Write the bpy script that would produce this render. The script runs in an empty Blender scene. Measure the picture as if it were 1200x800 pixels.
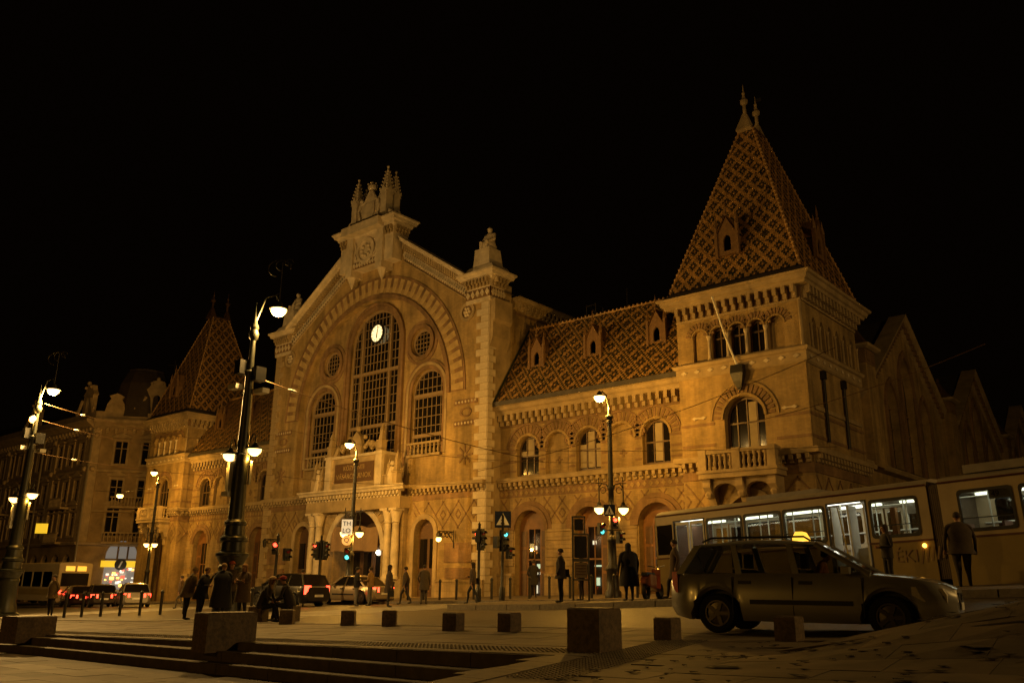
import bpy, bmesh, math, random
from math import sin, cos, pi, radians, sqrt, atan2, hypot
from mathutils import Vector, Matrix
from mathutils.geometry import tessellate_polygon, delaunay_2d_cdt
random.seed(7)
SC = bpy.context.scene
COL = SC.collection

# ------------------------------------------------------------------ camera, sky, exposure
cam_d = bpy.data.cameras.new('camera'); cam = bpy.data.objects.new('camera', cam_d); COL.objects.link(cam)
F, PITCH, ROLL, YAW = 994.653, radians(15.966), radians(0.582), radians(40.706)
fw = Vector((-sin(YAW)*cos(PITCH), cos(YAW)*cos(PITCH), sin(PITCH)))
r0 = Vector((cos(YAW), sin(YAW), 0)); u0 = r0.cross(fw)
rr = r0*cos(ROLL)+u0*sin(ROLL); uu = -r0*sin(ROLL)+u0*cos(ROLL)
M = Matrix((rr, uu, -fw)).transposed().to_4x4(); M.translation = Vector((43.977, -36.398, 0)); cam.matrix_world = M
cam_d.sensor_width = 36; cam_d.lens = F/1200*36; cam_d.clip_start = .1; cam_d.clip_end = 2000
SC.camera = cam
W = bpy.data.worlds.new('World'); SC.world = W; W.use_nodes = True
nt = W.node_tree
sky = nt.nodes.new('ShaderNodeTexSky'); sky.sky_type = 'NISHITA'; sky.sun_disc = False
sky.sun_elevation = radians(-4); sky.sun_rotation = radians(200)
mixn = nt.nodes.new('ShaderNodeMix'); mixn.data_type = 'RGBA'; mixn.inputs[0].default_value = 1.0
mixn.inputs[7].default_value = (0.018, 0.009, 0.003, 1)      # town glow on a night sky
nt.links.new(sky.outputs[0], mixn.inputs[6])
nt.links.new(mixn.outputs[2], nt.nodes['Background'].inputs[0])
nt.nodes['Background'].inputs[1].default_value = 0.06
SC.view_settings.view_transform = 'Standard'; SC.view_settings.look = 'None'
SC.view_settings.exposure = 0; SC.view_settings.gamma = 1
SODIUM = (1.0, 0.475, 0.06); MASTC = (1.0, 0.565, 0.15)
P_MAST, P_LAMP, P_BOWL = 3100, 1650, 170
try:
    SC.cycles.max_bounces = 6; SC.cycles.transparent_max_bounces = 12; SC.cycles.use_denoising = True
except Exception: pass

# ------------------------------------------------------------------ materials
MATS = {}
def mat(name, c, rough=.7, var=.25, scale=3., metal=0., bump=0., emit=None, es=0., coord='Object', stretch=None, spots=None):
    if name in MATS: return MATS[name]
    m = bpy.data.materials.new(name); m.use_nodes = True; t = m.node_tree; b = t.nodes['Principled BSDF']
    b.inputs['Roughness'].default_value = rough; b.inputs['Metallic'].default_value = metal
    b.inputs['Base Color'].default_value = (*c, 1)
    if var or bump:
        geo = t.nodes.new('ShaderNodeTexCoord'); n = t.nodes.new('ShaderNodeTexNoise')
        n.inputs['Scale'].default_value = scale; n.inputs['Detail'].default_value = 6; n.inputs['Roughness'].default_value = .65
        src = geo.outputs[coord]
        if stretch:
            mp = t.nodes.new('ShaderNodeMapping'); mp.inputs['Scale'].default_value = stretch
            t.links.new(src, mp.inputs[0]); src = mp.outputs[0]
        t.links.new(src, n.inputs[0])
        r = t.nodes.new('ShaderNodeMapRange'); r.inputs[1].default_value = .3; r.inputs[2].default_value = .7
        r.inputs[3].default_value = 1-var; r.inputs[4].default_value = 1+var
        t.links.new(n.outputs[0], r.inputs[0])
        v = t.nodes.new('ShaderNodeVectorMath'); v.operation = 'SCALE'; v.inputs[0].default_value = c
        t.links.new(r.outputs[0], v.inputs[3])
        out = v.outputs[0]
        if spots:
            n2 = t.nodes.new('ShaderNodeTexNoise'); n2.inputs['Scale'].default_value = spots[0]; n2.inputs['Detail'].default_value = 3
            mp2 = t.nodes.new('ShaderNodeMapping'); mp2.inputs['Scale'].default_value = spots[1]
            t.links.new(geo.outputs[coord], mp2.inputs[0]); t.links.new(mp2.outputs[0], n2.inputs[0])
            r2 = t.nodes.new('ShaderNodeMapRange'); r2.inputs[1].default_value = spots[2]; r2.inputs[2].default_value = spots[2]+.06
            r2.inputs[3].default_value = 1; r2.inputs[4].default_value = spots[3]
            t.links.new(n2.outputs[0], r2.inputs[0])
            v2 = t.nodes.new('ShaderNodeVectorMath'); v2.operation = 'SCALE'
            t.links.new(out, v2.inputs[0]); t.links.new(r2.outputs[0], v2.inputs[3]); out = v2.outputs[0]
        t.links.new(out, b.inputs['Base Color'])
        if bump:
            bp = t.nodes.new('ShaderNodeBump'); bp.inputs['Strength'].default_value = bump; bp.inputs['Distance'].default_value = .03
            t.links.new(n.outputs[0], bp.inputs['Height']); t.links.new(bp.outputs[0], b.inputs['Normal'])
    if emit:
        b.inputs['Emission Color'].default_value = (*emit, 1); b.inputs['Emission Strength'].default_value = es
    MATS[name] = m; return m

def brick_mat(name, c1, c2, mortar, bw=.27, bh=.09, rough=.85):
    m = bpy.data.materials.new(name); m.use_nodes = True; t = m.node_tree; b = t.nodes['Principled BSDF']
    b.inputs['Roughness'].default_value = rough
    tc = t.nodes.new('ShaderNodeTexCoord'); sx = t.nodes.new('ShaderNodeSeparateXYZ'); cx = t.nodes.new('ShaderNodeCombineXYZ')
    t.links.new(tc.outputs['Object'], sx.inputs[0])
    ad = t.nodes.new('ShaderNodeMath'); t.links.new(sx.outputs[0], ad.inputs[0]); t.links.new(sx.outputs[1], ad.inputs[1])
    t.links.new(ad.outputs[0], cx.inputs[0]); t.links.new(sx.outputs[2], cx.inputs[1])
    br = t.nodes.new('ShaderNodeTexBrick'); t.links.new(cx.outputs[0], br.inputs[0])
    br.inputs['Color1'].default_value = (*c1, 1); br.inputs['Color2'].default_value = (*c2, 1); br.inputs['Mortar'].default_value = (*mortar, 1)
    br.inputs['Scale'].default_value = 1; br.inputs['Brick Width'].default_value = bw; br.inputs['Row Height'].default_value = bh; br.inputs['Mortar Size'].default_value = .008
    n = t.nodes.new('ShaderNodeTexNoise'); n.inputs['Scale'].default_value = .7; n.inputs['Detail'].default_value = 8; n.inputs['Roughness'].default_value = .7
    t.links.new(tc.outputs['Object'], n.inputs[0])
    r = t.nodes.new('ShaderNodeMapRange'); r.inputs[1].default_value = .3; r.inputs[2].default_value = .7; r.inputs[3].default_value = .6; r.inputs[4].default_value = 1.35
    t.links.new(n.outputs[0], r.inputs[0])
    mp = t.nodes.new('ShaderNodeMapping'); mp.inputs['Scale'].default_value = (1.3, 1.3, .16); t.links.new(tc.outputs['Object'], mp.inputs[0])
    n3 = t.nodes.new('ShaderNodeTexNoise'); n3.inputs['Scale'].default_value = 1.6; n3.inputs['Detail'].default_value = 5; t.links.new(mp.outputs[0], n3.inputs[0])
    r3 = t.nodes.new('ShaderNodeMapRange'); r3.inputs[1].default_value = .35; r3.inputs[2].default_value = .65; r3.inputs[3].default_value = .68; r3.inputs[4].default_value = 1.12
    t.links.new(n3.outputs[0], r3.inputs[0])
    mm = t.nodes.new('ShaderNodeMath'); mm.operation = 'MULTIPLY'; t.links.new(r.outputs[0], mm.inputs[0]); t.links.new(r3.outputs[0], mm.inputs[1])
    v = t.nodes.new('ShaderNodeVectorMath'); v.operation = 'SCALE'; t.links.new(br.outputs[0], v.inputs[0]); t.links.new(mm.outputs[0], v.inputs[3])
    t.links.new(v.outputs[0], b.inputs['Base Color'])
    bp = t.nodes.new('ShaderNodeBump'); bp.inputs['Strength'].default_value = .4; bp.inputs['Distance'].default_value = .02
    t.links.new(br.outputs[1], bp.inputs['Height']); bp.invert = True; t.links.new(bp.outputs[0], b.inputs['Normal'])
    MATS[name] = m; return m

BRICK = brick_mat('ochre_brick', (.37, .255, .105), (.31, .21, .085), (.29, .22, .13))
BRICK2 = brick_mat('brown_brick', (.25, .15, .075), (.21, .12, .06), (.22, .16, .1))
STONE = mat('pale_limestone', (.52, .44, .33), .85, .28, 1.6, bump=.3)
STONE2 = mat('weathered_limestone', (.33, .25, .145), .88, .32, 1.2, bump=.3)
RUST = brick_mat('rusticated_stone', (.36, .265, .14), (.31, .225, .12), (.2, .15, .09), 1.1, .42)
DARKST = mat('dark_trim_stone', (.17, .105, .055), .85, .25, 2)
TILE_O = mat('orange_glazed_tile', (.38, .22, .08), .38, .55, 5)
TILE_G = mat('dark_green_glazed_tile', (.018, .024, .015), .38, .5, 5)
TILE_B = mat('brown_glazed_tile', (.085, .05, .024), .38, .5, 5)
TILE_Y = mat('yellow_glazed_tile', (.44, .25, .07), .35, .3, 14)
LEAD = mat('roof_sheet_metal', (.07, .06, .05), .55, .3, 2, metal=.3)
WOOD = mat('brown_painted_wood', (.11, .06, .03), .55, .2, 6)
FRAMED = mat('dark_window_frame', (.12, .075, .04), .5, .15, 6)
FRAMEM = mat('grey_brown_window_frame', (.25, .18, .11), .5, .15, 6)
GLASS = mat('dark_window_glass', (.012, .01, .008), .08, 0)
BLIND = mat('pale_roller_blind', (.33, .27, .18), .8, .2, 2)
IRON = mat('black_cast_iron', (.018, .016, .014), .42, .3, 9, bump=.2)
IRONG = mat('dark_green_cast_iron', (.022, .024, .018), .38, .3, 9, bump=.2)
STEEL = mat('dull_steel', (.22, .21, .19), .4, .2, 8, metal=.7)
WIREM = mat('copper_wire', (.24, .15, .08), .35, 0, metal=.8)
WHITEP = mat('white_paint', (.75, .73, .68), .5, .08, 5)
BLACKP = mat('black_plastic', (.015, .015, .016), .5, .1, 8)
ASPH = mat('asphalt', (.058, .046, .034), .55, .35, 6, bump=.5, spots=(.8, (1, 2.2, 1), .60, .6))
PLAZA = mat('plaza_stone', (.078, .055, .034), .72, .35, 2.5, bump=.35, spots=(1.4, (.6, 1.8, 1), .62, .6))
SLABM = mat('paving_slab_stone', (.092, .068, .044), .7, .4, 1.3, bump=.35, spots=(1.1, (.5, 2.0, 1), .64, .45))
PAVE = mat('pavement_asphalt', (.10, .075, .05), .75, .3, 3, bump=.3)
KERBM = mat('granite_kerb', (.2, .17, .13), .7, .25, 10)
STEPM = mat('granite_step', (.10, .076, .05), .68, .35, 5, bump=.25)
MARK = mat('worn_road_paint', (.42, .40, .35), .7, .35, 5)
BLOCKM = mat('brown_granite', (.13, .09, .06), .6, .5, 14, bump=.35, spots=(3, (1, 1, .5), .58, .65))
LAMPGLOW = mat('lit_sodium_glass', (.9, .7, .4), .3, 0, emit=(1, .6, .17), es=9)
BOWLGLOW = mat('lit_lantern_glass', (.9, .7, .4), .3, 0, emit=(1, .6, .18), es=5)
RED = mat('lit_red_lens', (.5, .02, .01), .3, 0, emit=(1, .05, .02), es=7)
REDDIM = mat('red_lens', (.28, .015, .01), .25, 0)
GREEN = mat('lit_green_lens', (.02, .4, .35), .3, 0, emit=(.1, .8, .75), es=2.2)
AMBER = mat('lit_amber_lens', (.6, .3, .05), .3, 0, emit=(1, .45, .06), es=6)
TUBE = mat('lit_fluorescent_tube', (.9, .95, .9), .3, 0, emit=(1, .98, .78), es=3.2)
DIAL = mat('lit_clock_dial', (.9, .85, .6), .4, 0, emit=(1, .78, .36), es=1.5)
SHOPW = mat('lit_shop_white', (.9, .85, .75), .4, 0, emit=(1, .86, .66), es=1.3)
SHOPG = mat('lit_pale_green_panel', (.8, .9, .7), .4, 0, emit=(.85, 1, .7), es=1.0)
DOORP = mat('red_brown_door_paint', (.2, .095, .035), .55, .25, 3)
SKIN = mat('skin', (.36, .2, .13), .55, .08, 20)
RUBBER = mat('tyre_rubber', (.012, .012, .012), .8, .1, 20)
CLEAR = None
def clear_mat(c=(.82, .84, .8)):
    m = bpy.data.materials.new('clear_glass'); m.use_nodes = True; t = m.node_tree; t.nodes.remove(t.nodes['Principled BSDF'])
    tr = t.nodes.new('ShaderNodeBsdfTransparent'); tr.inputs[0].default_value = (*c, 1)
    gl = t.nodes.new('ShaderNodeBsdfGlossy'); gl.inputs['Roughness'].default_value = .03
    fr = t.nodes.new('ShaderNodeFresnel'); fr.inputs[0].default_value = 1.45
    mx = t.nodes.new('ShaderNodeMixShader'); t.links.new(fr.outputs[0], mx.inputs[0]); t.links.new(tr.outputs[0], mx.inputs[1]); t.links.new(gl.outputs[0], mx.inputs[2])
    t.links.new(mx.outputs[0], t.nodes['Material Output'].inputs[0]); return m
CLEAR = clear_mat()
TINT = clear_mat((.42, .42, .38))
def paint(name, c, rough=.3, metal=.4):
    m = mat(name, c, rough, .06, 3, metal=metal); b = m.node_tree.nodes['Principled BSDF']
    b.inputs['Coat Weight'].default_value = .8; b.inputs['Coat Roughness'].default_value = .06; return m
def cloth(c): return mat('cloth_%02d_%02d_%02d' % tuple(int(x*99) for x in c), c, .9, .2, 14)

# ------------------------------------------------------------------ mesh building
def inpoly(p, poly):
    x, y = p; r = False; j = len(poly)-1
    for i in range(len(poly)):
        (xi, yi), (xj, yj) = poly[i], poly[j]
        if (yi > y) != (yj > y) and x < (xj-xi)*(y-yi)/(yj-yi)+xi: r = not r
        j = i
    return r
SPLIT = set('band_stone crest_panel blind_arch_back mullions arch_moulding brick_band frieze_band arch_hood colonnette rustication attic_pilaster balcony_arches plinth nave_wall tower_rear_wall roof_vent lower_side waist_stripe destination_sign flank_upper_wall lobby_side window_sill frieze_carving gable_cornice turret_frieze porch_arch door_surround balcony_rail inner_wall cartouche hand_rail'.split())
class MB:
    def __init__(s): s.v = []; s.f = []; s.m = []
    def add(s, vs, fs, mi=0):
        o = len(s.v); s.v += [tuple(v) for v in vs]
        for f in fs: s.f.append(tuple(o+i for i in f)); s.m.append(mi)
        return s
    def box(s, x0, x1, y0, y1, z0, z1, mi=0, fn=None):
        vs = [(x, y, z) for z in (z0, z1) for y in (y0, y1) for x in (x0, x1)]
        if fn: vs = [fn(*v) for v in vs]
        return s.add(vs, [(0, 2, 3, 1), (4, 5, 7, 6), (0, 1, 5, 4), (2, 6, 7, 3), (0, 4, 6, 2), (1, 3, 7, 5)], mi)
    def loft(s, rings, mi=0, cap=True, closed=True):
        n = len(rings[0]); o = len(s.v)
        for r in rings: s.v += [tuple(p) for p in r]
        for k in range(len(rings)-1):
            for i in range(n if closed else n-1):
                j = (i+1) % n
                s.f.append((o+k*n+i, o+k*n+j, o+(k+1)*n+j, o+(k+1)*n+i)); s.m.append(mi)
        if cap and closed:
            s.f.append(tuple(o+i for i in range(n))[::-1]); s.m.append(mi)
            s.f.append(tuple(o+(len(rings)-1)*n+i for i in range(n))); s.m.append(mi)
        return s
    def lathe(s, prof, c=(0, 0, 0), n=12, mi=0, sx=1, sy=1):
        return s.loft([[(c[0]+r*sx*cos(2*pi*i/n), c[1]+r*sy*sin(2*pi*i/n), c[2]+z) for i in range(n)] for r, z in prof], mi)
    def tube(s, path, r, n=6, mi=0):
        path = [Vector(p) for p in path]; rings = []
        rs = r if isinstance(r, (list, tuple)) else [r]*len(path)
        up = None
        for i, p in enumerate(path):
            d = (path[min(i+1, len(path)-1)]-path[max(i-1, 0)]).normalized()
            if up is None: up = Vector((0, 0, 1)) if abs(d.z) < .9 else Vector((1, 0, 0))
            a = d.cross(up).normalized(); b = a.cross(d).normalized(); up = b
            rings.append([p+(a*cos(2*pi*k/n)+b*sin(2*pi*k/n))*rs[i] for k in range(n)])
        return s.loft(rings, mi)
    def prism(s, poly, fn, w0, w1, mi=0):
        """2-D polygon extruded along w."""
        n = len(poly); vs = [fn(a, b, w0) for a, b in poly]+[fn(a, b, w1) for a, b in poly]
        tris = tessellate_polygon([[Vector((a, b, 0)) for a, b in poly]])
        fs = [tuple(t) for t in tris]+[tuple(n+i for i in t[::-1]) for t in tris]+[(i, (i+1) % n, n+(i+1) % n, n+i) for i in range(n)]
        return s.add(vs, fs, mi)
    def wall(s, outer, holes, fn, w0, w1, mi=0):
        loops = [outer]+holes; flat = [p for l in loops for p in l]; n = len(flat)
        if holes:
            ed = []; k = 0
            for l in loops: ed += [(k+i, k+(i+1) % len(l)) for i in range(len(l))]; k += len(l)
            cv, _, cf = delaunay_2d_cdt([Vector(p) for p in flat], ed, [], 1, 1e-5)[:3]
            tris = []
            for t in cf:
                c = [sum(cv[i][q] for i in t)/len(t) for q in (0, 1)]
                if inpoly(c, outer) and not any(inpoly(c, h) for h in holes): tris.append(t)
            m_ = len(cv)
            s.add([fn(a, b, w0) for a, b in cv]+[fn(a, b, w1) for a, b in cv], [tuple(t) for t in tris]+[tuple(m_+i for i in t) for t in tris], mi); fs = []
        else:
            tris = tessellate_polygon([[Vector((a, b, 0)) for a, b in l] for l in loops])
            fs = [tuple(t) for t in tris]+[tuple(n+i for i in t) for t in tris]
        vs = [fn(a, b, w0) for a, b in flat]+[fn(a, b, w1) for a, b in flat]
        k = 0
        for l in loops:
            m = len(l)
            fs += [(k+i, k+(i+1) % m, n+k+(i+1) % m, n+k+i) for i in range(m)]; k += m
        return s.add(vs, fs, mi)
    def arc(s, cx, cz, ra, rb, a0, a1, fn, w0, w1, n=12, mi=0):
        rings = []
        for i in range(n+1):
            a = a0+(a1-a0)*i/n; c, d = cos(a), sin(a)
            rings.append([fn(cx+ra*c, cz+ra*d, w0), fn(cx+rb*c, cz+rb*d, w0), fn(cx+rb*c, cz+rb*d, w1), fn(cx+ra*c, cz+ra*d, w1)])
        return s.loft(rings, mi)
    def sphere(s, c, r, n=10, mi=0, sx=1, sy=1, sz=1, lo=-pi/2, hi=pi/2):
        k = max(4, n//2)
        return s.lathe([(max(.001, r*cos(lo+(hi-lo)*i/k)), r*sz*sin(lo+(hi-lo)*i/k)) for i in range(k+1)], c, n, mi, sx, sy)
    def mesh(s, name, mats):
        me = bpy.data.meshes.new(name); me.from_pydata(s.v, [], s.f)
        for m in (mats if isinstance(mats, (list, tuple)) else [mats]): me.materials.append(m)
        me.polygons.foreach_set('material_index', s.m); me.update()
        bm = bmesh.new(); bm.from_mesh(me); bmesh.ops.recalc_face_normals(bm, faces=bm.faces); bm.to_mesh(me); bm.free()
        return me
    def islands(s):
        p = list(range(len(s.v)))
        def find(i):
            while p[i] != i: p[i] = p[p[i]]; i = p[i]
            return i
        key = {}
        for i, v in enumerate(s.v):
            k = tuple(round(c, 4) for c in v)
            if k in key: p[find(i)] = find(key[k])
            else: key[k] = i
        for f in s.f:
            for i in f[1:]: p[find(i)] = find(f[0])
        out = {}
        for f, m in zip(s.f, s.m): out.setdefault(find(f[0]), []).append((f, m))
        res = []
        for fs in out.values():
            b = MB(); mp = {}
            for f, m in fs:
                for i in f:
                    if i not in mp: mp[i] = len(b.v); b.v.append(s.v[i])
                b.f.append(tuple(mp[i] for i in f)); b.m.append(m)
            res.append(b)
        return res
    def obj(s, name, mats, parent=None, smooth=False, **kw):
        if name in SPLIT and not kw:
            r = s.islands()
            if 1 < len(r) <= 40: return [b.obj(name, mats, parent, smooth, kind_='') for b in r][0]
        kw.pop('kind_', None)
        me = s.mesh(name, mats)
        if smooth:
            me.polygons.foreach_set('use_smooth', [True]*len(me.polygons))
            try: me.set_sharp_from_angle(angle=radians(40))
            except Exception: pass
        return link(name, me, parent, **kw)
def link(name, me, parent=None, loc=None, rot=None, **kw):
    o = bpy.data.objects.new(name, me); COL.objects.link(o)
    if parent: o.parent = parent
    if loc: o.location = loc
    if rot: o.rotation_euler = rot
    for k, v in kw.items(): o[k] = v
    return o
def thing(name, label, cat, loc=(0, 0, 0), rz=0, group=None):
    o = link(name, None, None, loc, (0, 0, rz), label=label, category=cat)
    if group: o['group'] = group
    return o
def tag(o, label, cat, group=None):
    o['label'] = label; o['category'] = cat
    if group: o['group'] = group
    return o
def dup(root, loc, rz=None, label=None, group=None):
    r = root.copy(); COL.objects.link(r); r.location = loc
    if rz is not None: r.rotation_euler = (0, 0, rz)
    if label: r['label'] = label
    if group: r['group'] = group
    for ch in list(root.children):
        c = ch.copy(); COL.objects.link(c); c.parent = r
        for g in list(ch.children):
            d = g.copy(); COL.objects.link(d); d.parent = c
    return r
def lamp_light(name, loc, power, parent=None, r=.12, color=SODIUM):
    l = bpy.data.lights.new(name, 'POINT'); l.energy = power; l.color = color; l.shadow_soft_size = r
    o = bpy.data.objects.new(name, l); COL.objects.link(o); o.location = loc
    if parent: o.parent = parent
    return o
def fY(y0): return lambda u, v, w: (u, y0+w, v)            # wall facing -Y, w goes inward
def fX(x0): return lambda u, v, w: (x0-w, u, v)            # wall facing +X
def rect(a, b, c, d): return [(a, c), (b, c), (b, d), (a, d)]
def arch(cx, w, z0, zs, n=10, k=1.0):
    r = w/2
    return [(cx-r, z0), (cx+r, z0)]+[(cx+r*cos(pi*i/n), zs+k*r*sin(pi*i/n)) for i in range(n+1)]
def pointed(cx, w, z0, zs, n=6):
    r = w*.95; P = []
    a1 = math.acos((r-w/2)/r)
    for i in range(n+1): a = a1*i/n; P.append((cx+w/2-r+r*cos(a), zs+r*sin(a)))
    for i in range(n-1, -1, -1): a = a1*i/n; P.append((cx-w/2+r-r*cos(a), zs+r*sin(a)))
    return [(cx-w/2, z0), (cx+w/2, z0)]+P
def circ(cx, cz, r, n=20): return [(cx+r*cos(2*pi*i/n), cz+r*sin(2*pi*i/n)) for i in range(n)]
def text(body, size, parent, loc, rot, m, name='lettering', extrude=.012, align='CENTER'):
    cu = bpy.data.curves.new(name, 'FONT'); cu.body = body; cu.size = size; cu.extrude = extrude
    cu.align_x = align; cu.align_y = 'CENTER'
    t = bpy.data.objects.new('tmp', cu); COL.objects.link(t)
    me = bpy.data.meshes.new_from_object(t.evaluated_get(bpy.context.evaluated_depsgraph_get()))
    bpy.data.objects.remove(t); me.materials.clear(); me.materials.append(m)
    return link(name, me, parent, loc, rot)

# ------------------------------------------------------------------ ground
def sst(x): x = max(0, min(1, x)); return x*x*(3-2*x)
def G0(x, y): return -1.056+.0258*x+.0281*y
def G(x, y):
    xx = max(-60, min(60, x)); yy = max(-45, min(40, y))
    z = G0(xx, yy)+.03*max(0, min(xx, 60)-27)*sst((y+17)/3)
    if x > 39.2: z += min(.62, .21*(x-39.2))*math.exp(-((y+25.2)/1.7)**2)*sst((x-39.2)/1.0)
    return z
def sheet(name, x0, x1, y0, y1, dz, m, nx, ny, clip=None, kind='structure', gf=G):
    b = MB(); idx = {}
    for j in range(ny+1):
        for i in range(nx+1):
            x = x0+(x1-x0)*i/nx; y = y0+(y1-y0)*j/ny; idx[i, j] = len(b.v); b.v.append((x, y, gf(x, y)+dz))
    for j in range(ny):
        for i in range(nx):
            xc = x0+(x1-x0)*(i+.5)/nx; yc = y0+(y1-y0)*(j+.5)/ny
            if clip and clip(xc, yc): continue
            b.f.append((idx[i, j], idx[i+1, j], idx[i+1, j+1], idx[i, j+1])); b.m.append(0)
    return b.obj(name, m, smooth=True, kind=kind)
# recess of the stairs: x < 37.0 (slanting), y < -27.35
def in_recess(x, y): return y < -27.35 and x < 37.0+(-27.35-y)*.23
sheet('ground', -700, 700, -21, 900, -.30, ASPH, 60, 60)
sheet('road', -120, 70, -22.5, -3.6, 0, ASPH, 95, 20)
PZ = sheet('plaza', -40, 70, -27.35, -22.3, .006, PLAZA, 220, 12)
sheet('plaza', 36.8, 70, -45, -27.35, .006, PLAZA, 90, 60, clip=lambda x, y: in_recess(x+.15, y))
sheet('sunken_plaza', -40, 39, -50, -27.2, 0, PLAZA, 80, 30, gf=lambda x, y: G0(x, -27.4)-.36-.011*max(0, x-22))
sheet('ground', -60, 70, -80, -45, .0, PLAZA, 20, 10, gf=lambda x, y: G0(min(60, max(-40, x)), -45)-.45)
# slabs
b = MB(); row = 0; y = -34.5
while y < -22.4:
    x = (14 if y > -27.4 else 38.9)-(.45 if row % 2 else 0)
    while x < 52:
        mi = random.choice((0, 0, 1, 2)); h = .012+random.uniform(-.003, .003)
        vs = [(x+.004, y+.004), (x+.896, y+.004), (x+.896, y+.596), (x+.004, y+.596)]
        b.add([(p, q, G(p, q)+h+.004) for p, q in vs]+[(p, q, G(p, q)-.01) for p, q in vs], [(0, 1, 2, 3), (0, 4, 5, 1), (1, 5, 6, 2), (2, 6, 7, 3), (3, 7, 4, 0)], mi)
        x += .9
    y += .6; row += 1
SLABS = [SLABM, mat('darker_slab_stone', (.070, .052, .034), .72, .4, 1.6, bump=.35), mat('paler_slab_stone', (.112, .084, .055), .68, .4, 1.6, bump=.35)]
b.obj('paving_slabs', SLABS, PZ, kind='stuff')
b = MB(); row = 0; y = -34.0
LZ = lambda x: G0(x, -27.4)-.36-.011*max(0, x-22)
while y < -28.9:
    x = 16-(.45 if row % 2 else 0)
    while x < 37.2+(-27.35-y)*.2-1.0:
        h = .012+random.uniform(-.003, .003)
        vs = [(x+.004, y+.004), (x+.896, y+.004), (x+.896, y+.596), (x+.004, y+.596)]
        b.add([(p, q, LZ(p)+h) for p, q in vs]+[(p, q, LZ(p)-.01) for p, q in vs], [(0, 1, 2, 3), (0, 4, 5, 1), (1, 5, 6, 2), (2, 6, 7, 3), (3, 7, 4, 0)], random.choice((0, 0, 1, 2)))
        x += .9
    y += .6; row += 1
b.obj('sunken_paving_slabs', SLABS, PZ, kind='stuff')
b = MB()      # dead leaves and dirt on the mound
for i in range(420):
    x, y = random.uniform(38.5, 46), random.uniform(-33, -24.2); r = random.uniform(.02, .07)*(3.2 if random.random() < .12 else 1); a = random.uniform(0, pi)
    if in_recess(x, y): continue
    b.add([(x+r*cos(a+q*pi/3)*(1.6 if q % 3 == 0 else .8), y+r*sin(a+q*pi/3)*.8, G(x, y)+.026+.012*(q % 2)) for q in range(6)], [(0, 1, 2, 3, 4, 5)])
b.obj('fallen_leaves', mat('dead_leaf', (.02, .012, .007), .9, .3, 5), kind='stuff')
# stairs: three risers, granite step stones with their own joints
def step_z(k, x): 
    top = G0(x, -27.4)
    d1 = .03+.011*max(0, x-22)
    return top-[0, d1, d1+.165, d1+.33][k]
st = bpy.data.objects.new('steps', None); COL.objects.link(st); st['kind'] = 'structure'
edges = [-27.35, -27.72, -28.05, -28.38]
for k in range(3):
    x = 4.0+k*.4
    yb, yf = edges[k]+.3, edges[k]
    while x < 37.1:
        x1 = min(x+1.5, 37.05+(-27.35-yf)*.23)
        if x1-x < .2: break
        b = MB(); z0 = step_z(k, x); z1 = step_z(k, x1); g = .005
        e = .012
        if k == 0: z0 += .012; z1 += .012
        b.add([(x+g, yf, z0-.3), (x1-g, yf, z1-.3), (x1-g, yb+.1, z1-.3), (x+g, yb+.1, z0-.3),
               (x+g, yf, z0-e), (x1-g, yf, z1-e), (x+g, yf+e, z0), (x1-g, yf+e, z1), (x1-g, yb+.1, z1), (x+g, yb+.1, z0)],
              [(0, 1, 5, 4), (4, 5, 7, 6), (6, 7, 8, 9), (0, 4, 6, 9, 3), (1, 2, 8, 7, 5)])
        b.obj('step_stone', STEPM, st)
        x = x1
# cheek wall on the right of the stairs
b = MB()
for i in range(12):
    ya, yb = -27.35-i*.8, -27.35-(i+1)*.8-.008*0
    xa, xb = 37.0+(-27.35-ya)*.23, 37.0+(-27.35-yb)*.23
    q = MB(); za, zb = G(xa+.3, ya)+.018, G(xb+.3, yb)+.018
    q.add([(xa, ya-.006, za-1.2), (xb, yb+.006, zb-1.2), (xb+.42, yb+.006, zb-1.2), (xa+.42, ya-.006, za-1.2), (xa, ya-.006, za), (xb, yb+.006, zb), (xb+.42, yb+.006, zb), (xa+.42, ya-.006, za)],
          [(0, 1, 5, 4), (4, 5, 6, 7), (1, 2, 6, 5), (3, 7, 4, 0), (2, 3, 7, 6)])
    q.obj('coping_stone', STEPM, st)
# tactile paving studs, an L along stair top and cheek
b = MB()
def stud(x, y):
    z = G(x, y)+.014; r = .022
    b.add([(x+r*cos(a*pi/3), y+r*sin(a*pi/3), z) for a in range(6)]+[(x+.6*r*cos(a*pi/3), y+.6*r*sin(a*pi/3), z+.014) for a in range(6)],
          [(6, 7, 8, 9, 10, 11)]+[(a, (a+1) % 6, 6+(a+1) % 6, 6+a) for a in range(6)])
for i in range(260):
    for j in range(7): stud(37.35-.085*i if i < 60 else 37.35-.085*i, -27.0+.085*j)
for i in range(60):
    for j in range(9):
        yy = -26.9-.085*i+2.4
        stud(37.55+(-27.35-yy)*.23+.0+.085*j, yy)
b.obj('tactile_studs', KERBM, PZ, kind='stuff')
# joint strip across the near paving
b = MB()
for i in range(40):
    xa, xb = 38.9+i*.3, 39.19+i*.3
    ya, yb = -26.1-.02*i, -26.1-.02*(i+1)
    b.add([(xa, ya, G(xa, ya)+.012), (xb, yb, G(xb, yb)+.012), (xb, yb+.05, G(xb, yb+.05)+.012), (xa, ya+.05, G(xa, ya+.05)+.012)], [(0, 1, 2, 3)])
b.obj('drain_channel', IRON, PZ)
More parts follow.
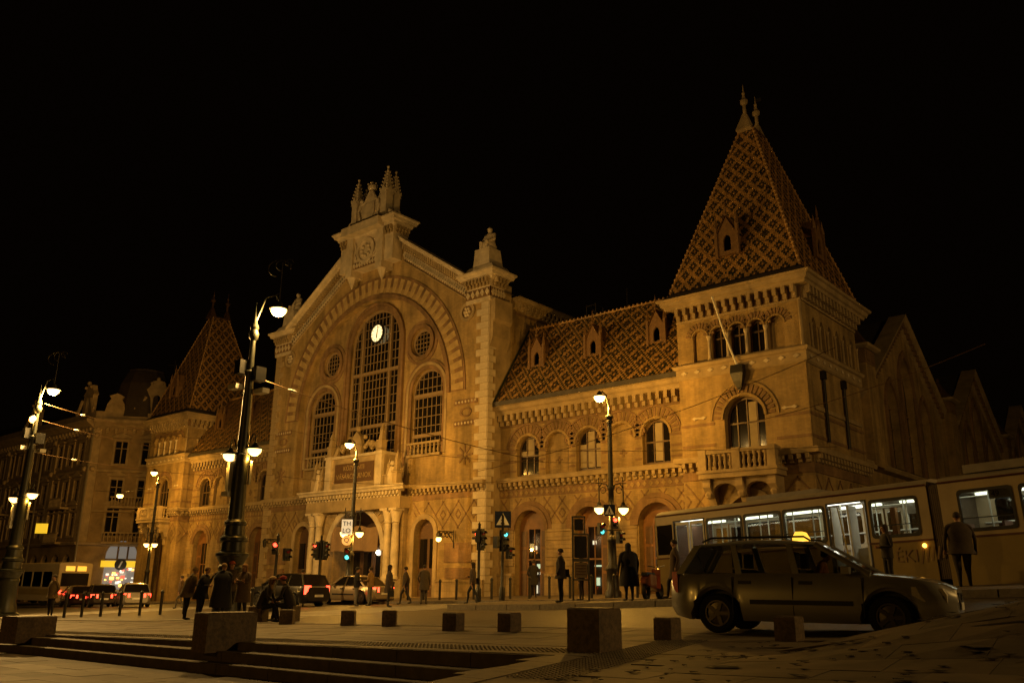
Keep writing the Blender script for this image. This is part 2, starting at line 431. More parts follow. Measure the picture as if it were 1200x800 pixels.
# far pavement with kerb stones, tram island
pv = sheet('pavement', -110, 70, -3.6, 14, .12, PAVE, 90, 4)
sheet('pavement', 2, 26, -7.2, -3.6, .12, PAVE, 24, 3)
def kerb(xa, ya, xb, yb, h, parent, n, depth=.25, fn=G):
    for i in range(n):
        a = (i+.01)/n; c = (i+.99)/n
        p = Vector((xa+(xb-xa)*a, ya+(yb-ya)*a)); q = Vector((xa+(xb-xa)*c, ya+(yb-ya)*c)); d = (q-p).normalized(); nn = Vector((-d.y, d.x))*depth
        zz = [fn(v.x, v.y)+h+.006 for v in (p, q)]
        k = MB(); vs = [(p.x, p.y, zz[0]), (q.x, q.y, zz[1]), (q.x+nn.x, q.y+nn.y, zz[1]), (p.x+nn.x, p.y+nn.y, zz[0])]
        k.add(vs+[(v[0], v[1], v[2]-.4) for v in vs], [(0, 1, 2, 3), (0, 4, 5, 1), (1, 5, 6, 2), (2, 6, 7, 3), (3, 7, 4, 0)])
        k.obj('kerb_stone', KERBM, parent)
kerb(2, -7.2, 26, -7.2, .12, pv, 16); kerb(-40, -3.62, 2, -3.62, .12, pv, 24)
isl = MB(); pts = [(21.5, -13.7), (47, -15.4), (47, -13.9), (21.5, -10.2)]
for i in range(26):
    a, c = i/26, (i+1)/26
    L = lambda P, Q, t: (P[0]+(Q[0]-P[0])*t, P[1]+(Q[1]-P[1])*t)
    A, B_, C_, D = L(pts[0], pts[1], a), L(pts[0], pts[1], c), L(pts[3], pts[2], c), L(pts[3], pts[2], a)
    isl.add([(x, y, G(x, y)+.17) for x, y in (A, B_, C_, D)], [(0, 1, 2, 3)])
    isl.add([(x, y, G(x, y)+.17) for x, y in (D, C_)]+[(x, y, G(x, y)-.3) for x, y in (C_, D)], [(0, 1, 2, 3)])
io = isl.obj('tram_island', PAVE, kind='structure')
kerb(*pts[0], *pts[1], .17, io, 17); kerb(21.5, -10.2, 21.5, -13.7, .17, io, 3)
kerb(-40, -22.4, 34, -22.4, .02, PZ, 40, .3)
# rails and zebra stripes
b = MB()
for off in (0, 1.44):
    for i in range(60):
        xa, xb = 40-1.6*i, 40-1.6*(i+1)
        f = lambda x: -11.0-.17*(x-35) if x > 24 else -9.13-.02*(x-24)
        for q in (0,):
            b.add([(xa, f(xa)+off, G(xa, f(xa)+off)+.006), (xb, f(xb)+off, G(xb, f(xb)+off)+.006), (xb, f(xb)+off+.07, G(xb, f(xb)+off+.07)+.006), (xa, f(xa)+off+.07, G(xa, f(xa)+off+.07)+.006)], [(0, 1, 2, 3)])
b.obj('tram_rails', STEEL, kind='structure')
zb = bpy.data.objects.new('zebra_crossing', None); COL.objects.link(zb); zb['kind'] = 'structure'
for xa, xb in ((15.5, 20.5), (-3, 3)):
    for i in range(14):
        y0 = -21.4+i*1.0
        q = MB(); n = 4
        for k in range(n):
            x0, x1 = xa+(xb-xa)*k/n, xa+(xb-xa)*(k+1)/n
            q.add([(x, y, G(x, y)+.008) for x, y in ((x0, y0), (x1, y0), (x1, y0+.5), (x0, y0+.5))], [(0, 1, 2, 3)])
        q.obj('zebra_stripe', MARK, zb)

# ------------------------------------------------------------------ market hall
hall = thing('market_hall', 'large ochre brick market hall with arched gable front and patterned tile roofs', 'market hall')
def P(name, b, m, smooth=False, parent=None, **kw): return b.obj(name, m, parent or hall, smooth, **kw)
def window(fn, loop_fn, cx, w, z0, zs, depth=.25, bars=(3, 2), blind=0, m=None, fr=.09, parent=None, transom=None):
    m = m or FRAMED
    b = MB(); lo = loop_fn(cx, w, z0, zs)
    li = loop_fn(cx, w-2*fr, z0+fr, zs)
    b.wall(lo, [li], fn, depth, depth+.1)
    f = P('window', b, m, parent=parent)
    g = MB(); g.prism(loop_fn(cx, w-.02, z0+.01, zs), fn, depth+.06, depth+.075); g.obj('pane', GLASS, f)
    r = w/2-fr
    top = lambda u: zs+sqrt(max(0, r*r-(u-cx)**2))
    g = MB(); nv, nh = bars
    for i in range(1, nv):
        u = cx-w/2+w*i/nv; g.box(u-.03, u+.03, 0, 1, z0+fr, top(u), fn=lambda a, q, c: fn(a, c, depth+.01+q*.045))
    ts = transom if transom is not None else [z0+(zs-z0)*(k+1)/nh for k in range(nh-1)]+[zs]
    for t in ts: g.box(cx-w/2+fr, cx+w/2-fr, 0, 1, t-.04, t+.04, fn=lambda a, q, c: fn(a, c, depth+.02+q*.04))
    g.obj('glazing_bars', m, f)
    if blind:
        for i in range(nv):
            if (blind >> i) & 1:
                g = MB(); ua = cx-w/2+w*i/nv+.06; ub = cx-w/2+w*(i+1)/nv-.06; zt = min(top(ua), top(ub))-.02
                g.box(ua, ub, 0, 1, z0+.15 if (blind >> (i+4)) & 1 else z0+(zs-z0)*.75, zt, fn=lambda a, q, c: fn(a, c, depth+.05+q*.006)); g.obj('blind', BLIND, f)
    return f
def corbels(b, u0, u1, z0, h, d, w, pitch, fn, mi=0):
    n = max(1, int(round((u1-u0)/pitch)))
    for i in range(n):
        c = u0+(u1-u0)*(i+.5)/n
        b.box(c-w/2, c+w/2, 0, 1, z0+h*.4, z0+h, mi, lambda a, q, e: fn(a, e, -d*q))
        b.box(c-w/2, c+w/2, 0, 1, z0, z0+h*.42, mi, lambda a, q, e: fn(a, e, -d*.55*q))
def cornice(b, u0, u1, z, prof, fn, mi=0, ends=True):
    """prof: list of (dz, d)"""
    ring = lambda u, s: [fn(u+s*d*(1 if ends else 0), z+dz, -d) for dz, d in prof]+[fn(u, z+prof[-1][0], .1), fn(u, z+prof[0][0], .1)]
    b.loft([ring(u0, -1), ring(u1, 1)], mi)
CORN = [(0, .02), (.08, .12), (.2, .18), (.22, .42), (.4, .5), (.48, .62), (.56, .62)]
def voussoir_mesh(ra, rb, half, d, name, m):
    b = MB(); pr = [(ra*sin(-half), ra*cos(half)), (ra*sin(half), ra*cos(half)), (rb*sin(half), rb*cos(half)), (rb*sin(-half), rb*cos(half))]
    b.prism(pr, lambda u, v, w: (u, w, v), -d, .05); return b.mesh(name, m)
def small_voussoirs(b, cx, zs, ra, rb, n, fn, d=.05, a0=0, a1=pi, mi=0):
    for i in range(n):
        a = a0+(a1-a0)*(i+.5)/n; h = (a1-a0)/n*.30
        ps = [(cx+ra*cos(a-h), zs+ra*sin(a-h)), (cx+rb*cos(a-h), zs+rb*sin(a-h)), (cx+rb*cos(a+h), zs+rb*sin(a+h)), (cx+ra*cos(a+h), zs+ra*sin(a+h))]
        b.add([fn(u, v, -d) for u, v in ps]+[fn(u, v, .02) for u, v in ps], [(0, 1, 2, 3), (0, 4, 5, 1), (1, 5, 6, 2), (2, 6, 7, 3), (3, 7, 4, 0)], mi)
def diaper(b, u0, u1, z0, z1, per, fn, ex=None):
    """raised darker brick lozenge lattice between z0 and z1"""
    h = z1-z0; t = .07
    def strip(ua, za, ub, zb_):
        L = hypot(ub-ua, zb_-za); nx, nz = -(zb_-za)/L*t/2, (ub-ua)/L*t/2
        n = max(1, int(L/.35))
        for i in range(n):
            a, c = i/n, (i+1)/n
            pu, pz, qu, qz = ua+(ub-ua)*a, za+(zb_-za)*a, ua+(ub-ua)*c, za+(zb_-za)*c
            if min(pu, qu) < u0 or max(pu, qu) > u1 or (ex and ex((pu+qu)/2, (pz+qz)/2)): continue
            b.add([fn(pu-nx, pz-nz, -.02), fn(qu-nx, qz-nz, -.02), fn(qu+nx, qz+nz, -.02), fn(pu+nx, pz+nz, -.02)]+
                  [fn(pu-nx, pz-nz, .02), fn(qu-nx, qz-nz, .02), fn(qu+nx, qz+nz, .02), fn(pu+nx, pz+nz, .02)], [(0, 1, 2, 3), (0, 4, 5, 1), (2, 6, 7, 3), (1, 5, 6, 2), (3, 7, 4, 0)])
    n = int((u1-u0)/per)+3
    for i in range(-2, n):
        ua = u0+i*per
        strip(ua, z0, ua+h*.85, z1); strip(ua, z1, ua+h*.85, z0)
        c, d = ua+h*.425+per/2*0, (z0+z1)/2
        for s in ((.2, 1), (-.2, 1)):
            pass
        uc = ua+per*.5+h*.425
        for (a0, c0, a1, c1) in ((-.22, 0, 0, .26), (0, .26, .22, 0), (.22, 0, 0, -.26), (0, -.26, -.22, 0)):
            strip(uc+a0, d+c0, uc+a1, d+c1)
# roof tiles ------------------------------------------------------
def pattern(i, j, P_=6):
    a = (i+j) % (2*P_); c = (i-j) % (2*P_)
    m = min(a, 2*P_-a, c, 2*P_-c) if True else 0
    a2 = (i+j) % P_; c2 = (i-j) % P_
    m = min(a2, P_-a2, c2, P_-c2)
    k = max(min(a2, P_-a2), min(c2, P_-c2))
    return m, k, a2
def tower_pat(i, j):
    m, k, a = pattern(i, j, 8)
    return 0 if m <= 1 or m == 4 else (1 if m == 2 else 2)
def wing_pat(i, j):
    m, k, a = pattern(i, j, 8)
    if a == 0: return 1
    return 0 if m <= 1 or m == 4 else (1 if m == 2 else 2)
def tile_roof(name, bl, br, tr, tl, tw, th, pat, parent=None):
    bl, br, tr, tl = map(Vector, (bl, br, tr, tl)); U = (br-bl).normalized()
    nrm = U.cross(((tl+tr)/2-(bl+br)/2)).normalized()
    c0 = (bl+br)/2; Vd = nrm.cross(U).normalized(); H = (tl-bl).dot(Vd); n = int(H/th); th = H/n
    b = MB()
    for j in range(n):
        f0, f1 = j/n, (j+1.25)/n
        Lu = lambda f: ((bl+(tl-bl)*f)-c0).dot(U); Ru = lambda f: ((br+(tr-br)*f)-c0).dot(U)
        a0, a1 = Lu(f0), Ru(f0)
        i = math.floor(a0/tw)
        while i*tw < a1:
            x0, x1 = max(a0, i*tw+.004), min(a1, (i+1)*tw-.004)
            if x1-x0 > .02:
                y0, y1 = j*th, min(H, (j+1.2)*th)
                e = random.uniform(.014, .034)
                p = [c0+U*x0+Vd*y0+nrm*e, c0+U*x1+Vd*y0+nrm*e, c0+U*x1+Vd*y1+nrm*.004, c0+U*x0+Vd*y1+nrm*.004, c0+U*x0+Vd*y0, c0+U*x1+Vd*y0]
                b.add(p, [(0, 1, 2, 3), (0, 4, 5, 1)], pat(i, j) if random.random() > .05 else random.choice((0, 1, 2)))
            i += 1
    d = MB(); d.add([bl-nrm*.01, br-nrm*.01, tr-nrm*.01, tl-nrm*.01], [(0, 1, 2, 3)])
    d.obj('roof_deck', LEAD, parent or hall)
    me = bpy.data.meshes.new(name); me.from_pydata(b.v, [], b.f)
    for m in (TILE_O, TILE_G, TILE_B, TILE_Y): me.materials.append(m)
    me.polygons.foreach_set('material_index', b.m)
    return link(name, me, parent or hall, kind='stuff')
def ridge_knobs(p, q, n, r=.07, name='ridge_crest'):
    p, q = Vector(p), Vector(q); b = MB(); b.tube([p, q], r*.8, 6)
    for i in range(n):
        c = p+(q-p)*(i+.5)/n; b.sphere((c.x, c.y, c.z+r*1.1), r, 6)
    return b.obj(name, TILE_O, hall, kind='stuff')
def dormer(x, y, z, w=.95, h=1.9, rz=0, name='dormer'):
    b = MB(); fn = fY(0)
    b.wall([(-w/2, 0), (w/2, 0), (w/2, h*.55), (0, h), (-w/2, h*.55)], [pointed(0, w*.4, h*.1, h*.36)], fn, 0, .12)
    b.box(-w/2, w/2, .1, 1.4, 0, h*.5); 
    for s in (-1, 1): b.box(s*w*.56-.07, s*w*.56+.07, -.08, .1, -.1, h*.72); b.lathe([(.09, 0), (.12, .05), (.005, .75)], (s*w*.56, 0, h*.72), 4)
    b.add([(-w*.62, -.08, h*.5), (0, -.08, h*1.06), (0, 1.6, h*1.06), (-w*.62, 1.6, h*.5), (w*.62, -.08, h*.5), (w*.62, 1.6, h*.5)], [(0, 1, 2, 3), (1, 4, 5, 2)])
    b.lathe([(.07, 0), (.1, .12), (.04, .2), (.06, .35), (.005, .85)], (0, 0, h*1.02), 5)
    o = P(name, b, mat('ochre_dormer_tile', (.17, .095, .04), .6, .3, 5)); o.location = (x, y, z); o.rotation_euler = (0, 0, rz)
    g = MB(); g.box(-w*.2, w*.2, .1, .13, h*.1, h*.6); g.obj('pane', GLASS, o)
    return o

YC, YR, YW = -.2, .28, 1.0          # central front plane, recessed plane, wing plane
ZC = 11.3                            # springing of the great arch
# --- central front wall with gable outline and great arch opening
R1, R2 = 7.6, 9.1
gable = [(-11, -2), (11, -2), (11, 18.1), (9.2, 18.1), (2.9, 22.2), (-2.9, 22.2), (-9.2, 18.1), (-11, 18.1)]
big = [(-R1, 5.9), (R1, 5.9)]+[(R1*cos(pi*i/36), ZC+R1*sin(pi*i/36)) for i in range(37)]
side_dx = 6.05
b = MB()
porch_hole = rect(-2.5, 2.5, -1.5, 4.6)
holes = [big, arch(0, 5.0, -1.6, 2.2, 14)]+[arch(s*side_dx, 1.7, -.75, 2.9) for s in (-1, 1)]+[arch(s*8.9, 1.5, -.75, 2.9) for s in ()]
b.wall(gable, holes, fY(YC), 0, .55)
P('front_wall', b, BRICK)
# recessed wall with three windows and two roundels
cwin = (0, 5.1, 5.95, 15.75); swin = 2.85; sx = 5.35
b = MB()
b.wall([(-R1-.1, 5.9), (R1+.1, 5.9)]+[((R1+.1)*cos(pi*i/36), ZC+(R1+.1)*sin(pi*i/36)) for i in range(37)],
       [arch(*cwin, 18)]+[arch(s*sx, swin, 7.75, 11.85, 14) for s in (-1, 1)]+[circ(s*4.65, 15.15, .95) for s in (-1, 1)], fY(YR), 0, .4)
P('recessed_wall', b, BRICK)
# moulded surrounds
def ring_frame(name, cx, w, z0, zs, t, m, w0, w1, fn=fY(YR)):
    b = MB(); n = 16; r = w/2
    out = [(cx-r-t, z0), (cx-r, z0)]+[(cx-r*cos(pi*i/n), zs+r*sin(pi*i/n)) for i in range(n+1)]+[(cx+r, z0), (cx+r+t, z0)]+[(cx+(r+t)*cos(pi*i/n), zs+(r+t)*sin(pi*i/n)) for i in range(n+1)]
    b.prism(out, fn, w0, w1); return P(name, b, m)
ring_frame('window_surround', 0, 5.1, 6, 15.75, .28, BRICK2, -.10, .05)
ring_frame('window_surround', 0, 5.7, 6, 15.75, .2, BRICK2, -.19, -.0)
for s in (-1, 1):
    ring_frame('window_surround', s*sx, swin, 7.75, 11.85, .22, BRICK2, -.07, .05)
    ring_frame('window_surround', s*sx, swin+.48, 7.75, 11.85, .2, STONE2, -.13, .0)
    ring_frame('window_surround', s*sx, swin+.92, 7.2, 11.85, .16, BRICK2, -.07, .0)
    b = MB(); b.arc(s*4.65, 15.15, .95, 1.22, 0, 2*pi, fY(YR), -.14, .02, 28); P('roundel_surround', b, BRICK2)
    b = MB(); b.arc(s*4.65, 15.15, 1.3, 1.5, 0, 2*pi, fY(YR), -.06, .02, 28); P('roundel_surround', b, BRICK2)
    b = MB(); b.arc(s*4.65, 15.15, .78, .96, 0, 2*pi, fY(YR), .15, .25, 24)
    f = P('round_window', b, FRAMEM); g = MB(); g.prism(circ(s*4.65, 15.15, .93), fY(YR), .2, .22); g.obj('pane', GLASS, f)
    g = MB()
    for k in range(-2, 3):
        hh = sqrt(.85**2-(k*.3)**2); g.box(s*4.65+k*.3-.02, s*4.65+k*.3+.02, YR+.14, YR+.19, 15.15-hh, 15.15+hh); g.box(s*4.65-hh, s*4.65+hh, YR+.14, YR+.19, 15.15+k*.3-.02, 15.15+k*.3+.02)
    g.obj('glazing_bars', FRAMEM, f)
# great windows with small panes
def lattice(cx, w, z0, zs, nv, nh, trans, mull, depth):
    fn = fY(YR); b = MB(); r = w/2
    b.wall(arch(cx, w, z0, zs, 18), [arch(cx, w-.24, z0+.12, zs, 18)], fn, depth-.05, depth+.08)
    f = P('great_window', b, FRAMEM)
    g = MB(); g.prism(arch(cx, w-.05, z0+.02, zs, 18), fn, depth+.05, depth+.06); g.obj('pane', GLASS, f)
    top = lambda u: zs+sqrt(max(0, (r-.1)**2-(u-cx)**2)); g = MB()
    for i in range(1, nv): 
        u = cx-r+w*i/nv; g.box(u-.022, u+.022, YR+depth, YR+depth+.03, z0, top(u))
    zt = zs+r; n = int((zt-z0)/nh)
    for k in range(1, n+1):
        z = z0+k*nh; hw = r-.1 if z < zs else sqrt(max(0, (r-.1)**2-(z-zs)**2))
        if hw > .1: g.box(cx-hw, cx+hw, YR+depth, YR+depth+.03, z-.022, z+.022)
    g.obj('glazing_bars', FRAMEM, f)
    g = MB()
    for u in mull: g.box(u-.085, u+.085, YR+depth-.16, YR+depth+.02, z0, top(u))
    for z in trans: g.box(cx-r+.1, cx+r-.1, YR+depth-.14, YR+depth+.03, z-.11, z+.11)
    g.obj('mullions', BRICK2 if False else FRAMEM, f)
    return f
cw = lattice(*cwin, 14, .62, (10.15, 13.9), (-1.45, 1.45), .22)
for s in (-1, 1): lattice(s*sx, swin, 7.75, 11.85, 7, .62, (9.0, 11.6), (), .22)
# balcony rails under side windows
for s in (-1, 1):
    b = MB(); b.box(s*sx-1.5, s*sx+1.5, YR-.25, YR+.1, 8.42, 8.54); b.box(s*sx-1.5, s*sx+1.5, YR-.25, YR+.1, 7.62, 7.78)
    P('window_sill', b, STONE2)
    for i in range(8): 
        b = MB(); b.lathe([(.05, 0), (.1, .2), (.045, .45), (.07, .66)], (s*sx-1.25+i*.357, YR-.1, 7.78), 6); P('baluster', b, STONE2)
# clock
b = MB(); b.arc(0, 0, .6, .72, 0, 2*pi, lambda u, v, w: (u, w, v), -.09, .03, 28); ck = P('clock', b, IRON); ck.location = (.15, YR-.02, 16.6)
g = MB(); g.prism(circ(0, 0, .62, 28), lambda u, v, w: (u, w, v), -.03, .02); g.obj('dial', DIAL, ck)
for k in range(12):
    g = MB(); a = k*pi/6; g.box(-.025, .025, -.04, -.032, .44, .57, fn=lambda x, y, z: (x*cos(a)+z*sin(a), y, z*cos(a)-x*sin(a))); g.obj('hour_mark', BLACKP, ck)
for L_, w_, a in ((.34, .05, radians(185)), (.5, .035, radians(12))):
    g = MB(); g.box(-w_, w_, -.06, -.045, -.08, L_, fn=lambda x, y, z: (x*cos(a)+z*sin(a), y, z*cos(a)-x*sin(a))); g.obj('clock_hand', BLACKP, ck)
# great arch: brown band with pale voussoirs
b = MB(); b.arc(0, ZC, R1+.02, R1+.3, 0, pi, fY(YC), -.12, .02, 40); P('arch_moulding', b, BRICK2)
b = MB(); b.arc(0, ZC, R1+.34, R2, 0, pi, fY(YC), -.03, .02, 40); P('arch_band', b, BRICK2)
b = MB(); b.arc(0, ZC, R2, R2+.1, 0, pi, fY(YC), -.07, .02, 40); P('arch_moulding', b, BRICK2)
vm = voussoir_mesh(R1+.42, R2-.08, radians(1.35), .06, 'voussoir', mat('buff_voussoir_brick', (.40, .29, .14), .85, .3, 2))
vm2 = voussoir_mesh(R1+.36, R1+.75, radians(.8), .05, 'voussoir', BRICK)
NV = 40
for i in range(NV): link('voussoir', vm, hall, (0, YC, ZC), (0, -(radians(88)-i*radians(176)/(NV-1)), 0))
for i in range(NV-1): link('voussoir', vm2, hall, (0, YC, ZC), (0, -(radians(88)-(i+.5)*radians(176)/(NV-1)), 0))
# banding on the piers beside the arch
for s in (-1, 1):
    for z in (9.25, 10.55):
        b = MB(); b.box(s*9.25-1.35*0-.95, s*9.25+.95, YC-.04, YC+.02, z-.17, z+.17); P('brick_band', b, BRICK2)
        for i in range(7):
            b = MB(); u = s*9.25-.8+i*.265; b.prism([(u-.08, z), (u, z-.09), (u+.08, z), (u, z+.09)], fY(YC), -.07, 0); P('band_stone', b, STONE)
    b = MB(); b.arc(s*9.25, 9.9, .2, .3, 0, 2*pi, lambda u, v, w: (s*9.25+(u-s*9.25)*1.6, YC+w, v), -.06, .02, 14); P('brick_ornament', b, BRICK2)
    b = MB()
    for k in range(8):
        a = k*pi/4; b.box(-.06, .06, 0, 1, .12, .62, fn=lambda x, y, z: (s*9.25+x*cos(a)+z*sin(a), YC-.04*y, 7.35+z*cos(a)-x*sin(a)))
    P('brick_ornament', b, BRICK2)
    # medallion
    b = MB(); b.arc(s*9.2, 16.2, .42, .62, 0, 2*pi, fY(YC), -.1, .02, 18); md = P('medallion', b, STONE2)
    g = MB(); g.prism(circ(s*9.2, 16.2, .45), fY(YC), -.02, .02); g.obj('medallion_ground', DARKST, md)
    g = MB()
    for k in range(6): g.sphere((s*9.2+.2*cos(k*pi/3), YC-.05, 16.2+.24*sin(k*pi/3)), .11, 6)
    g.sphere((s*9.2, YC-.06, 16.2), .12, 6); g.obj('leaf_carving', STONE, md)
# quoins on corners of the central front
def quoins(x, y, z0, z1, s, wfn, m=STONE, n=None, long=1.0, short=.62):
    n = int((z1-z0)/.42); h = (z1-z0)/n; cache = []
    for k in range(2):
        L = long if k else short; L2 = short if k else long
        b = MB(); e = .012
        b.box(-L if s > 0 else 0, 0 if s > 0 else L, -.05, .0, e, h-e)
        if s > 0: b.box(-.02, .05, -.05, L2*.6, e, h-e)
        cache.append(b.mesh('quoin', m))
    for i in range(n): link('quoin', cache[i % 2], hall, (x, y, z0+i*h))
quoins(11, YC, -.8, 17.0, 1, None); quoins(-11, YC, -1.8, 17.0, -1, None, STONE2)
# horizontal stone courses over the whole ground storey
# --- raking cornice, frieze, pylons
def slanted(b, p, q, prof, mi=0):
    """profile swept from p to q in the facade plane, prof of (offset up, protrusion)"""
    (ua, za), (ub, zb_) = p, q
    def ring(u, z): return [(u, YC-d, z+o) for o, d in prof]+[(u, YC+.5, z+prof[-1][0]), (u, YC+.5, z+prof[0][0])]
    b.loft([ring(ua, za), ring(ub, zb_)], mi)
for s in (-1, 1):
    p0, p1 = (s*9.3, 17.85), (s*3.1, 22.0)
    b = MB(); slanted(b, p0, p1, [(0.3, .05), (.34, .26), (.4, .3), (.43, .52), (.58, .56), (.64, .66), (.74, .66)]); P('raking_cornice', b, STONE)
    b = MB(); slanted(b, p0, p1, [(-.95, .05), (-.9, .1), (-.85, .06)]); P('raking_moulding', b, STONE2)
    n = 30; b = MB(); b2 = MB()
    for i in range(n):
        t = (i+.5)/n; u = p0[0]+(p1[0]-p0[0])*t; z = p0[1]+(p1[1]-p0[1])*t
        b.box(u-.08, u+.08, YC-.3, YC, z-.06, z+.36)
        b2.prism([(u-.22, z-.42), (u, z-.7), (u+.22, z-.42), (u, z-.14)], fY(YC), -.08, .02)
        b2.prism([(u-.02, z-.78), (u+.09, z-.7), (u+.02, z-.6), (u-.09, z-.66)], fY(YC), -.06, .02)
    P('raking_dentils', b, STONE2, kind='stuff'); P('frieze_carving', b2, STONE, kind='stuff')
    b = MB(); slanted(b, p0, p1, [(-.82, .0), (-.8, .03), (.1, .035), (.12, .0)]); P('frieze_band', b, DARKST)
    # pylon at the end of the gable
    cx = s*10.15
    b = MB(); b.box(cx-1.0, cx+1.0, YC-.12, 1.0, 16.6, 17.9); P('pylon', b, STONE)
    b = MB()
    for sg, zz, ex in ((0, 17.9, 0),): 
        rings = []
        for dz, d in [(0, .05), (.1, .2), (.22, .24), (.25, .4), (.42, .46), (.5, .56), (.62, .56)]:
            rings.append([(cx-1.0-d, YC-d, zz+dz), (cx+1.0+d, YC-d, zz+dz), (cx+1.0+d, 1.0+d, zz+dz), (cx-1.0-d, 1.0+d, zz+dz)])
        b.loft(rings)
    P('pylon_cornice', b, STONE)
    b = MB(); corbels(b, cx-1.0, cx+1.0, 17.55, .5, .3, .14, .3, fY(YC-.12))
    if s > 0: corbels(b, YC, 1.0, 17.55, .5, .4, .14, .3, fX(cx+1.0))
    P('pylon_dentils', b, STONE2, kind='stuff')
    b = MB(); b.box(cx-1.03, cx+1.03, YC-.15, YC-.1, 16.85, 17.45)
    if s > 0: b.box(cx+1.0, cx+1.03, YC-.15, 1.0, 16.85, 17.45)
    P('frieze_band', b, DARKST)
    b = MB()
    for i in range(5): u = cx-.8+i*.4; b.prism([(u-.17, 17.15), (u, 16.9), (u+.17, 17.15), (u, 17.4)], fY(YC-.15), -.05, .0)
    if s > 0:
        for i in range(5): u = YC+.1+i*.24; b.prism([(u-.17, 17.15), (u, 16.9), (u+.17, 17.15), (u, 17.4)], fX(cx+1.03), -.05, .0)
    P('frieze_carving', b, STONE)
    if s > 0:   # stepped console on the side of the pylon
        b = MB(); b.prism([(11.0, 13.6), (11.3, 14.3), (11.3, 15.2), (11.45, 15.4), (11.45, 16.7), (11.0, 16.7)], fY(YC+.02), 0, 1.6); P('pylon_console', b, STONE2)
    # sloped pedestal and seated figure
    zt = 18.5
    b = MB(); b.loft([[(cx-1.35, YC-.25, zt), (cx+1.35, YC-.25, zt), (cx+1.35, 1.35, zt), (cx-1.35, 1.35, zt)], [(cx-1.0, YC+.0, zt+.5), (cx+1.0, YC+.0, zt+.5), (cx+1.0, 1.2, zt+.5), (cx-1.0, 1.2, zt+.5)],
                      [(cx-.68, YC+.1, zt+.62), (cx+.68, YC+.1, zt+.62), (cx+.75, 1.1, zt+.62), (cx-.75, 1.1, zt+.62)], [(cx-.6, YC+.15, zt+1.75), (cx+.6, YC+.15, zt+1.75), (cx+.6, 1.0, zt+1.75), (cx-.6, 1.0, zt+1.75)]])
    P('statue_pedestal', b, STONE)
    z = zt+1.75
    b = MB(); y = .6
    b.loft([[(cx+rx*cos(a*pi/5), y+oy+ry*sin(a*pi/5), z+h) for a in range(10)] for rx, ry, oy, h in ((.5, .5, 0, 0), (.52, .52, -.02, .25), (.42, .45, -.03, .5), (.34, .3, .08, .7), (.38, .26, .12, 1.0), (.3, .22, .12, 1.18), (.12, .12, .1, 1.26), (.15, .17, .07, 1.4), (.16, .18, .06, 1.52), (.08, .1, .06, 1.62))])
    for q in (-1, 1):
        b.tube([(cx+q*.34, y+.1, z+1.1), (cx+q*.48, y-.05, z+.72), (cx+q*.25, y-.38, z+.5)], [.11, .1, .07], 7)
        b.tube([(cx+q*.2, y, z+.4), (cx+q*.24, y-.5, z+.42), (cx+q*.22, y-.52, z+.02)], [.17, .15, .1], 7)
    P('seated_statue', b, STONE, True)
# --- apex block and crown
YA = -1.05
b = MB(); b.box(-2.8, 2.8, YA, .3, 21.2, 23.55); P('apex_block', b, STONE)
b = MB()
for x in (-1.6, 1.6):
    b = MB(); b.box(x-.33, x+.33, YA-.2, YC, 20.7, 23.55); b.lathe([(.02, -.8), (.2, -.4), (.36, 0)], (x, YA+.2, 20.7), 6); P('apex_pilaster', b, STONE)
rings = [[(-2.8-d, YA-d, 23.55+dz), (2.8+d, YA-d, 23.55+dz), (2.8+d, .3+d, 23.55+dz), (-2.8-d, .3+d, 23.55+dz)] for dz, d in [(0, .04), (.12, .2), (.3, .24), (.34, .4), (.5, .46), (.58, .55), (.68, .55)]]
b = MB(); b.loft(rings); b.box(-2.0, 2.0, YA-.75, YA, 23.65, 24.27); P('apex_cornice', b, STONE)
b = MB(); corbels(b, -2.8, -1.95, 23.05, .55, .25, .14, .3, fY(YA)); corbels(b, 1.95, 2.8, 23.05, .55, .25, .14, .3, fY(YA)); corbels(b, YA, .3, 23.05, .55, .25, .14, .3, fX(2.8)); P('apex_dentils', b, STONE2, kind='stuff')
b = MB(); b.arc(0, 22.4, .75, .95, 0, 2*pi, fY(YA), -.12, .0, 22)
for k in range(8): b.sphere((.4*cos(k*pi/4), YA-.06, 22.4+.4*sin(k*pi/4)), .13, 6)
for s in (-1, 1): b.tube([(s*.9, YA-.06, 21.9), (s*1.15, YA-.06, 22.3), (s*1.05, YA-.06, 22.8), (s*1.2, YA-.06, 23.2)], .07, 5)
P('apex_relief', b, STONE)
b = MB(); b.box(-1.27, 1.27, YA-.03, YA+.02, 21.22, 21.7); P('frieze_band', b, DARKST)
b = MB()
for i in range(9): u = -1.12+i*.28; b.prism([(u-.13, 21.46), (u, 21.26), (u+.13, 21.46), (u, 21.66)], fY(YA), -.1, .02)
P('frieze_carving', b, STONE)
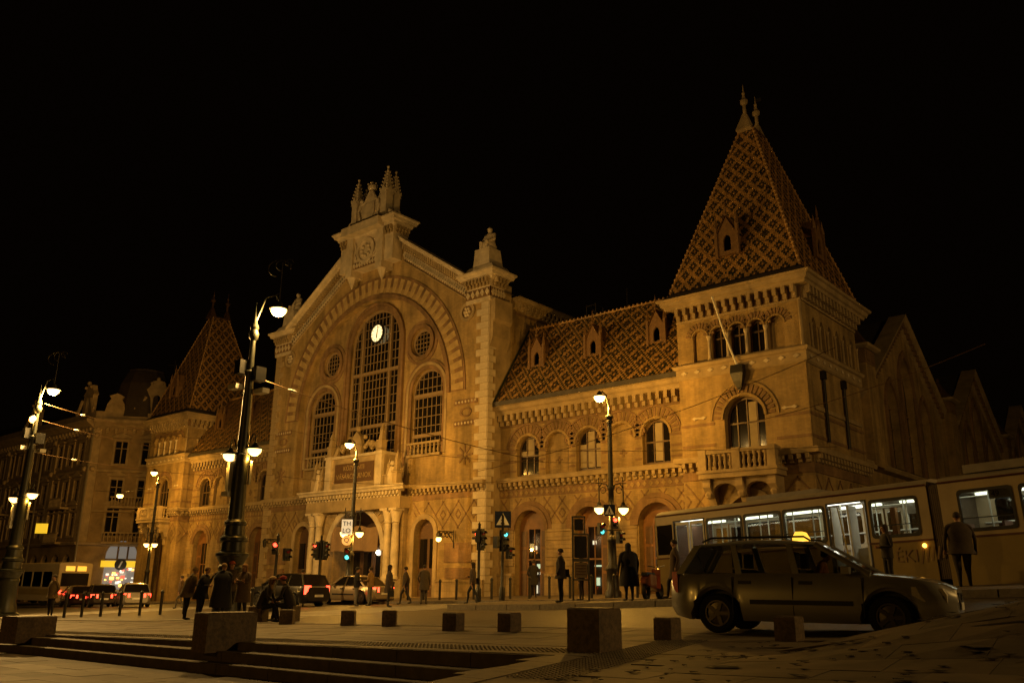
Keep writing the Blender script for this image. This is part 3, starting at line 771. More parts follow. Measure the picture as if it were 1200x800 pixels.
def pinnacle(x, y, z0, h, w):
    b = MB(); b.box(x-w/2, x+w/2, y-w/2, y+w/2, z0, z0+h*.55)
    b.loft([[(x+sx_*w*k/2, y+sy_*w*k/2, z0+h*t) for sx_, sy_ in ((-1, -1), (1, -1), (1, 1), (-1, 1))] for k, t in ((1.25, .55), (1.25, .58), (.9, .6), (.08, 1.0))])
    for i in range(6):
        t = .6+.38*i/6; k = .9*(1-(t-.6)/.4)+.15
        for sx_, sy_ in ((-1, -1), (1, -1), (1, 1), (-1, 1)): b.sphere((x+sx_*w*k*.52, y+sy_*w*k*.52, z0+h*t), .075, 5)
    b.sphere((x, y, z0+h*1.01), .1, 6)
    # little gables on the shaft
    for k in range(4):
        a = k*pi/2; c, s_ = cos(a), sin(a)
        b.add([(x+c*(u)-s_*v, y+s_*u+c*v, z0+h*zz) for u, v, zz in ((-w*.6, -w*.62, .5), (w*.6, -w*.62, .5), (0, -w*.62, .66), (0, 0, .66))], [(0, 1, 2), (0, 2, 3), (1, 3, 2)])
    return P('pinnacle', b, STONE)
CY = YA+.25
pinnacle(-1.6, CY, 24.23, 4.1, .56); pinnacle(1.6, CY, 24.23, 4.15, .6); pinnacle(1.6, CY+.75, 24.23, 4.0, .52); pinnacle(-1.6, CY+.75, 24.23, 3.6, .5)
b = MB(); fnc = fY(CY-.12)
b.wall([(-1.5, 24.23), (1.5, 24.23), (1.5, 25.93), (1.0, 26.43), (.55, 26.23), (0, 27.08), (-.55, 26.23), (-1.0, 26.43), (-1.5, 25.93)], [], fnc, 0, .35)
P('crest_panel', b, STONE)
b = MB(); sh = [(-.55, 26.03), (.55, 26.03), (.55, 25.23), (.3, 24.73), (0, 24.53), (-.3, 24.73), (-.55, 25.23)]; b.prism(sh, fnc, -.12, 0); P('coat_of_arms', b, STONE)
b = MB()
for s in (-1, 1): b.tube([(s*1.2, CY-.2, 24.33), (s*.95, CY-.25, 25.03), (s*1.15, CY-.25, 25.63), (s*.9, CY-.15, 26.13), (s*.5, CY-.1, 26.28)], .09, 6); b.sphere((s*1.05, CY, 26.48), .2, 7); b.tube([(s*.1, CY-.1, 27.03), (s*.7, CY-.1, 26.18)], .08, 5)
b.lathe([(.2, 0), (.34, .12), (.36, .3), (.2, .42), (.05, .55)], (0, CY, 27.08), 9); b.sphere((0, CY, 27.68), .09, 6)
for k in range(6): b.sphere((.32*cos(k*pi/3), CY+.32*sin(k*pi/3), 27.53), .08, 5)
P('stone_crown', b, STONE)
b = MB()   # pierced rail on the right side
b.wall(rect(CY+.1, CY+.65, 24.23, 25.63), [circ(CY+.38, 24.93, .2, 10)], fX(1.7), 0, .2); P('pierced_rail', b, STONE)
for s in (-1, 1):
    b = MB(); b.tube([(s*2.0, CY, 24.33), (s*2.15, CY, 25.0), (s*2.4, CY, 24.6), (s*2.7, CY, 24.35)], [.26, .22, .18, .14], 6); b.sphere((s*2.9, CY, 24.45), .2, 7); P('scroll_ornament', b, STONE)
# --- nave behind
b = MB(); b.box(10.6, 11.0, 1.8, 46, 9.0, 16.6); b.box(-11.0, -10.6, 1.8, 46, 9.0, 16.6); b.box(-11, 11, 45.6, 46, 0, 17); P('nave_wall', b, BRICK)
b = MB(); b.add([(-11.4, .9, 17.3), (0, .9, 22.4), (11.4, .9, 17.3), (-11.4, 46, 17.3), (0, 46, 22.4), (11.4, 46, 17.3)], [(0, 1, 4, 3), (1, 2, 5, 4), (0, 2, 1), (3, 4, 5)]); P('nave_roof', b, LEAD)
b = MB(); cornice(b, 2.0, 46, 16.6, [(0, .02), (.1, .15), (.45, .2), (.5, .45), (.65, .55), (.75, .55)], fX(11.0), ends=False); P('nave_cornice', b, STONE2)
b = MB(); corbels(b, 2.2, 30, 16.55, .5, .32, .16, .42, fX(11.0)); P('nave_corbels', b, STONE2, kind='stuff')
b = MB(); b.box(11.0, 11.04, 2.2, 30, 16.3, 16.45); P('brick_band', b, DARKST)
b = MB()
for x, y in ((8.6, 17), (8.2, 20)):
    b.box(x-.5, x+.5, y-.5, y+.5, 17, 19.9)
P('roof_vent', b, LEAD)
b = MB()
for x in (13.8, 14.5): b.tube([(x, 6, 12), (x, 6, 17.3)], .04, 5); b.tube([(x, 6.8, 12), (x, 6.8, 17.2)], .04, 5)
for z in (16.0, 17.2): b.tube([(13.8, 6, z), (14.5, 6, z)], .03, 5); b.tube([(13.8, 6, z), (13.8, 6.8, z)], .03, 5); b.tube([(14.5, 6, z), (14.5, 6.8, z)], .03, 5)
P('roof_ladder_frame', b, STEEL)
b = MB(); b.tube([(15.6, 8, 12), (15.6, 8, 18.6)], [.16, .03], 6); P('roof_spike', b, LEAD)
# --- entrance porch
YP = -.62
b = MB()
b.wall([(-4.5, -2), (4.5, -2), (4.5, 4.7), (-4.5, 4.7)], [arch(0, 5.15, -2+.02, 1.95, 16)], fY(YP+.1), 0, .5); P('porch_wall', b, RUST)
b = MB(); b.arc(0, 1.95, 2.58, 2.95, 0, pi, fY(YP+.1), -.1, .02, 22); P('porch_arch', b, STONE)
b = MB(); small_voussoirs(b, 0, 1.95, 2.98, 3.5, 17, fY(YP+.1), .05); P('porch_voussoirs', b, STONE2, kind='stuff')
for s in (-1, 1):
    for dx in (3.45, 4.15):
        c = MB(); c.box(s*dx-.3, s*dx+.3, YP-.5, YP+.1, -1.6, .25); c.lathe([(.29, .25), (.29, .36), (.235, .45), (.25, 2.0), (.21, 3.55), (.27, 3.6), (.24, 3.7), (.3, 3.95), (.4, 4.3)], (s*dx, YP-.2, 0), 12)
        c.box(s*dx-.4, s*dx+.4, YP-.6, YP+.1, 4.3, 4.45); P('porch_column', c, STONE, True)
b = MB(); b.box(-4.7, 4.7, YP-.45, YC, 4.45, 5.15); P('entablature', b, STONE2)
b = MB(); corbels(b, -4.7, 4.7, 5.15, .35, .3, .14, .32, fY(YP-.3)); P('porch_dentils', b, STONE, kind='stuff')
b = MB(); cornice(b, -4.8, 4.8, 5.45, [(0, .05), (.1, .4), (.22, .45), (.3, .55), (.4, .55)], fY(YP-.3)); P('porch_cornice', b, STONE)
b = MB(); b.box(-2.9, 2.9, YP-.3, YR+.1, 5.85, 7.9); P('attic', b, STONE2)
b = MB()
for s in (-1, 1): b.box(s*2.55-.3, s*2.55+.3, YP-.48, YP-.2, 5.85, 7.9); b.box(s*2.55-.36, s*2.55+.36, YP-.55, YP-.2, 7.9, 8.1)
b.box(-2.9, 2.9, YP-.45, YR, 7.9, 8.08); P('attic_pilaster', b, STONE)
b = MB(); b.box(-1.95, 1.95, YP-.36, YP-.28, 6.3, 7.55); pq = P('name_plaque', b, WOOD)
GILT = mat('faded_gilt', (.33, .24, .12), .5, .2, 5)
text('KÖZPONTI', .42, pq, (0, YP-.37, 7.22), (pi/2, 0, 0), GILT); text('VÁSÁRCSARNOK', .46, pq, (0, YP-.37, 6.68), (pi/2, 0, 0), GILT)
b = MB()     # cresting of the attic: scrolls, shield, side obelisks
b.prism([(-.5, 8.08), (.5, 8.08), (.6, 8.7), (.35, 9.3), (0, 9.6), (-.35, 9.3), (-.6, 8.7)], fY(YP-.3), 0, .3)
for s in (-1, 1):
    b.tube([(s*2.2, YP-.15, 8.1), (s*1.9, YP-.15, 8.7), (s*1.5, YP-.15, 8.4), (s*1.15, YP-.15, 8.85), (s*.75, YP-.15, 8.5)], [.2, .17, .15, .16, .16], 6)
    b.sphere((s*1.5, YP-.15, 8.75), .2, 7); b.sphere((s*.75, YP-.15, 9.2), .16, 7)
b.sphere((0, YP-.15, 9.8), .2, 7)
P('attic_cresting', b, STONE2)
for x, z, h in ((-2.55, 8.1, 1.75), (2.55, 8.1, 1.75), (-4.1, 5.85, 2.2), (4.1, 5.85, 2.2), (-3.4, 5.85, 1.7), (3.4, 5.85, 1.7)):
    b = MB(); w = .42; y = YP-.25
    b.box(x-w/2, x+w/2, y-w/2, y+w/2, z, z+h*.35)
    b.loft([[(x+a*w*k/2, y+c*w*k/2, z+h*t) for a, c in ((-1, -1), (1, -1), (1, 1), (-1, 1))] for k, t in ((1.25, .35), (1.25, .4), (.8, .42), (.5, .7), (.62, .74), (.05, 1))])
    P('obelisk', b, STONE2)
for s in (-1, 1):
    b = MB(); b.tube([(s*3.75, YP-.3, 5.9), (s*3.65, YP-.35, 6.5), (s*3.75, YP-.3, 7.0)], [.3, .22, .16], 7); b.sphere((s*3.75, YP-.32, 7.22), .17, 8); P('attic_figure', b, STONE, True)
# recess of the doorway: doors, lit lobby
b = MB(); b.box(-2.6, 2.6, 1.6, 1.7, -2, 4.8); P('lobby_wall', b, WOOD)
b = MB(); b.box(-2.7, -2.55, YP+.55, 1.7, -2, 4.8); b.box(2.55, 2.7, YP+.55, 1.7, -2, 4.8); b.box(-2.7, 2.7, YP+.55, 1.7, 4.65, 4.8); P('lobby_side', b, RUST)
for x in (-1.75, -.6, .6, 1.75):
    b = MB(); b.wall(rect(x-.55, x+.55, -1.0, 2.1), [rect(x-.4, x+.4, -.1, 1.95)], fY(1.1), 0, .07); d = P('door', b, WOOD)
    g = MB(); g.box(x-.4, x+.4, 1.13, 1.15, -.1, 1.95); g.obj('pane', GLASS, d); g = MB(); g.tube([(x+.46, 1.05, .0), (x+.46, 1.05, .4)], .02, 5); g.obj('handle', STEEL, d)
b = MB(); b.box(-2.5, 2.5, 1.0, 1.2, 2.1, 2.3); b.box(-.08, .08, 1.0, 1.2, -1, 4.4); P('door_transom', b, WOOD)
for (x, z) in ((.9, 1.9),):
    b = MB(); b.sphere((x, .75, z), .2, 12); lp = P('lobby_lamp', b, SHOPW, True); MATS['lit_shop_white']
    b = MB(); b.tube([(x, .75, z+.18), (x, .75, 4.6)], .015, 5); b.obj('stem', IRON, lp)
lamp_light('lobby_light', (.9, .5, 1.9), 45, hall, .15, (1, .8, .5))
b = MB(); b.tube([(1.0, .9, 1.5), (2.0, .9, .5)], .04, 6); b.tube([(1.0, .9, 1.7), (2.0, .9, .7)], .03, 6); P('stair_rail', b, STEEL)
# fabric banner over the doors
BANN = mat('pale_banner_cloth', (.27, .18, .115), .85, .12, 3)
b = MB(); nx = 24; rows = [[(-2.3+4.6*i/nx, YP+.0+.05*sin(i*.9), z+.08*sin(i*.55)*(1 if k else .5)) for i in range(nx+1)] for k, z in enumerate((1.95, 2.75, 3.45))]
b.loft(rows, cap=False, closed=False)
o = P('entrance_banner', b, BANN); g = MB(); g.prism(circ(-.35, 2.7, .38, 16), fY(YP), -.07, -.055); g.obj('red_emblem', mat('faded_red_cloth', (.3, .06, .03), .85), o)
# --- ground storey pieces on the centre and wings
for s in (-1, 1):
    b = MB(); b.arc(s*side_dx, 2.9, .85, 1.15, 0, pi, fY(YC), -.08, .02, 12); b.box(s*side_dx-1.15, s*side_dx-.85, YC-.08, YC+.02, -.8, 2.9); b.box(s*side_dx+.85, s*side_dx+1.15, YC-.08, YC+.02, -.8, 2.9); P('door_surround', b, STONE2)
    b = MB(); b.prism(arch(s*side_dx, 1.7, -.75, 2.9), fY(YC), .4, .48); d = P('side_door', b, WOOD)
    for q in (-1, 1): 
        g = MB(); g.box(s*side_dx+q*.42-.3, s*side_dx+q*.42+.3, YC+.36, YC+.4, .9, 2.6); g.obj('pane', GLASS, d); g = MB(); g.box(s*side_dx+q*.42-.3, s*side_dx+q*.42+.3, YC+.36, YC+.4, -.5, .6); g.obj('door_panel', WOOD, d)
    # dentil course on the centre, either side of the porch
    ua, ub = sorted((s*4.9, s*11.0))
    b = MB(); corbels(b, ua, ub, 5.2, .34, .28, .16, .36, fY(YC)); P('dentil_course', b, STONE2, kind='stuff')
    b = MB(); cornice(b, ua, ub, 5.5, [(0, .05), (.05, .3), (.2, .34), (.28, .28)], fY(YC), ends=False); P('string_course', b, STONE2)
    b = MB(); b.box(ua, ub, YC-.03, YC+.02, 4.85, 5.2); P('brick_band', b, BRICK2)
    b = MB(); diaper(b, ua+.1, ub-.1, 3.1, 4.75, 1.25, fY(YC), lambda u, z: hypot(u-s*side_dx, z-2.9) < 1.25 or (abs(u-s*side_dx) < 1.2 and z < 2.9)); P('diaper_brickwork', b, BRICK2, kind='stuff')
    b = MB(); b.box(s*8.9-1.1, s*8.9+1.1, YC-.06, YC+.02, 1.2, 2.3); P('stone_panel', b, BRICK2)
    b = MB(); b.box(s*8.9-1.0, s*8.9+1.0, YC-.05, YC+.02, .3, .9); P('stone_panel', b, BRICK2)
    for (u0_, u1_) in ((s*4.9, s*side_dx-s*1.2), (s*side_dx+s*1.2, s*11)):
        a_, c_ = sorted((u0_, u1_)); b = MB(); b.box(a_, c_, YC-.18, YC+.02, -2.6, .1); b.box(a_, c_, YC-.22, YC+.02, .1, .24); P('plinth', b, RUST)
    # wall bracket lantern
    x = s*8.6
    b = MB(); b.tube([(x, YC-.1, 3.0), (x, YC-.1, 2.0)], .03, 5); b.tube([(x, YC-.1, 2.9), (x, YC-1.3, 2.9)], .03, 5); b.tube([(x, YC-.1, 2.3), (x, YC-.5, 2.75), (x, YC-1.0, 2.88)], .025, 5)
    for k in range(3): b.arc(0, 0, .12, .16, 0, 1.8*pi, lambda u, v, w: (x+w, YC-.35-.3*k+u, 2.72+v), -.02, .02, 10)
    b.lathe([(.03, .1), (.14, -.02), (.16, -.1), (.1, -.42), (.02, -.5)], (x, YC-1.3, 2.8), 8); wl = P('wall_lantern', b, IRON)
    if s > 0:
        g = MB(); g.sphere((x, YC-1.3, 2.45), .16, 10); g.obj('lamp_glass', BOWLGLOW, wl, True); lamp_light('bulb', (x, YC-1.55, 2.3), 45, hall, .1)
for s in (-1, 1):
    fn = fY(YW); X = lambda u: s*u
    ua, ub = sorted((s*11, s*23.6))
    wins = [13.08, 17.32, 21.55]; blinds = [15.2, 19.43]; W_ = 1.62; ZS = 7.42
    gd = [13.25, 17.35, 21.45]; GWd = 2.15; GZ = 2.95
    b = MB(); zb_ = -2.6
    holes = [arch(s*u, W_, 5.95, ZS) for u in wins+blinds]+[arch(s*u, GWd, -.75 if s > 0 else -1.6, GZ, 12) for u in gd]
    b.wall(rect(ua, ub, zb_, 9.3), holes, fn, 0, .45); P('wing_wall', b, BRICK)
    b = MB()
    for u in blinds: b.box(s*u-.85, s*u+.85, YW+.22, YW+.3, 5.9, 8.3)
    P('blind_arch_back', b, BRICK)
    for k, u in enumerate(wins): window(fn, arch, s*u, W_, 5.98, ZS, .25, (3, 2), blind=(0b0000011, 0b1110111, 0b0100010)[k] if s > 0 else 0, transom=[7.1])
    b = MB(); bb = MB()
    for u in wins+blinds:
        b.arc(s*u, ZS, .83, .95, 0, pi, fn, -.08, .02, 14); small_voussoirs(bb, s*u, ZS, .98, 1.42, 15, fn, .05)
    P('arch_moulding', b, BRICK); P('arch_voussoirs', bb, BRICK2, kind='stuff')
    b = MB()
    for u in wins+blinds: b.arc(s*u, ZS, 1.45, 1.55, .12, pi-.12, fn, -.07, .02, 14)
    P('arch_hood', b, BRICK2)
    for u in blinds:
        b = MB()
        for k in range(4): a = k*pi/2; b.box(-.05, .05, 0, 1, .06, .22, fn=lambda x, y, z: (s*u+x*cos(a)+z*sin(a), YW+.22-.03*y, 6.7+z*cos(a)-x*sin(a)))
        P('brick_ornament', b, BRICK2)
    for z in (6.2, 6.75, 7.3):
        b = MB()
        for (c0_, c1_) in ((11.2, 12.2), (13.95, 14.35), (16.05, 16.45), (18.2, 18.58), (20.3, 20.7), (22.4, 23.5)): b.box(min(s*c0_, s*c1_), max(s*c0_, s*c1_), YW-.015, YW+.02, z, z+.12)
        P('brick_band', b, BRICK2)
    # dentil course and frieze
    b = MB(); corbels(b, ua, ub, 5.25, .36, .3, .17, .38, fn); P('dentil_course', b, STONE2, kind='stuff')
    b = MB(); cornice(b, ua, ub, 5.58, [(0, .05), (.05, .32), (.22, .36), (.3, .3)], fn, ends=False); P('string_course', b, STONE2)
    b = MB(); b.box(ua, ub, YW-.03, YW+.02, 4.78, 5.22); P('brick_band', b, BRICK2)
    b = MB()
    for i in range(34): u = ua+(ub-ua)*(i+.5)/34; b.prism([(u-.14, 5.0), (u, 4.85), (u+.14, 5.0), (u, 5.15)], fn, -.05, 0)
    P('band_stones', b, BRICK, kind='stuff')
    b = MB(); diaper(b, ua+.1, ub-.1, 2.9, 4.68, 1.05, fn, lambda u, z: any(hypot(u-s*g_, z-GZ) < 1.5 or (abs(u-s*g_) < 1.5 and z < GZ) for g_ in gd)); P('diaper_brickwork', b, BRICK2, kind='stuff')
    # ground storey arches
    for k, u in enumerate(gd):
        b = MB(); b.arc(s*u, GZ, 1.08, 1.32, 0, pi, fn, -.1, .02, 16); b.arc(s*u, GZ, 1.34, 1.58, 0, pi, fn, -.05, .02, 16); P('arch_moulding', b, BRICK2)
        b = MB(); b.prism(arch(s*u, 2.5, -.9 if s > 0 else -1.8, GZ, 14), fn, 1.0, 1.1); P('doorway_back', b, WOOD)
        zf = -.9 if s > 0 else -1.8
        b = MB(); b.wall(arch(s*u, 2.3, zf, GZ, 14), [rect(s*u-.42, s*u+.42, zf+.1, 3.0)], fn, .42, .5); d = P('doorway_screen', b, DOORP)
        g = MB(); g.box(s*u-.42, s*u+.42, YW+.46, YW+.48, zf+.1, 3.0); g.obj('pane', CLEAR if s > 0 else GLASS, d)
        g = MB(); g.box(s*u-.42, s*u+.42, YW+.43, YW+.49, 1.3, 1.38); g.box(s*u-.025, s*u+.025, YW+.43, YW+.49, zf+.1, 3.0); g.obj('glazing_bars', DOORP, d)
        for q in (-1, 1):
            for z0_, z1_ in ((zf+.2, .6), (.75, 1.9), (2.05, 2.9)):
                g = MB(); g.box(s*u+q*.73-.2, s*u+q*.73+.2, YW+.39, YW+.42, z0_, z1_); g.obj('door_panel', WOOD, d)
        if s > 0:
            items = [[(-.25, 2.0, .1, .1, SHOPW), (.12, 1.0, .24, .12, SHOPG), (.1, .62, .25, .07, SHOPW), (-.2, -.15, .1, .3, SHOPW), (.3, .75, .09, .1, REDDIM)],
                     [(-.3, 2.2, .1, .1, SHOPW), (.0, 1.0, .3, .04, SHOPG), (-.1, .2, .1, .2, SHOPG)],
                     [(-.28, 1.5, .17, .42, SHOPG), (.2, 1.5, .12, .4, SHOPG), (-.25, .55, .08, .3, MATS['lit_lantern_glass'])]][k]
            for (du, z, hw_, hh_, m_) in items:
                g = MB(); g.box(u+du-hw_, u+du+hw_, YW+.8, YW+.86, z-hh_, z+hh_); g.obj('lit_display', m_, d)
            lamp_light('hall_light', (u, YW+.72, 2.4), 7, hall, .1, (1, .8, .5))
    for (c0_, c1_) in ((11, 12.1), (14.4, 16.2), (18.5, 20.3), (22.6, 23.6)):
        a_, c_ = sorted((s*c0_, s*c1_)); b = MB(); b.box(a_, c_, YW-.16, YW+.02, -2.6, .45); b.box(a_, c_, YW-.2, YW+.02, .45, .6); P('plinth', b, RUST)
        b = MB()
        for z in (1.0, 1.45, 1.9, 2.35, 2.8): b.box(a_+.02, c_-.02, YW-.04, YW+.02, z, z+.4)
        P('rustication', b, RUST)
    # eaves: corbel table, cornice
    b = MB(); corbels(b, ua, ub, 8.95, .62, .42, .2, .46, fn); P('corbel_table', b, STONE2, kind='stuff')
    b = MB(); b.box(ua, ub, YW-.06, YW+.03, 8.85, 8.97); b.box(ua, ub, YW-.02, YW+.2, 8.9, 10.0); P('eaves_frieze', b, DARKST)
    b = MB(); cornice(b, ua, ub, 9.55, [(0, .05), (.02, .42), (.2, .5), (.28, .62), (.45, .68), (.5, .78), (.55, .78)], fn, ends=False); P('eaves_cornice', b, STONE2)
    # roof
    E0, E1 = (YW-.85, 10.05), (3.55, 15.5)
    xa, xb = (11.05, 23.55) if s > 0 else (-23.55, -11.05)
    b = MB(); b.box(xa, xb, E0[0], E0[0]+.15, 10.06, 10.32); P('gutter', b, LEAD)
    tile_roof('roof_tiles', (xa, E0[0]+.12, 10.3), (xb, E0[0]+.12, 10.3), (xb, E1[0], E1[1]), (xa, E1[0], E1[1]), .125, .145, wing_pat)
    b = MB(); b.add([(xa, 3.6, 15.45), (xb, 3.6, 15.45), (xb, 9, 9), (xa, 9, 9)], [(0, 1, 2, 3)]); P('rear_roof', b, LEAD)
    ridge_knobs((xa, 3.55, 15.52), (xb, 3.55, 15.52), 44)
    if s > 0:
        b = MB(); b.tube([(11.1, .2, 10.3), (11.1, 3.5, 15.5)], .07, 5); P('verge_flashing', b, TILE_G)
    for u in (13.2, 17.3, 21.45): dormer(s*u, 1.62, 12.35)
    b = MB(); b.box(ua+.3, ub-.3, 1.62, 1.7, 5.2, 9); P('inner_wall', b, GLASS)
# --- corner towers
def tower(s):
    x0, x1 = (23.6, 30.0) if s > 0 else (-30.0, -23.6); y1 = 6.9; xm = (x0+x1)/2
    fn = fY(0); zb_ = -2.8
    ar = [xm+k*1.05 for k in (-1.85, -.92, 0, .92, 1.85)]; AW, AZ = .78, 11.72
    holes = [arch(u, AW, 10.55, AZ, 10, 1.15) for u in ar]+[arch(xm+.1, 2.0, 5.95, 7.55, 14)]+[arch(xm+.1, 2.2, zb_+.3, 2.9, 12)]
    b = MB(); b.wall(rect(x0, x1, zb_, 13.0), holes, fn, 0, .5); P('tower_wall', b, BRICK)
    b = MB()
    for k in (0, 4): b.box(ar[k]-.45, ar[k]+.45, .2, .28, 10.5, 12.3)
    P('blind_arch_back', b, BRICK)
    for k in (1, 2, 3): window(fn, arch, ar[k], AW, 10.58, AZ, .28, (2, 2), fr=.06, transom=[11.6])
    window(fn, arch, xm+.1, 2.0, 5.97, 7.55, .32, (4, 2), transom=[7.35], blind=(0b1000100 if s > 0 else 0), fr=.1)
    b = MB(); b.box(xm-1.1, xm+1.3, 1.0, 1.1, zb_, 4.2); P('doorway_back', b, WOOD)
    b = MB(); b.arc(xm+.1, 2.9, 1.1, 1.4, 0, pi, fn, -.1, .02, 16); P('arch_moulding', b, STONE2)
    b = MB(); b2 = MB()
    for u in ar: b.arc(u, AZ, .4, .47, 0, pi, fn, -.06, .02, 10); small_voussoirs(b2, u, AZ, .5, .78, 11, fn, .04, .1, pi-.1)
    b.arc(xm+.1, 7.55, 1.02, 1.14, 0, pi, fn, -.12, .02, 18); small_voussoirs(b2, xm+.1, 7.55, 1.18, 1.55, 19, fn, .05)
    b.arc(xm+.1, 7.55, 1.6, 1.72, 0, pi, fn, -.06, .02, 18)
    P('arch_moulding', b, BRICK); P('arch_voussoirs', b2, BRICK2, kind='stuff')
    b = MB()
    for k in range(4): u = (ar[k]+ar[k+1])/2; b.lathe([(.11, 0), (.07, .08), (.065, .95), (.12, 1.1), (.12, 1.18)], (u, -.03, 10.55), 8)
    P('colonnette', b, STONE)
    # side wall towards the square
    fx = fX(x1); lan = [1.45+.98*k for k in range(6)]
    b = MB()
    b.wall(rect(0.03, y1, zb_, 13.0), [pointed(u, .5, 10.55, 11.75) for u in lan], fx, .02, .4); P('tower_side_wall', b, BRICK)
    for u in lan:
        b = MB(); b.box(u-.3, u+.3, .3, .34, 10.5, 12.4, fn=lambda a, q, c: fx(a, c, q)); f = P('lancet_pane', b, GLASS)
    b = MB()
    for u in [lan[0]-.5]+[l+.5 for l in lan]: b.lathe([(.1, 0), (.06, .1), (.06, 1.05), (.11, 1.2)], (x1+.03, u, 10.55), 7)
    P('colonnette', b, STONE2)
    b = MB(); b.box(x0, x0+.4, .02, y1, zb_, 13.0); b.box(x0, x1, y1-.4, y1, zb_, 13.0); P('tower_rear_wall', b, BRICK)
    # bands
    fs = [(fn, x0, x1)]+[(fx, 0, y1)]
    for f_, a_, c_ in fs:
        b = MB(); cornice(b, a_, c_, 9.72, [(0, .03), (.08, .1), (.5, .1), (.55, .2), (.68, .24), (.74, .18)], f_); P('string_course', b, STONE2)
        b = MB(); n = 9
        for i in range(n): u = a_+(c_-a_)*(i+.5)/n; b.prism([(u-.17, 10.02), (u, 9.92), (u+.17, 10.02), (u, 10.12)], f_, -.15, 0)
        P('band_stone', b, STONE)
        b = MB(); corbels(b, a_, c_, 12.72, .62, .4, .18, .44, f_); P('corbel_table', b, STONE2, kind='stuff')
        b = MB(); b.box(a_, c_, 0, 1, 12.62, 12.74, fn=lambda u, q, v: f_(u, v, -.06*q)); P('brick_band', b, STONE2)
        b = MB(); b.box(a_, c_, 0, 1, 12.75, 13.3, fn=lambda u, q, v: f_(u, v, -.03*q)); P('eaves_frieze', b, DARKST)
        b = MB(); cornice(b, a_, c_, 13.3, [(0, .1), (.02, .42), (.15, .46), (.2, .56), (.38, .62), (.42, .72), (.52, .76)], f_); P('tower_cornice', b, STONE2)
        b = MB(); corbels(b, a_, c_, 5.25, .36, .3, .17, .38, f_); P('dentil_course', b, STONE2, kind='stuff')
        b = MB(); cornice(b, a_, c_, 5.58, [(0, .05), (.05, .32), (.22, .36), (.3, .3)], f_); P('string_course', b, STONE2)
        b = MB(); b.box(a_, c_, 0, 1, 4.8, 5.22, fn=lambda u, q, v: f_(u, v, -.03*q)); P('brick_band', b, BRICK2)
        b = MB(); diaper(b, a_+.1, c_-.1, 3.0, 4.68, 1.37, f_, (lambda u, z: hypot(u-xm-.1, z-2.9) < 1.5 or (abs(u-xm-.1) < 1.5 and z < 2.9)) if f_ is fn else None); P('diaper_brickwork', b, BRICK2, kind='stuff')
        for z in (6.35, 7.35):
            b = MB()
            for (p_, q_) in (((x0+.05, xm-1.4), (xm+1.6, x1-.02)) if f_ is fn else ((.1, y1-.1),)): b.box(p_, q_, 0, 1, z, z+.14, fn=lambda u, q, v: f_(u, v, -.02*q))
            P('brick_band', b, BRICK2)
        if f_ is fn:
            for u in (x0+1.0, x1-.9):
                b = MB(); b.prism([(u-.38, 7.75), (u-.24, 7.67), (u-.1, 7.72), (u+.1, 7.72), (u+.24, 7.67), (u+.38, 7.75), (u+.24, 7.83), (u+.1, 7.78), (u-.1, 7.78), (u-.24, 7.83)], fn, -.06, .0); P('band_stone', b, STONE)
        else:
            b = MB(); b.box(.6, y1-.3, 0, 1, 7.65, 7.85, fn=lambda u, q, v: f_(u, v, -.04*q)); P('band_stone', b, STONE2)
            for u in (1.75, 4.3):
                b = MB(); b.tube([(x1+.1, u, 9.3), (x1+.1, u, 6.3)], .07, 6); b.box(x1, x1+.2, u-.14, u+.14, 9.2, 9.6); P('drainpipe', b, IRON)
    b = MB(); b.tube([(x1-.05, -.02, 10.4), (x1-.05, -.02, 12.6)], .09, 8); P('corner_colonnette', b, STONE2)
    # roof
    o = .5; zt = 13.86; za = 23.7; bl = (x0-o, -o); br = (x1+o, -o); c = 26.8 if s > 0 else -26.8
    tf = (c-.38, 2.75); tb = (c-.38, 4.35)
    b = MB(); b.loft([[(x0-o-.15, -o-.15, zt-.04), (x1+o+.15, -o-.15, zt-.04), (x1+o+.15, y1+o+.15, zt-.04), (x0-o-.15, y1+o+.15, zt-.04)], [(x0-.12, -.12, zt+.4), (x1+.12, -.12, zt+.4), (x1+.12, y1+.12, zt+.4), (x0-.12, y1+.12, zt+.4)]]); P('roof_base', b, LEAD)
    A = [(x0-.2, -.2), (x1+.2, -.2), (x1+.2, y1+.2), (x0-.2, y1+.2)]; T = [(c-.38, 2.75), (c+.38, 2.75), (c+.38, 4.3), (c-.38, 4.3)]
    z0 = zt+.4
    for k in range(4):
        if (k == 3 and s > 0) or (k == 2) : 
            b = MB(); b.add([(*A[k], z0), (*A[(k+1) % 4], z0), (*T[(k+1) % 4], za), (*T[k], za)], [(0, 1, 2, 3)]); P('rear_roof', b, TILE_B); continue
        tile_roof('roof_tiles', (*A[k], z0), (*A[(k+1) % 4], z0), (*T[(k+1) % 4], za), (*T[k], za), .095, .115, tower_pat)
    for k in range(4): ridge_knobs((*A[k], z0), (*T[k], za), 34, .075, 'hip_crest')
    b = MB(); b.box(c-.42, c+.42, 2.7, 4.35, za-.05, za+.1); P('ridge_cap', b, TILE_B)
    for y in (2.75, 4.25):
        b = MB(); b.loft([[(c-.42, y-.42 if y < 3 else y-.3, za-.1), (c+.42, y-.42 if y < 3 else y-.3, za-.1), (c+.42, y+.3, za-.1), (c-.42, y+.3, za-.1)], [(c-.1, y-.1, za+.95), (c+.1, y-.1, za+.95), (c+.1, y+.1, za+.95), (c-.1, y+.1, za+.95)]])
        b.lathe([(.1, .9), (.09, 1.5), (.2, 1.6), (.22, 1.75), (.1, 1.9), (.06, 2.1), (.09, 2.2), (.03, 2.35), (.01, 2.75)], (c, y, za), 8); P('roof_finial', b, TILE_B if s < 0 else STONE2)
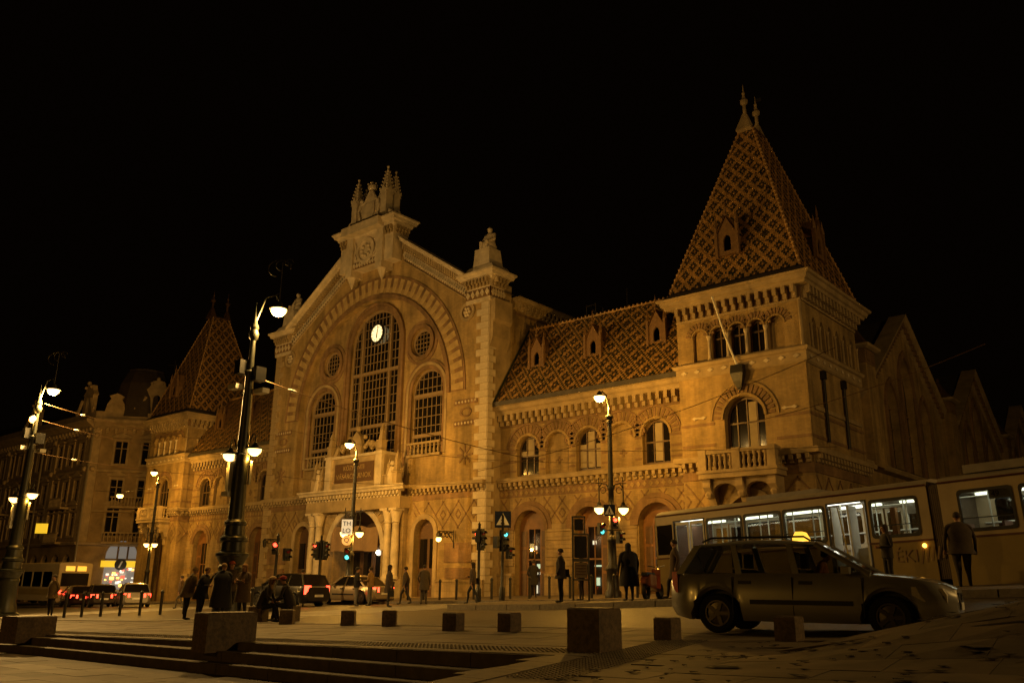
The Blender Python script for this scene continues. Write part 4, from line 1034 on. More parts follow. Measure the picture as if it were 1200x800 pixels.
        if y > 3: g = MB(); g.box(c, c+.35, y-.01, y+.01, za+2.35, za+2.55); P('weather_vane', g, IRON)
    dormer(xm-.2, .0, 15.7, 1.0, 2.0)
    if s > 0: dormer(x1-.1, 3.4, 15.7, 1.0, 2.0, pi/2)
    # balcony
    bx0, bx1 = xm-1.75, xm+1.85; D = -1.0
    b = MB(); b.box(bx0-.08, bx1+.08, D-.08, 0, 4.72, 4.95); b.box(bx0-.14, bx1+.14, D-.14, 0, 4.95, 5.08); P('balcony_slab', b, STONE2)
    b = MB(); b.box(bx0-.05, bx1+.05, D-.05, D+.2, 5.82, 5.98); b.box(bx1-.2, bx1+.05, D, -.4, 5.82, 5.98); b.box(bx0-.05, bx0+.2, D, -.4, 5.82, 5.98); P('balcony_rail', b, STONE2)
    for x in (bx0+.13, (bx0+bx1)/2, bx1-.13):
        b = MB(); b.box(x-.19, x+.19, D-.08, D+.25, 5.08, 6.02); P('balcony_post', b, STONE2)
    bm_ = MB(); bm_.lathe([(.09, 0), (.09, .08), (.06, .14), (.1, .3), (.05, .52), (.09, .66), (.09, .74)], (0, 0, 5.08), 8); bme = bm_.mesh('baluster', STONE2)
    for h0, h1 in ((bx0+.32, (bx0+bx1)/2-.19), ((bx0+bx1)/2+.19, bx1-.32)):
        for i in range(5): link('baluster', bme, hall, (h0+(h1-h0)*(i+.5)/5, D+.08, 0))
    for i in range(2): link('baluster', bme, hall, (bx1-.08, D+.45+.3*i, 0))
    for x in (bx0+.2, (bx0+bx1)/2, bx1-.25):
        b = MB(); b.prism([(D+.1, 4.72), (0, 4.72), (0, 3.5), (-.25, 3.55), (-.4, 3.85), (-.7, 4.1), (D+.1, 4.35)], lambda u, v, w: (x+w, u, v), -.18, .18); b.sphere((x, -.6, 4.05), .22, 7); P('balcony_corbel', b, STONE2)
    b = MB()
    for h0, h1 in ((bx0+.38, (bx0+bx1)/2-.18), ((bx0+bx1)/2+.18, bx1-.43)):
        w_ = h1-h0; b.wall([(h0, 4.1), (h0, 4.72), (h1, 4.72), (h1, 4.1)]+[(h0+w_/2+w_/2*cos(pi*i/8), 4.1+.42*sin(pi*i/8)) for i in range(1, 8)], [], lambda u, v, w: (u, D+.3+w, v), 0, .3)
    P('balcony_arches', b, STONE2)
tower(1); tower(-1)
# flagpole on the corner tower
b = MB(); b.tube([(26.85, -.15, 9.8), (26.66, -1.0, 11.35), (26.66, -2.0, 12.85)], [.05, .045, .035], 7); fp = P('flagpole', b, WHITEP)
b = MB(); b.sphere((26.66, -2.02, 12.9), .07, 6); b.obj('knob', WHITEP, fp); b = MB(); b.loft([[(26.85+a*w, -.1-d*q, z) for a, q in ((-1, 0), (-1, 1), (1, 1), (1, 0))] for w, d, z in ((.3, .3, 10.0), (.32, .35, 9.6), (.22, .25, 9.2), (.05, .1, 8.8))]); b.obj('bracket', IRON, fp)
# --- flank towards the square: low link, turrets, gables
XF = 29.4; fx = fX(XF)
b = MB(); b.box(29.0, XF, 6.92, 62, -2, 6.0); P('flank_lower_wall', b, BRICK)
b = MB(); cornice(b, 6.92, 62, 5.9, [(0, .05), (.08, .35), (.25, .42), (.35, .36)], fx, ends=False); P('string_course', b, STONE2)
def gable(y0, y1, zp, ze):
    ym = (y0+y1)/2
    ht = [pointed(ym-3.2, 2.2, 6.4, 9.6), pointed(ym, 2.6, 6.4, 11.4), pointed(ym+3.2, 2.2, 6.4, 9.6)]
    b = MB(); b.wall([(y0, 6.0), (y1, 6.0), (y1, ze), (ym, zp), (y0, ze)], ht, fx, 0, .5); P('gable_wall', b, BRICK)
    for h, w_ in zip(ht, (2.2, 2.6, 2.2)):
        b = MB(); b.prism(h, fx, .45, .5); g_ = P('gable_window', b, GLASS)
        c = MB()
        us = [p[0] for p in h]; um = sum(us[:2])/2; zt = max(p[1] for p in h)
        for q in (-.25, 0, .25): c.box(um+q*w_-.05, um+q*w_+.05, .35, .45, 6.4, zt-.2-abs(q)*w_*1.2, fn=lambda a, k, e: fx(a, e, k))
        for z in (7.6, 8.8, 10.0): c.box(um-w_/2, um+w_/2, .38, .45, z, z+.08, fn=lambda a, k, e: fx(a, e, k))
        c.obj('glazing_bars', BRICK2, g_)
        c = MB(); hh = [(um+(u-um)*1.22, 6.4+(z-6.4)*1.06) for u, z in h]; c.wall(hh, [[(u, z) for u, z in h]], fx, -.1, .02); P('window_surround', c, BRICK2)
    b = MB()
    for (ya, za), (yb, zb_) in (((y0-.2, ze-.25), (ym, zp)), ((y1+.2, ze-.25), (ym, zp))):
        b.loft([[(XF+d, y, z+o) for o, d in ((-.75, 0), (-.7, .12), (-.2, .14), (-.1, .4), (.2, .5), (.2, -.5), (-.75, -.5))] for y, z in ((ya, za), (yb, zb_))])
    P('gable_cornice', b, STONE2)
    n = 18; b = MB()
    for (ya, za), (yb, zb_) in (((y0-.2, ze-.25), (ym, zp)), ((y1+.2, ze-.25), (ym, zp))):
        for i in range(n): t = (i+.5)/n; y = ya+(yb-ya)*t; z = za+(zb_-za)*t; b.box(XF, XF+.3, y-.1, y+.1, z-.5, z-.12)
    P('gable_dentils', b, DARKST, kind='stuff')
    b = MB(); b.add([(XF, y0, ze), (XF, ym, zp), (XF, y1, ze), (11, y0, ze), (11, ym, zp), (11, y1, ze)], [(0, 1, 4, 3), (1, 2, 5, 4)]); P('rear_roof', b, LEAD)
def turret(y, z1, w=1.5):
    b = MB(); b.box(28.4, 29.9, y-w/2, y+w/2, 6, z1-.9); P('turret', b, BRICK)
    b = MB()
    for k in (-.35, .35): b.box(29.9, 29.95, y+k-.2, y+k+.2, z1-.75, z1-.25)
    b.box(28.38, 29.92, y-w/2-.02, y+w/2+.02, z1-.9, z1-.1); P('turret_frieze', b, DARKST)
    b = MB(); b.loft([[(29.15+a*(w/2+.05+d), y+c*(w/2+.05+d), z1-.12+dz) for a, c in ((-1, -1), (1, -1), (1, 1), (-1, 1))] for dz, d in ((0, .05), (.1, .22), (.22, .26))]); P('turret_cornice', b, STONE2)
    b = MB(); b.loft([[(29.15+a*k, y+c*k, z) for a, c in ((-1, -1), (1, -1), (1, 1), (-1, 1))] for k, z in ((.85, z1+.1), (.4, z1+.75), (.05, z1+1.5))]); b.sphere((29.15, y, z1+1.55), .12, 6); P('turret_roof', b, TILE_B)
gable(10.5, 23.8, 16.05, 11.4); gable(27.5, 40.8, 15.9, 11.2); gable(44, 57, 15.8, 11.0)
turret(9.3, 12.35); turret(25.6, 12.2); turret(42.4, 12)
b = MB(); b.wall(rect(6.92, 8.5, 6, 9.6), [pointed(7.75, .9, 6.5, 8.2)], fx, 0, .4); b.wall(rect(23.8, 27.5, 6, 10.2), [], fx, 0, .4); b.wall(rect(40.8, 44, 6, 10.2), [], fx, 0, .4); P('flank_upper_wall', b, BRICK)
b = MB(); b.box(29.05, 29.1, 7.2, 8.3, 6.3, 9.2); P('lancet_pane', b, GLASS)
b = MB(); cornice(b, 6.92, 10, 9.5, [(0, .05), (.08, .2), (.3, .4), (.42, .45)], fx, ends=False); P('eaves_cornice', b, STONE2)
for s in (-1, 1):
    b = MB(); b.box(min(s*10.4, s*10.995), max(s*10.4, s*10.995), YC+.55, 1.85, -2.5, 18.0); P('return_wall', b, STONE2)

# ------------------------------------------------------------------ street lamps
GL = 'cast iron street lamps along the market front'
def mast(name, label, x, y, z, lamp_dx, extra=True, power=P_MAST, mid=False, group='tall tram masts with lamps'):
    t = thing(name, label, 'street lamp', (x, y, z), 0)
    b = MB(); b.lathe([(.62, 0), (.62, .12), (.5, .2), (.47, .45), (.42, .6), (.40, 1.5), (.43, 1.55), (.43, 1.65), (.38, 1.72), (.5, 1.95), (.56, 2.0), (.56, 2.08), (.42, 2.15), (.40, 2.45), (.47, 2.5), (.47, 2.6), (.36, 2.68), (.33, 3.0), (.38, 3.04), (.38, 3.12), (.29, 3.2)], n=16); b.obj('base', IRONG, t, True)
    b = MB(); b.lathe([(.28, 3.15), (.24, 5.2), (.26, 5.25), (.26, 5.4), (.2, 5.45), (.15, 8.2), (.17, 8.25), (.17, 8.4), (.11, 8.45), (.09, 9.6)], n=14); b.obj('shaft', IRONG, t, True)
    b = MB(); b.lathe([(.09, 9.55), (.16, 9.65), (.19, 9.8), (.13, 9.95), (.17, 10.05), (.1, 10.2), (.05, 10.5), (.008, 11.0)], n=10); b.obj('finial', STONE2 if False else IRONG, t, True)
    d = Vector((cos(YAW), sin(YAW), 0))
    for s, h in ((-1, 5.35), (1, 5.55)):
        b = MB(); p = d*(s*.42); pts = [d*(s*.2)+Vector((0, 0, h+.25)), d*(s*.33)+Vector((0, 0, h+.62)), p+Vector((0, 0, h+.55)), p+Vector((0, 0, h+.32))]
        b.tube(pts, .028, 6); a = b.obj('scroll_arm', IRONG, t)
        c = (p.x, p.y, h)
        b = MB(); b.lathe([(.03, .32), (.07, .27), (.1, .2), (.3, .1), (.31, .06), (.27, .06), (.05, .16)], c, 14); b.obj('lamp_shade', IRONG, t, True)
        b = MB(); b.lathe([(.24, .07), (.22, -.04), (.12, -.14), (.02, -.17)], c, 14); b.obj('lamp_glass', BOWLGLOW, t, True)
        lamp_light('bulb', (c[0], c[1], c[2]-.32), P_BOWL*1.3, t, .1)
    # top lamp on an arm
    p = d*lamp_dx; h = 10.72-.0
    b = MB(); b.tube([(0, 0, 10.15), p*.4+Vector((0, 0, 11.2)), p*.85+Vector((0, 0, 11.3)), p+Vector((0, 0, h+.3))], .035, 6); b.obj('lamp_arm', IRONG, t)
    b = MB(); b.lathe([(.03, .34), (.1, .28), (.14, .16), (.34, .06), (.34, .02), (.28, .03)], (p.x, p.y, h), 14); b.obj('lamp_shade', IRONG, t, True)
    b = MB(); b.lathe([(.28, .03), (.27, -.08), (.16, -.2), (.02, -.25)], (p.x, p.y, h), 14); b.obj('lamp_glass', LAMPGLOW, t, True)
    lamp_light('bulb', (p.x, p.y, h-.42), power, t, .16, MASTC)
    # scrolled ornament above the lamp
    b = MB()
    for k, (r, o) in enumerate(((.42, 0), (.27, .12), (.16, .34))): b.tube([p*1.0+d*(-.1+o+r*cos(q*pi/7))+Vector((0, 0, 12.35+k*.12+r*.8*sin(q*pi/7))) for q in range(11)], .02, 5)
    b.tube([p+Vector((0, 0, 11.0)), p+Vector((0, 0, 12.6))], .02, 5); b.tube([p*.85+Vector((0, 0, 11.3)), p+Vector((0, 0, 11.4))], .02, 5)
    b.obj('ironwork_scroll', IRON, t, kind='stuff')
    if mid:
        b = MB(); q = d*(-.12); b.sphere((q.x, q.y, 9.25), .2, 10); b.obj('side_lantern', BOWLGLOW, t, True); lamp_light('bulb', (q.x-.2, q.y-.3, 9.2), P_BOWL, t, .1)
    if extra:
        for s, hh in ((-1, 7.75), (1, 7.6)):
            q = d*(s*.48); b = MB(); b.box(q.x-.26, q.x+.26, q.y-.14, q.y+.14, hh, hh+.17); b.tube([Vector((0, 0, hh+.05)), q+Vector((0, 0, hh+.05))], .03, 5); b.obj('wire_clamp', WHITEP, t)
        b = MB(); q = d*(-.36); b.box(q.x-.09, q.x+.09, q.y-.09, q.y+.09, 4.15, 5.15); b.box(q.x-.2, q.x+.2, q.y-.14, q.y+.14, 4.0, 4.14); b.obj('junction_box', WHITEP, t)
        b = MB(); q = d*(.33); b.box(q.x-.04, q.x+.04, q.y-.04, q.y+.04, 4.4, 5.2); b.obj('cable_duct', STEEL, t)
        for hh, s in ((8.3, -1), (8.05, 1)):
            b = MB(); q = d*(s*.3); b.box(q.x-.18, q.x+.18, q.y-.2, q.y+.2, hh, hh+.5); b.obj('traffic_camera', BLACKP, t)
    return t
MX, MY = 17.6, -20.1; MZ = G(MX, MY)
mast('tram_mast', 'tall cast iron lamp mast standing behind the group of people at the steps', MX, MY, MZ, .82, power=P_MAST*.78)
mast('tram_mast', 'tall cast iron lamp mast at the far left edge of the plaza', -.8, -20.3, G(-.8, -20.3), .62, power=P_MAST*2.1, mid=True)
mast('tram_mast', 'tall cast iron lamp mast out on the right end of the tram island', 60, -9.5, G(60, -9.5)+.1, -.7, power=P_MAST*1.9)
def street_lamp(label, x, y, zb, h, hd, power, sg=-1):
    t = thing('street_lamp', label, 'street lamp', (x, y, zb), 0, GL)
    b = MB(); b.lathe([(.36, 0), (.36, .25), (.28, .35), (.26, 1.1), (.3, 1.15), (.3, 1.25), (.2, 1.4), (.17, 2.3), (.2, 2.35), (.2, 2.45), (.13, 2.6)], n=14); b.obj('base', IRON, t, True)
    b = MB(); b.lathe([(.125, 2.5), (.12, h*.55), (.15, h*.555), (.15, h*.57), (.11, h*.58), (.095, h-.75), (.15, h-.72), (.15, h-.62), (.1, h-.58)], n=12); b.obj('shaft', IRON, t, True)
    b = MB(); b.lathe([(.1, h-.6), (.17, h-.5), (.18, h-.42), (.07, h-.32), (.05, h), (.004, h+.28)], n=10); b.obj('finial', IRON, t, True)
    d = Vector((cos(YAW), sin(YAW), 0)); p = d*(sg*.42); z = h+.45
    b = MB(); b.tube([(0, 0, h-.1), d*(sg*.12)+Vector((0, 0, h+.55)), d*(sg*.3)+Vector((0, 0, h+.72)), p+Vector((0, 0, h+.62))], .03, 6); b.obj('lamp_arm', IRON, t)
    b = MB(); b.lathe([(.03, .3), (.1, .24), (.13, .14), (.31, .05), (.31, .02), (.26, .03)], (p.x, p.y, z), 12); b.obj('lamp_shade', IRON, t, True)
    b = MB(); b.lathe([(.26, .03), (.24, -.08), (.14, -.18), (.02, -.22)], (p.x, p.y, z), 12); b.obj('lamp_glass', LAMPGLOW, t, True)
    lamp_light('bulb', (p.x, p.y, z-.38), power, t, .14)
    zz = h*.55
    for s in (-1, 1):
        q = d*(s*hd)
        b = MB(); b.tube([Vector((0, 0, zz-.25)), d*(s*hd*.35)+Vector((0, 0, zz+.25)), d*(s*hd*.75)+Vector((0, 0, zz+.3)), q+Vector((0, 0, zz+.1)), q+Vector((0, 0, zz-.5))], .03, 6)
        b.tube([q+Vector((0, 0, zz+.55)), q+Vector((0, 0, zz-.1))], .022, 5); b.tube([q+d*.16+Vector((0, 0, zz+.3)), q-d*.16+Vector((0, 0, zz+.3))], .02, 5)
        b.tube([d*(s*(.14+.16*k/6*0+hd*.4))+d*(s*.13*cos(k*pi/4))+Vector((0, 0, zz+.0+.13*sin(k*pi/4))) for k in range(8)], .018, 5); b.obj('scroll_arm', IRON, t)
        c = (q.x, q.y, zz-.85)
        b = MB(); b.lathe([(.03, .36), (.08, .3), (.1, .2), (.27, .1), (.28, .07), (.23, .07)], c, 12); b.obj('lamp_shade', IRON, t, True)
        b = MB(); b.lathe([(.22, .08), (.2, -.05), (.1, -.16), (.02, -.19)], c, 12); b.obj('lamp_glass', BOWLGLOW, t, True)
        lamp_light('bulb', (c[0], c[1], c[2]-.32), P_BOWL, t, .1)
    return t
street_lamp('black lamp post with two hanging lanterns by the tram stop display', 22.75, -4.95, G(22.75, -4.95)+.1, 8.25, .53, P_LAMP)
street_lamp('slim black lamp post before the market entrance carrying a white board', 6.65, -6.2, G(6.65, -6.2)+.1, 7.95, .42, P_LAMP*.9)
street_lamp('unseen lamp post added behind the viewer to light the side of the taxi', 27, -54, -1.5, 8.2, .5, 1100)  # unseen post, added to brighten the near side of the taxi
street_lamp('distant lamp post at the far left corner of the market hall', -22.0, -2.9, G(-22, -2.9), 9.6, .32, P_LAMP*.65)

# ------------------------------------------------------------------ traffic lights and signs
GT = 'traffic signal posts around the crossing'
def signal_head(parent, loc, rz, lit, n=3, s=.85, name='signal_head'):
    h = .3*s; b = MB(); b.box(-.15*s, .15*s, -.02, .2*s, 0, n*h); b.box(-.24*s, .24*s, .18*s, .2*s, -.08, n*h+.08) if n > 2 else None
    hd = b.obj(name, BLACKP, parent, loc=loc, rot=(0, 0, rz))
    for k in range(n):
        c = n-1-k; zc = (k+.5)*h; m = lit.get(c) or (REDDIM if c == 0 else BLACKP)
        g = MB(); g.prism(circ(0, zc, .1*s, 12), fY(0), -.05, -.02); g.obj('lens', m, hd)
        g = MB(); g.arc(0, zc, .11*s, .125*s, 0, pi, fY(0), -.22*s, -.02, 8); g.obj('visor', BLACKP, hd)
    return hd
def tl_post(label, x, y, h, heads, name='traffic_light', zoff=.0):
    t = thing(name, label, 'traffic light', (x, y, G(x, y)+zoff), 0, GT)
    b = MB(); b.lathe([(.13, 0), (.13, .5), (.07, .6), (.055, h), (.07, h+.02), (.005, h+.14)], n=10); b.obj('post', IRON, t, True)
    for hz, off, rz, lit, n in heads: signal_head(t, (off[0], off[1], hz), rz, lit, n)
    return t
V0 = YAW   # heads with rz = YAW face the camera
def off(s): return (cos(YAW)*s, sin(YAW)*s)
tl_post('signal post beside the lamp with small red lamp lit, left of the entrance', 7.6, -8.9, 3.35, [(2.3, off(-.28), radians(0), {0: RED}, 3), (2.3, off(.28), radians(90), {}, 3), (2.35, (0, .2), radians(180), {}, 3)])
tl_post('lone signal post with a lit lantern seen behind it, right of the entrance', 18.3, -8.6, 3.2, [(2.45, off(-.12), radians(-60), {0: RED}, 2), (2.2, off(.16), radians(80), {}, 3)], zoff=.12)
t = tl_post('signal post with pedestrian crossing sign on top at the crossing', 18.6, -7.4, 3.6, [(2.15, off(.12), radians(75), {0: GREEN}, 3), (1.75, off(.35), radians(90), {}, 2), (2.2, off(-.22), radians(180), {}, 2)], zoff=.12)
BLUE = mat('blue_sign', (.01, .016, .05), .4, .05)
def crossing_sign(parent, loc, rz, s=.62, name='crossing_sign', **kw):
    b = MB(); b.box(-s/2, s/2, 0, .03, -s/2, s/2); sg = b.obj(name, BLUE, parent, loc=loc, rot=(0, 0, rz), **kw)
    g = MB(); g.prism([(-s*.4, -s*.34), (s*.4, -s*.34), (0, s*.4)], fY(0), -.012, -.004); g.obj('white_triangle', WHITEP, sg)
    g = MB(); g.sphere((0, -.02, s*.12), s*.05, 6); g.prism([(-s*.04, s*.06), (s*.05, s*.06), (s*.04, -s*.1), (s*.13, -s*.28), (s*.07, -s*.3), (0, -s*.14), (-s*.08, -s*.3), (-s*.14, -s*.28), (-s*.05, -s*.1), (-s*.12, -s*.06)], fY(0), -.02, -.013); g.obj('walking_figure', BLACKP, sg)
    return sg
crossing_sign(t, (*off(0), 3.45), YAW, .72)
tl_post('signal post with a bright red lamp lit beside the great mast', 13.0, -15.2, 3.0, [(2.25, (0, -.1), YAW, {0: RED}, 2), (2.0, off(.45), radians(90), {}, 2)])
# heads and signs hung on the right lamp post
t = thing('traffic_light', 'red traffic signal heads strapped to the right lamp post under the sign', 'traffic light', (22.9, -5.3, G(22.9, -5.3)+2.6), 0, GT)
signal_head(t, (*off(.25), .35), radians(15), {0: RED}, 2); signal_head(t, (*off(-.35), .1), radians(70), {1: GREEN}, 2); signal_head(t, (*off(.45), -.25), radians(90), {}, 2)
b = MB(); b.tube([off(-.4)+(.3,), off(.5)+(.3,)], .025, 6); b.obj('strap', IRON, t)
sg = crossing_sign(None, (22.85, -5.25, G(22.9, -5.3)+3.75), YAW, .5, 'pedestrian_sign'); tag(sg, 'blue and white walking figure sign on the right lamp post', 'sign')
t = thing('traffic_light', 'green signal head hanging on the lamp post before the entrance', 'traffic light', (6.8, -6.55, 1.15), 0, GT)
signal_head(t, (0, 0, 0), YAW, {1: GREEN}, 2, 1.1)
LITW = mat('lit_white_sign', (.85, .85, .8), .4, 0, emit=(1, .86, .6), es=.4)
b = MB(); b.box(-.28, .28, 0, .12, -.4, .4); sb = b.obj('notice_board', LITW, loc=(6.75, -6.65, 2.9), rot=(0, 0, YAW)); tag(sb, 'white board with black letters on the lamp post at the entrance', 'sign')
text('TH', .34, sb, (0, -.012, .17), (pi/2, 0, 0), BLACKP); text('LO', .34, sb, (0, -.012, -.2), (pi/2, 0, 0), BLACKP)
ORS = mat('lit_orange_sign', (.8, .4, .1), .4, 0, emit=(1, .5, .12), es=.8)
b = MB(); b.prism(circ(0, 0, .26, 20), fY(0), 0, .1); so = b.obj('round_sign', ORS, loc=(6.8, -6.65, 2.2), rot=(0, 0, YAW)); tag(so, 'round orange sign with a dark ring mark on the lamp post at the entrance', 'sign')
text('Q', .34, so, (0, -.012, 0), (pi/2, 0, 0), WOOD)
# tram stop display frame
kx, ky = 25.4, -10.9
t = thing('tram_stop_display', 'tall steel framed timetable display on the tram island', 'display stand', (kx, ky, G(kx, ky)+.17), YAW)
b = MB()
for x in (-.28, .28): b.box(x-.035, x+.035, -.03, .03, 0, 2.95 if x < 0 else 2.3)
for z in (.0+.7, 1.35, 1.4, 2.28): b.box(-.28, .28, -.03, .03, z, z+.06)
b.box(-.28, .16, -.03, .03, 2.9, 2.96); b.box(.12, .17, -.03, .03, 2.3, 2.95); b.obj('frame', STEEL, t)
b = MB(); b.box(-.23, .23, -.015, .015, 1.48, 2.25); b.obj('poster_glass', BLACKP, t)
b = MB(); b.box(-.22, .22, -.02, .01, .8, 1.32); pp = b.obj('timetable', mat('timetable_paper', (.2, .15, .09), .6, .1), t)
for z in (.9, 1.0, 1.1, 1.2): 
    g = MB(); g.box(-.18, .18, -.026, -.021, z, z+.04); g.obj('print_line', WOOD, pp)
b = MB(); b.box(-.22, .1, -.02, .02, 2.45, 2.85); b.obj('line_sign', BLACKP, t)

# ------------------------------------------------------------------ stone blocks, bollards, posts
GB = 'brown granite blocks along the plaza edge'
def at(px, t):   # direction of a column of the view, used to lay things out along the street
    a = YAW+math.atan((600-px)/1034.5); return 43.977-t*sin(a), -36.398+t*cos(a)
def block(x, y, z, w, d, h, label, rz=0, name='stone_block'):
    b = MB(); e = .022
    rings = [[(sx_*(w/2-k), sy_*(d/2-k), zz) for sx_, sy_ in ((-1, -1), (1, -1), (1, 1), (-1, 1))] for k, zz in ((0, -.15), (0, h-e), (e, h))]
    b.loft(rings); o = b.obj(name, BLOCKM, loc=(x, y, z), rot=(0, 0, rz)); tag(o, label, 'stone block', GB); return o
def Gp(x, y): return G(x, y)+.018
for x, y, w, d, h, lab, rz in (
    (37.05, -26.6, .52, .52, .545, 'largest square granite block, right beside the studded paving strip', 0),
    (29.5, -27.45, .46, 1.0, .52, 'long granite block at the top of the steps before the group', 0),
    (21.43, -27.7, .6, 1.0, .44, 'long granite block at the left end of the steps', .25),
    (36.95, -24.55, .30, .30, .32, 'granite cube before the rear wheel of the taxi', 0),
    (38.72, -24.2, .31, .31, .33, 'granite cube before the middle of the taxi', 0),
    (32.94, -23.56, .32, .32, .345, 'granite cube left of the largest block, in line with the walking man', 0),
    (31.5, -23.6, .32, .32, .345, 'granite cube in line with the lone signal post', .2),
    (28.47, -22.6, .32, .32, .345, 'granite cube in line with the porch column', .75),
    (26.99, -22.6, .32, .32, .345, 'granite cube in front of the two talking men', .75),
    (24.37, -22.5, .34, .34, .36, 'granite cube just right of the seated pair', .75),
    (*at(346, 26.2), .4, .4, .42, 'granite cube used as a seat by the right seated person', .4),
    (*at(309, 26.6), .42, .4, .42, 'granite cube used as a seat by the left seated person', .4)):
    block(x, y, Gp(x, y), w, d, h, lab, rz)
bb = MB(); bb.lathe([(.06, 0), (.06, .84), (.075, .86), (.075, .92), (.02, .98)], n=8); bme = bb.mesh('bollard', IRON)
ORD = 'first second third fourth fifth sixth seventh eighth ninth tenth eleventh twelfth thirteenth fourteenth fifteenth sixteenth'.split()
for i, px in enumerate((84, 104, 126, 148, 171, 195, 222, 300)):
    x, y = at(px, 40.5-.25*i); o = link('bollard', bme, None, (x, y, G(x, y)))
    tag(o, '%s thin black bollard from the left along the plaza edge' % ORD[i], 'bollard', 'thin black bollards left of the mast')
for i in range(16):
    x = 7+i*1.15; y = -5.4; o = link('barrier_post', bme, None, (x, y, G(x, y)+.12), None); tag(o, '%s slim iron post from the left before the market wall' % ORD[i], 'bollard', 'slim posts before the market wall')

# ------------------------------------------------------------------ overhead wires
def wire(p, q, sag=.3, r=.012, label='tram wire stretched across the street', insul=None, m=None):
    p, q = Vector(p), Vector(q); b = MB(); n = 14
    pts = [p+(q-p)*(i/n)-Vector((0, 0, sag*4*(i/n)*(1-i/n))) for i in range(n+1)]
    b.tube(pts, r, 5); o = b.obj('overhead_wire', m or WIREM); tag(o, label, 'wire', 'overhead tram wires')
    if insul:
        for f in insul:
            c = p+(q-p)*f-Vector((0, 0, sag*4*f*(1-f))); d = (q-p).normalized(); g = MB(); g.tube([c-d*.16, c-d*.08, c+d*.08, c+d*.16], [.02, .05, .05, .02], 7); g.obj('insulator', WHITEP, o)
def pt(px, t, z): x, y = at(px, t); return (x, y, z)
wire((MX+.2, MY+.1, MZ+8.2), pt(640, 33, 4.6), .25, .014, 'wire running right from the great mast with a white insulator', (.12,))
wire((-.6, -20.1, 8.4), pt(250, 55, 8.3), .3, .016, 'upper of the three wires running right from the left mast', (.18,))
wire((-.6, -20.1, 7.55), pt(250, 55, 7.5), .3, .016, 'middle of the three wires running right from the left mast', (.16,))
wire((-.6, -20.1, 5.95), pt(250, 55, 6.2), .2, .014, 'lowest of the three wires running right from the left mast', (.17,))
wire(pt(560, 33, 4.2), pt(1010, 27, 7.1), .35, .012, 'thin wire crossing in front of the corner tower')
wire(pt(330, 40, 6.7), pt(700, 34, 4.7), .4, .01, 'thin wire crossing before the right side window')
wire(pt(300, 42, 4.9), pt(600, 36, 4.2), .3, .01, 'thin wire crossing low before the entrance front')
wire(pt(560, 34, 5.2), pt(1000, 28, 4.2), .1, .01, 'thin wire crossing before the upper wing windows')
wire(pt(880, 29, 5.2), pt(1200, 24, 6.0), .2, .011, 'thin wire crossing the dark flank of the hall')

# ------------------------------------------------------------------ people
def skin_body(name, verts, edges, radii, mats, labels, parent):
    me = bpy.data.meshes.new(name); me.from_pydata(verts, edges, []); o = bpy.data.objects.new(name, me); COL.objects.link(o)
    md = o.modifiers.new('s', 'SKIN'); md.use_smooth_shade = True
    sv = me.skin_vertices[0].data
    for i, r in enumerate(radii): sv[i].radius = r if isinstance(r, tuple) else (r, r); sv[i].use_root = (i == 0)
    s2 = o.modifiers.new('d', 'SUBSURF'); s2.levels = 1
    dg = bpy.context.evaluated_depsgraph_get(); m2 = bpy.data.meshes.new_from_object(o.evaluated_get(dg)); bpy.data.objects.remove(o)
    m2.materials.clear()
    for m in mats: m2.materials.append(m)
    V = [Vector(v) for v in verts]
    for p in m2.polygons:
        c = p.center; best = min(range(len(V)), key=lambda i: (V[i]-c).length-(radii[i][0] if isinstance(radii[i], tuple) else radii[i])*.6); p.material_index = labels[best]; p.use_smooth = True
    return link(name, m2, parent)
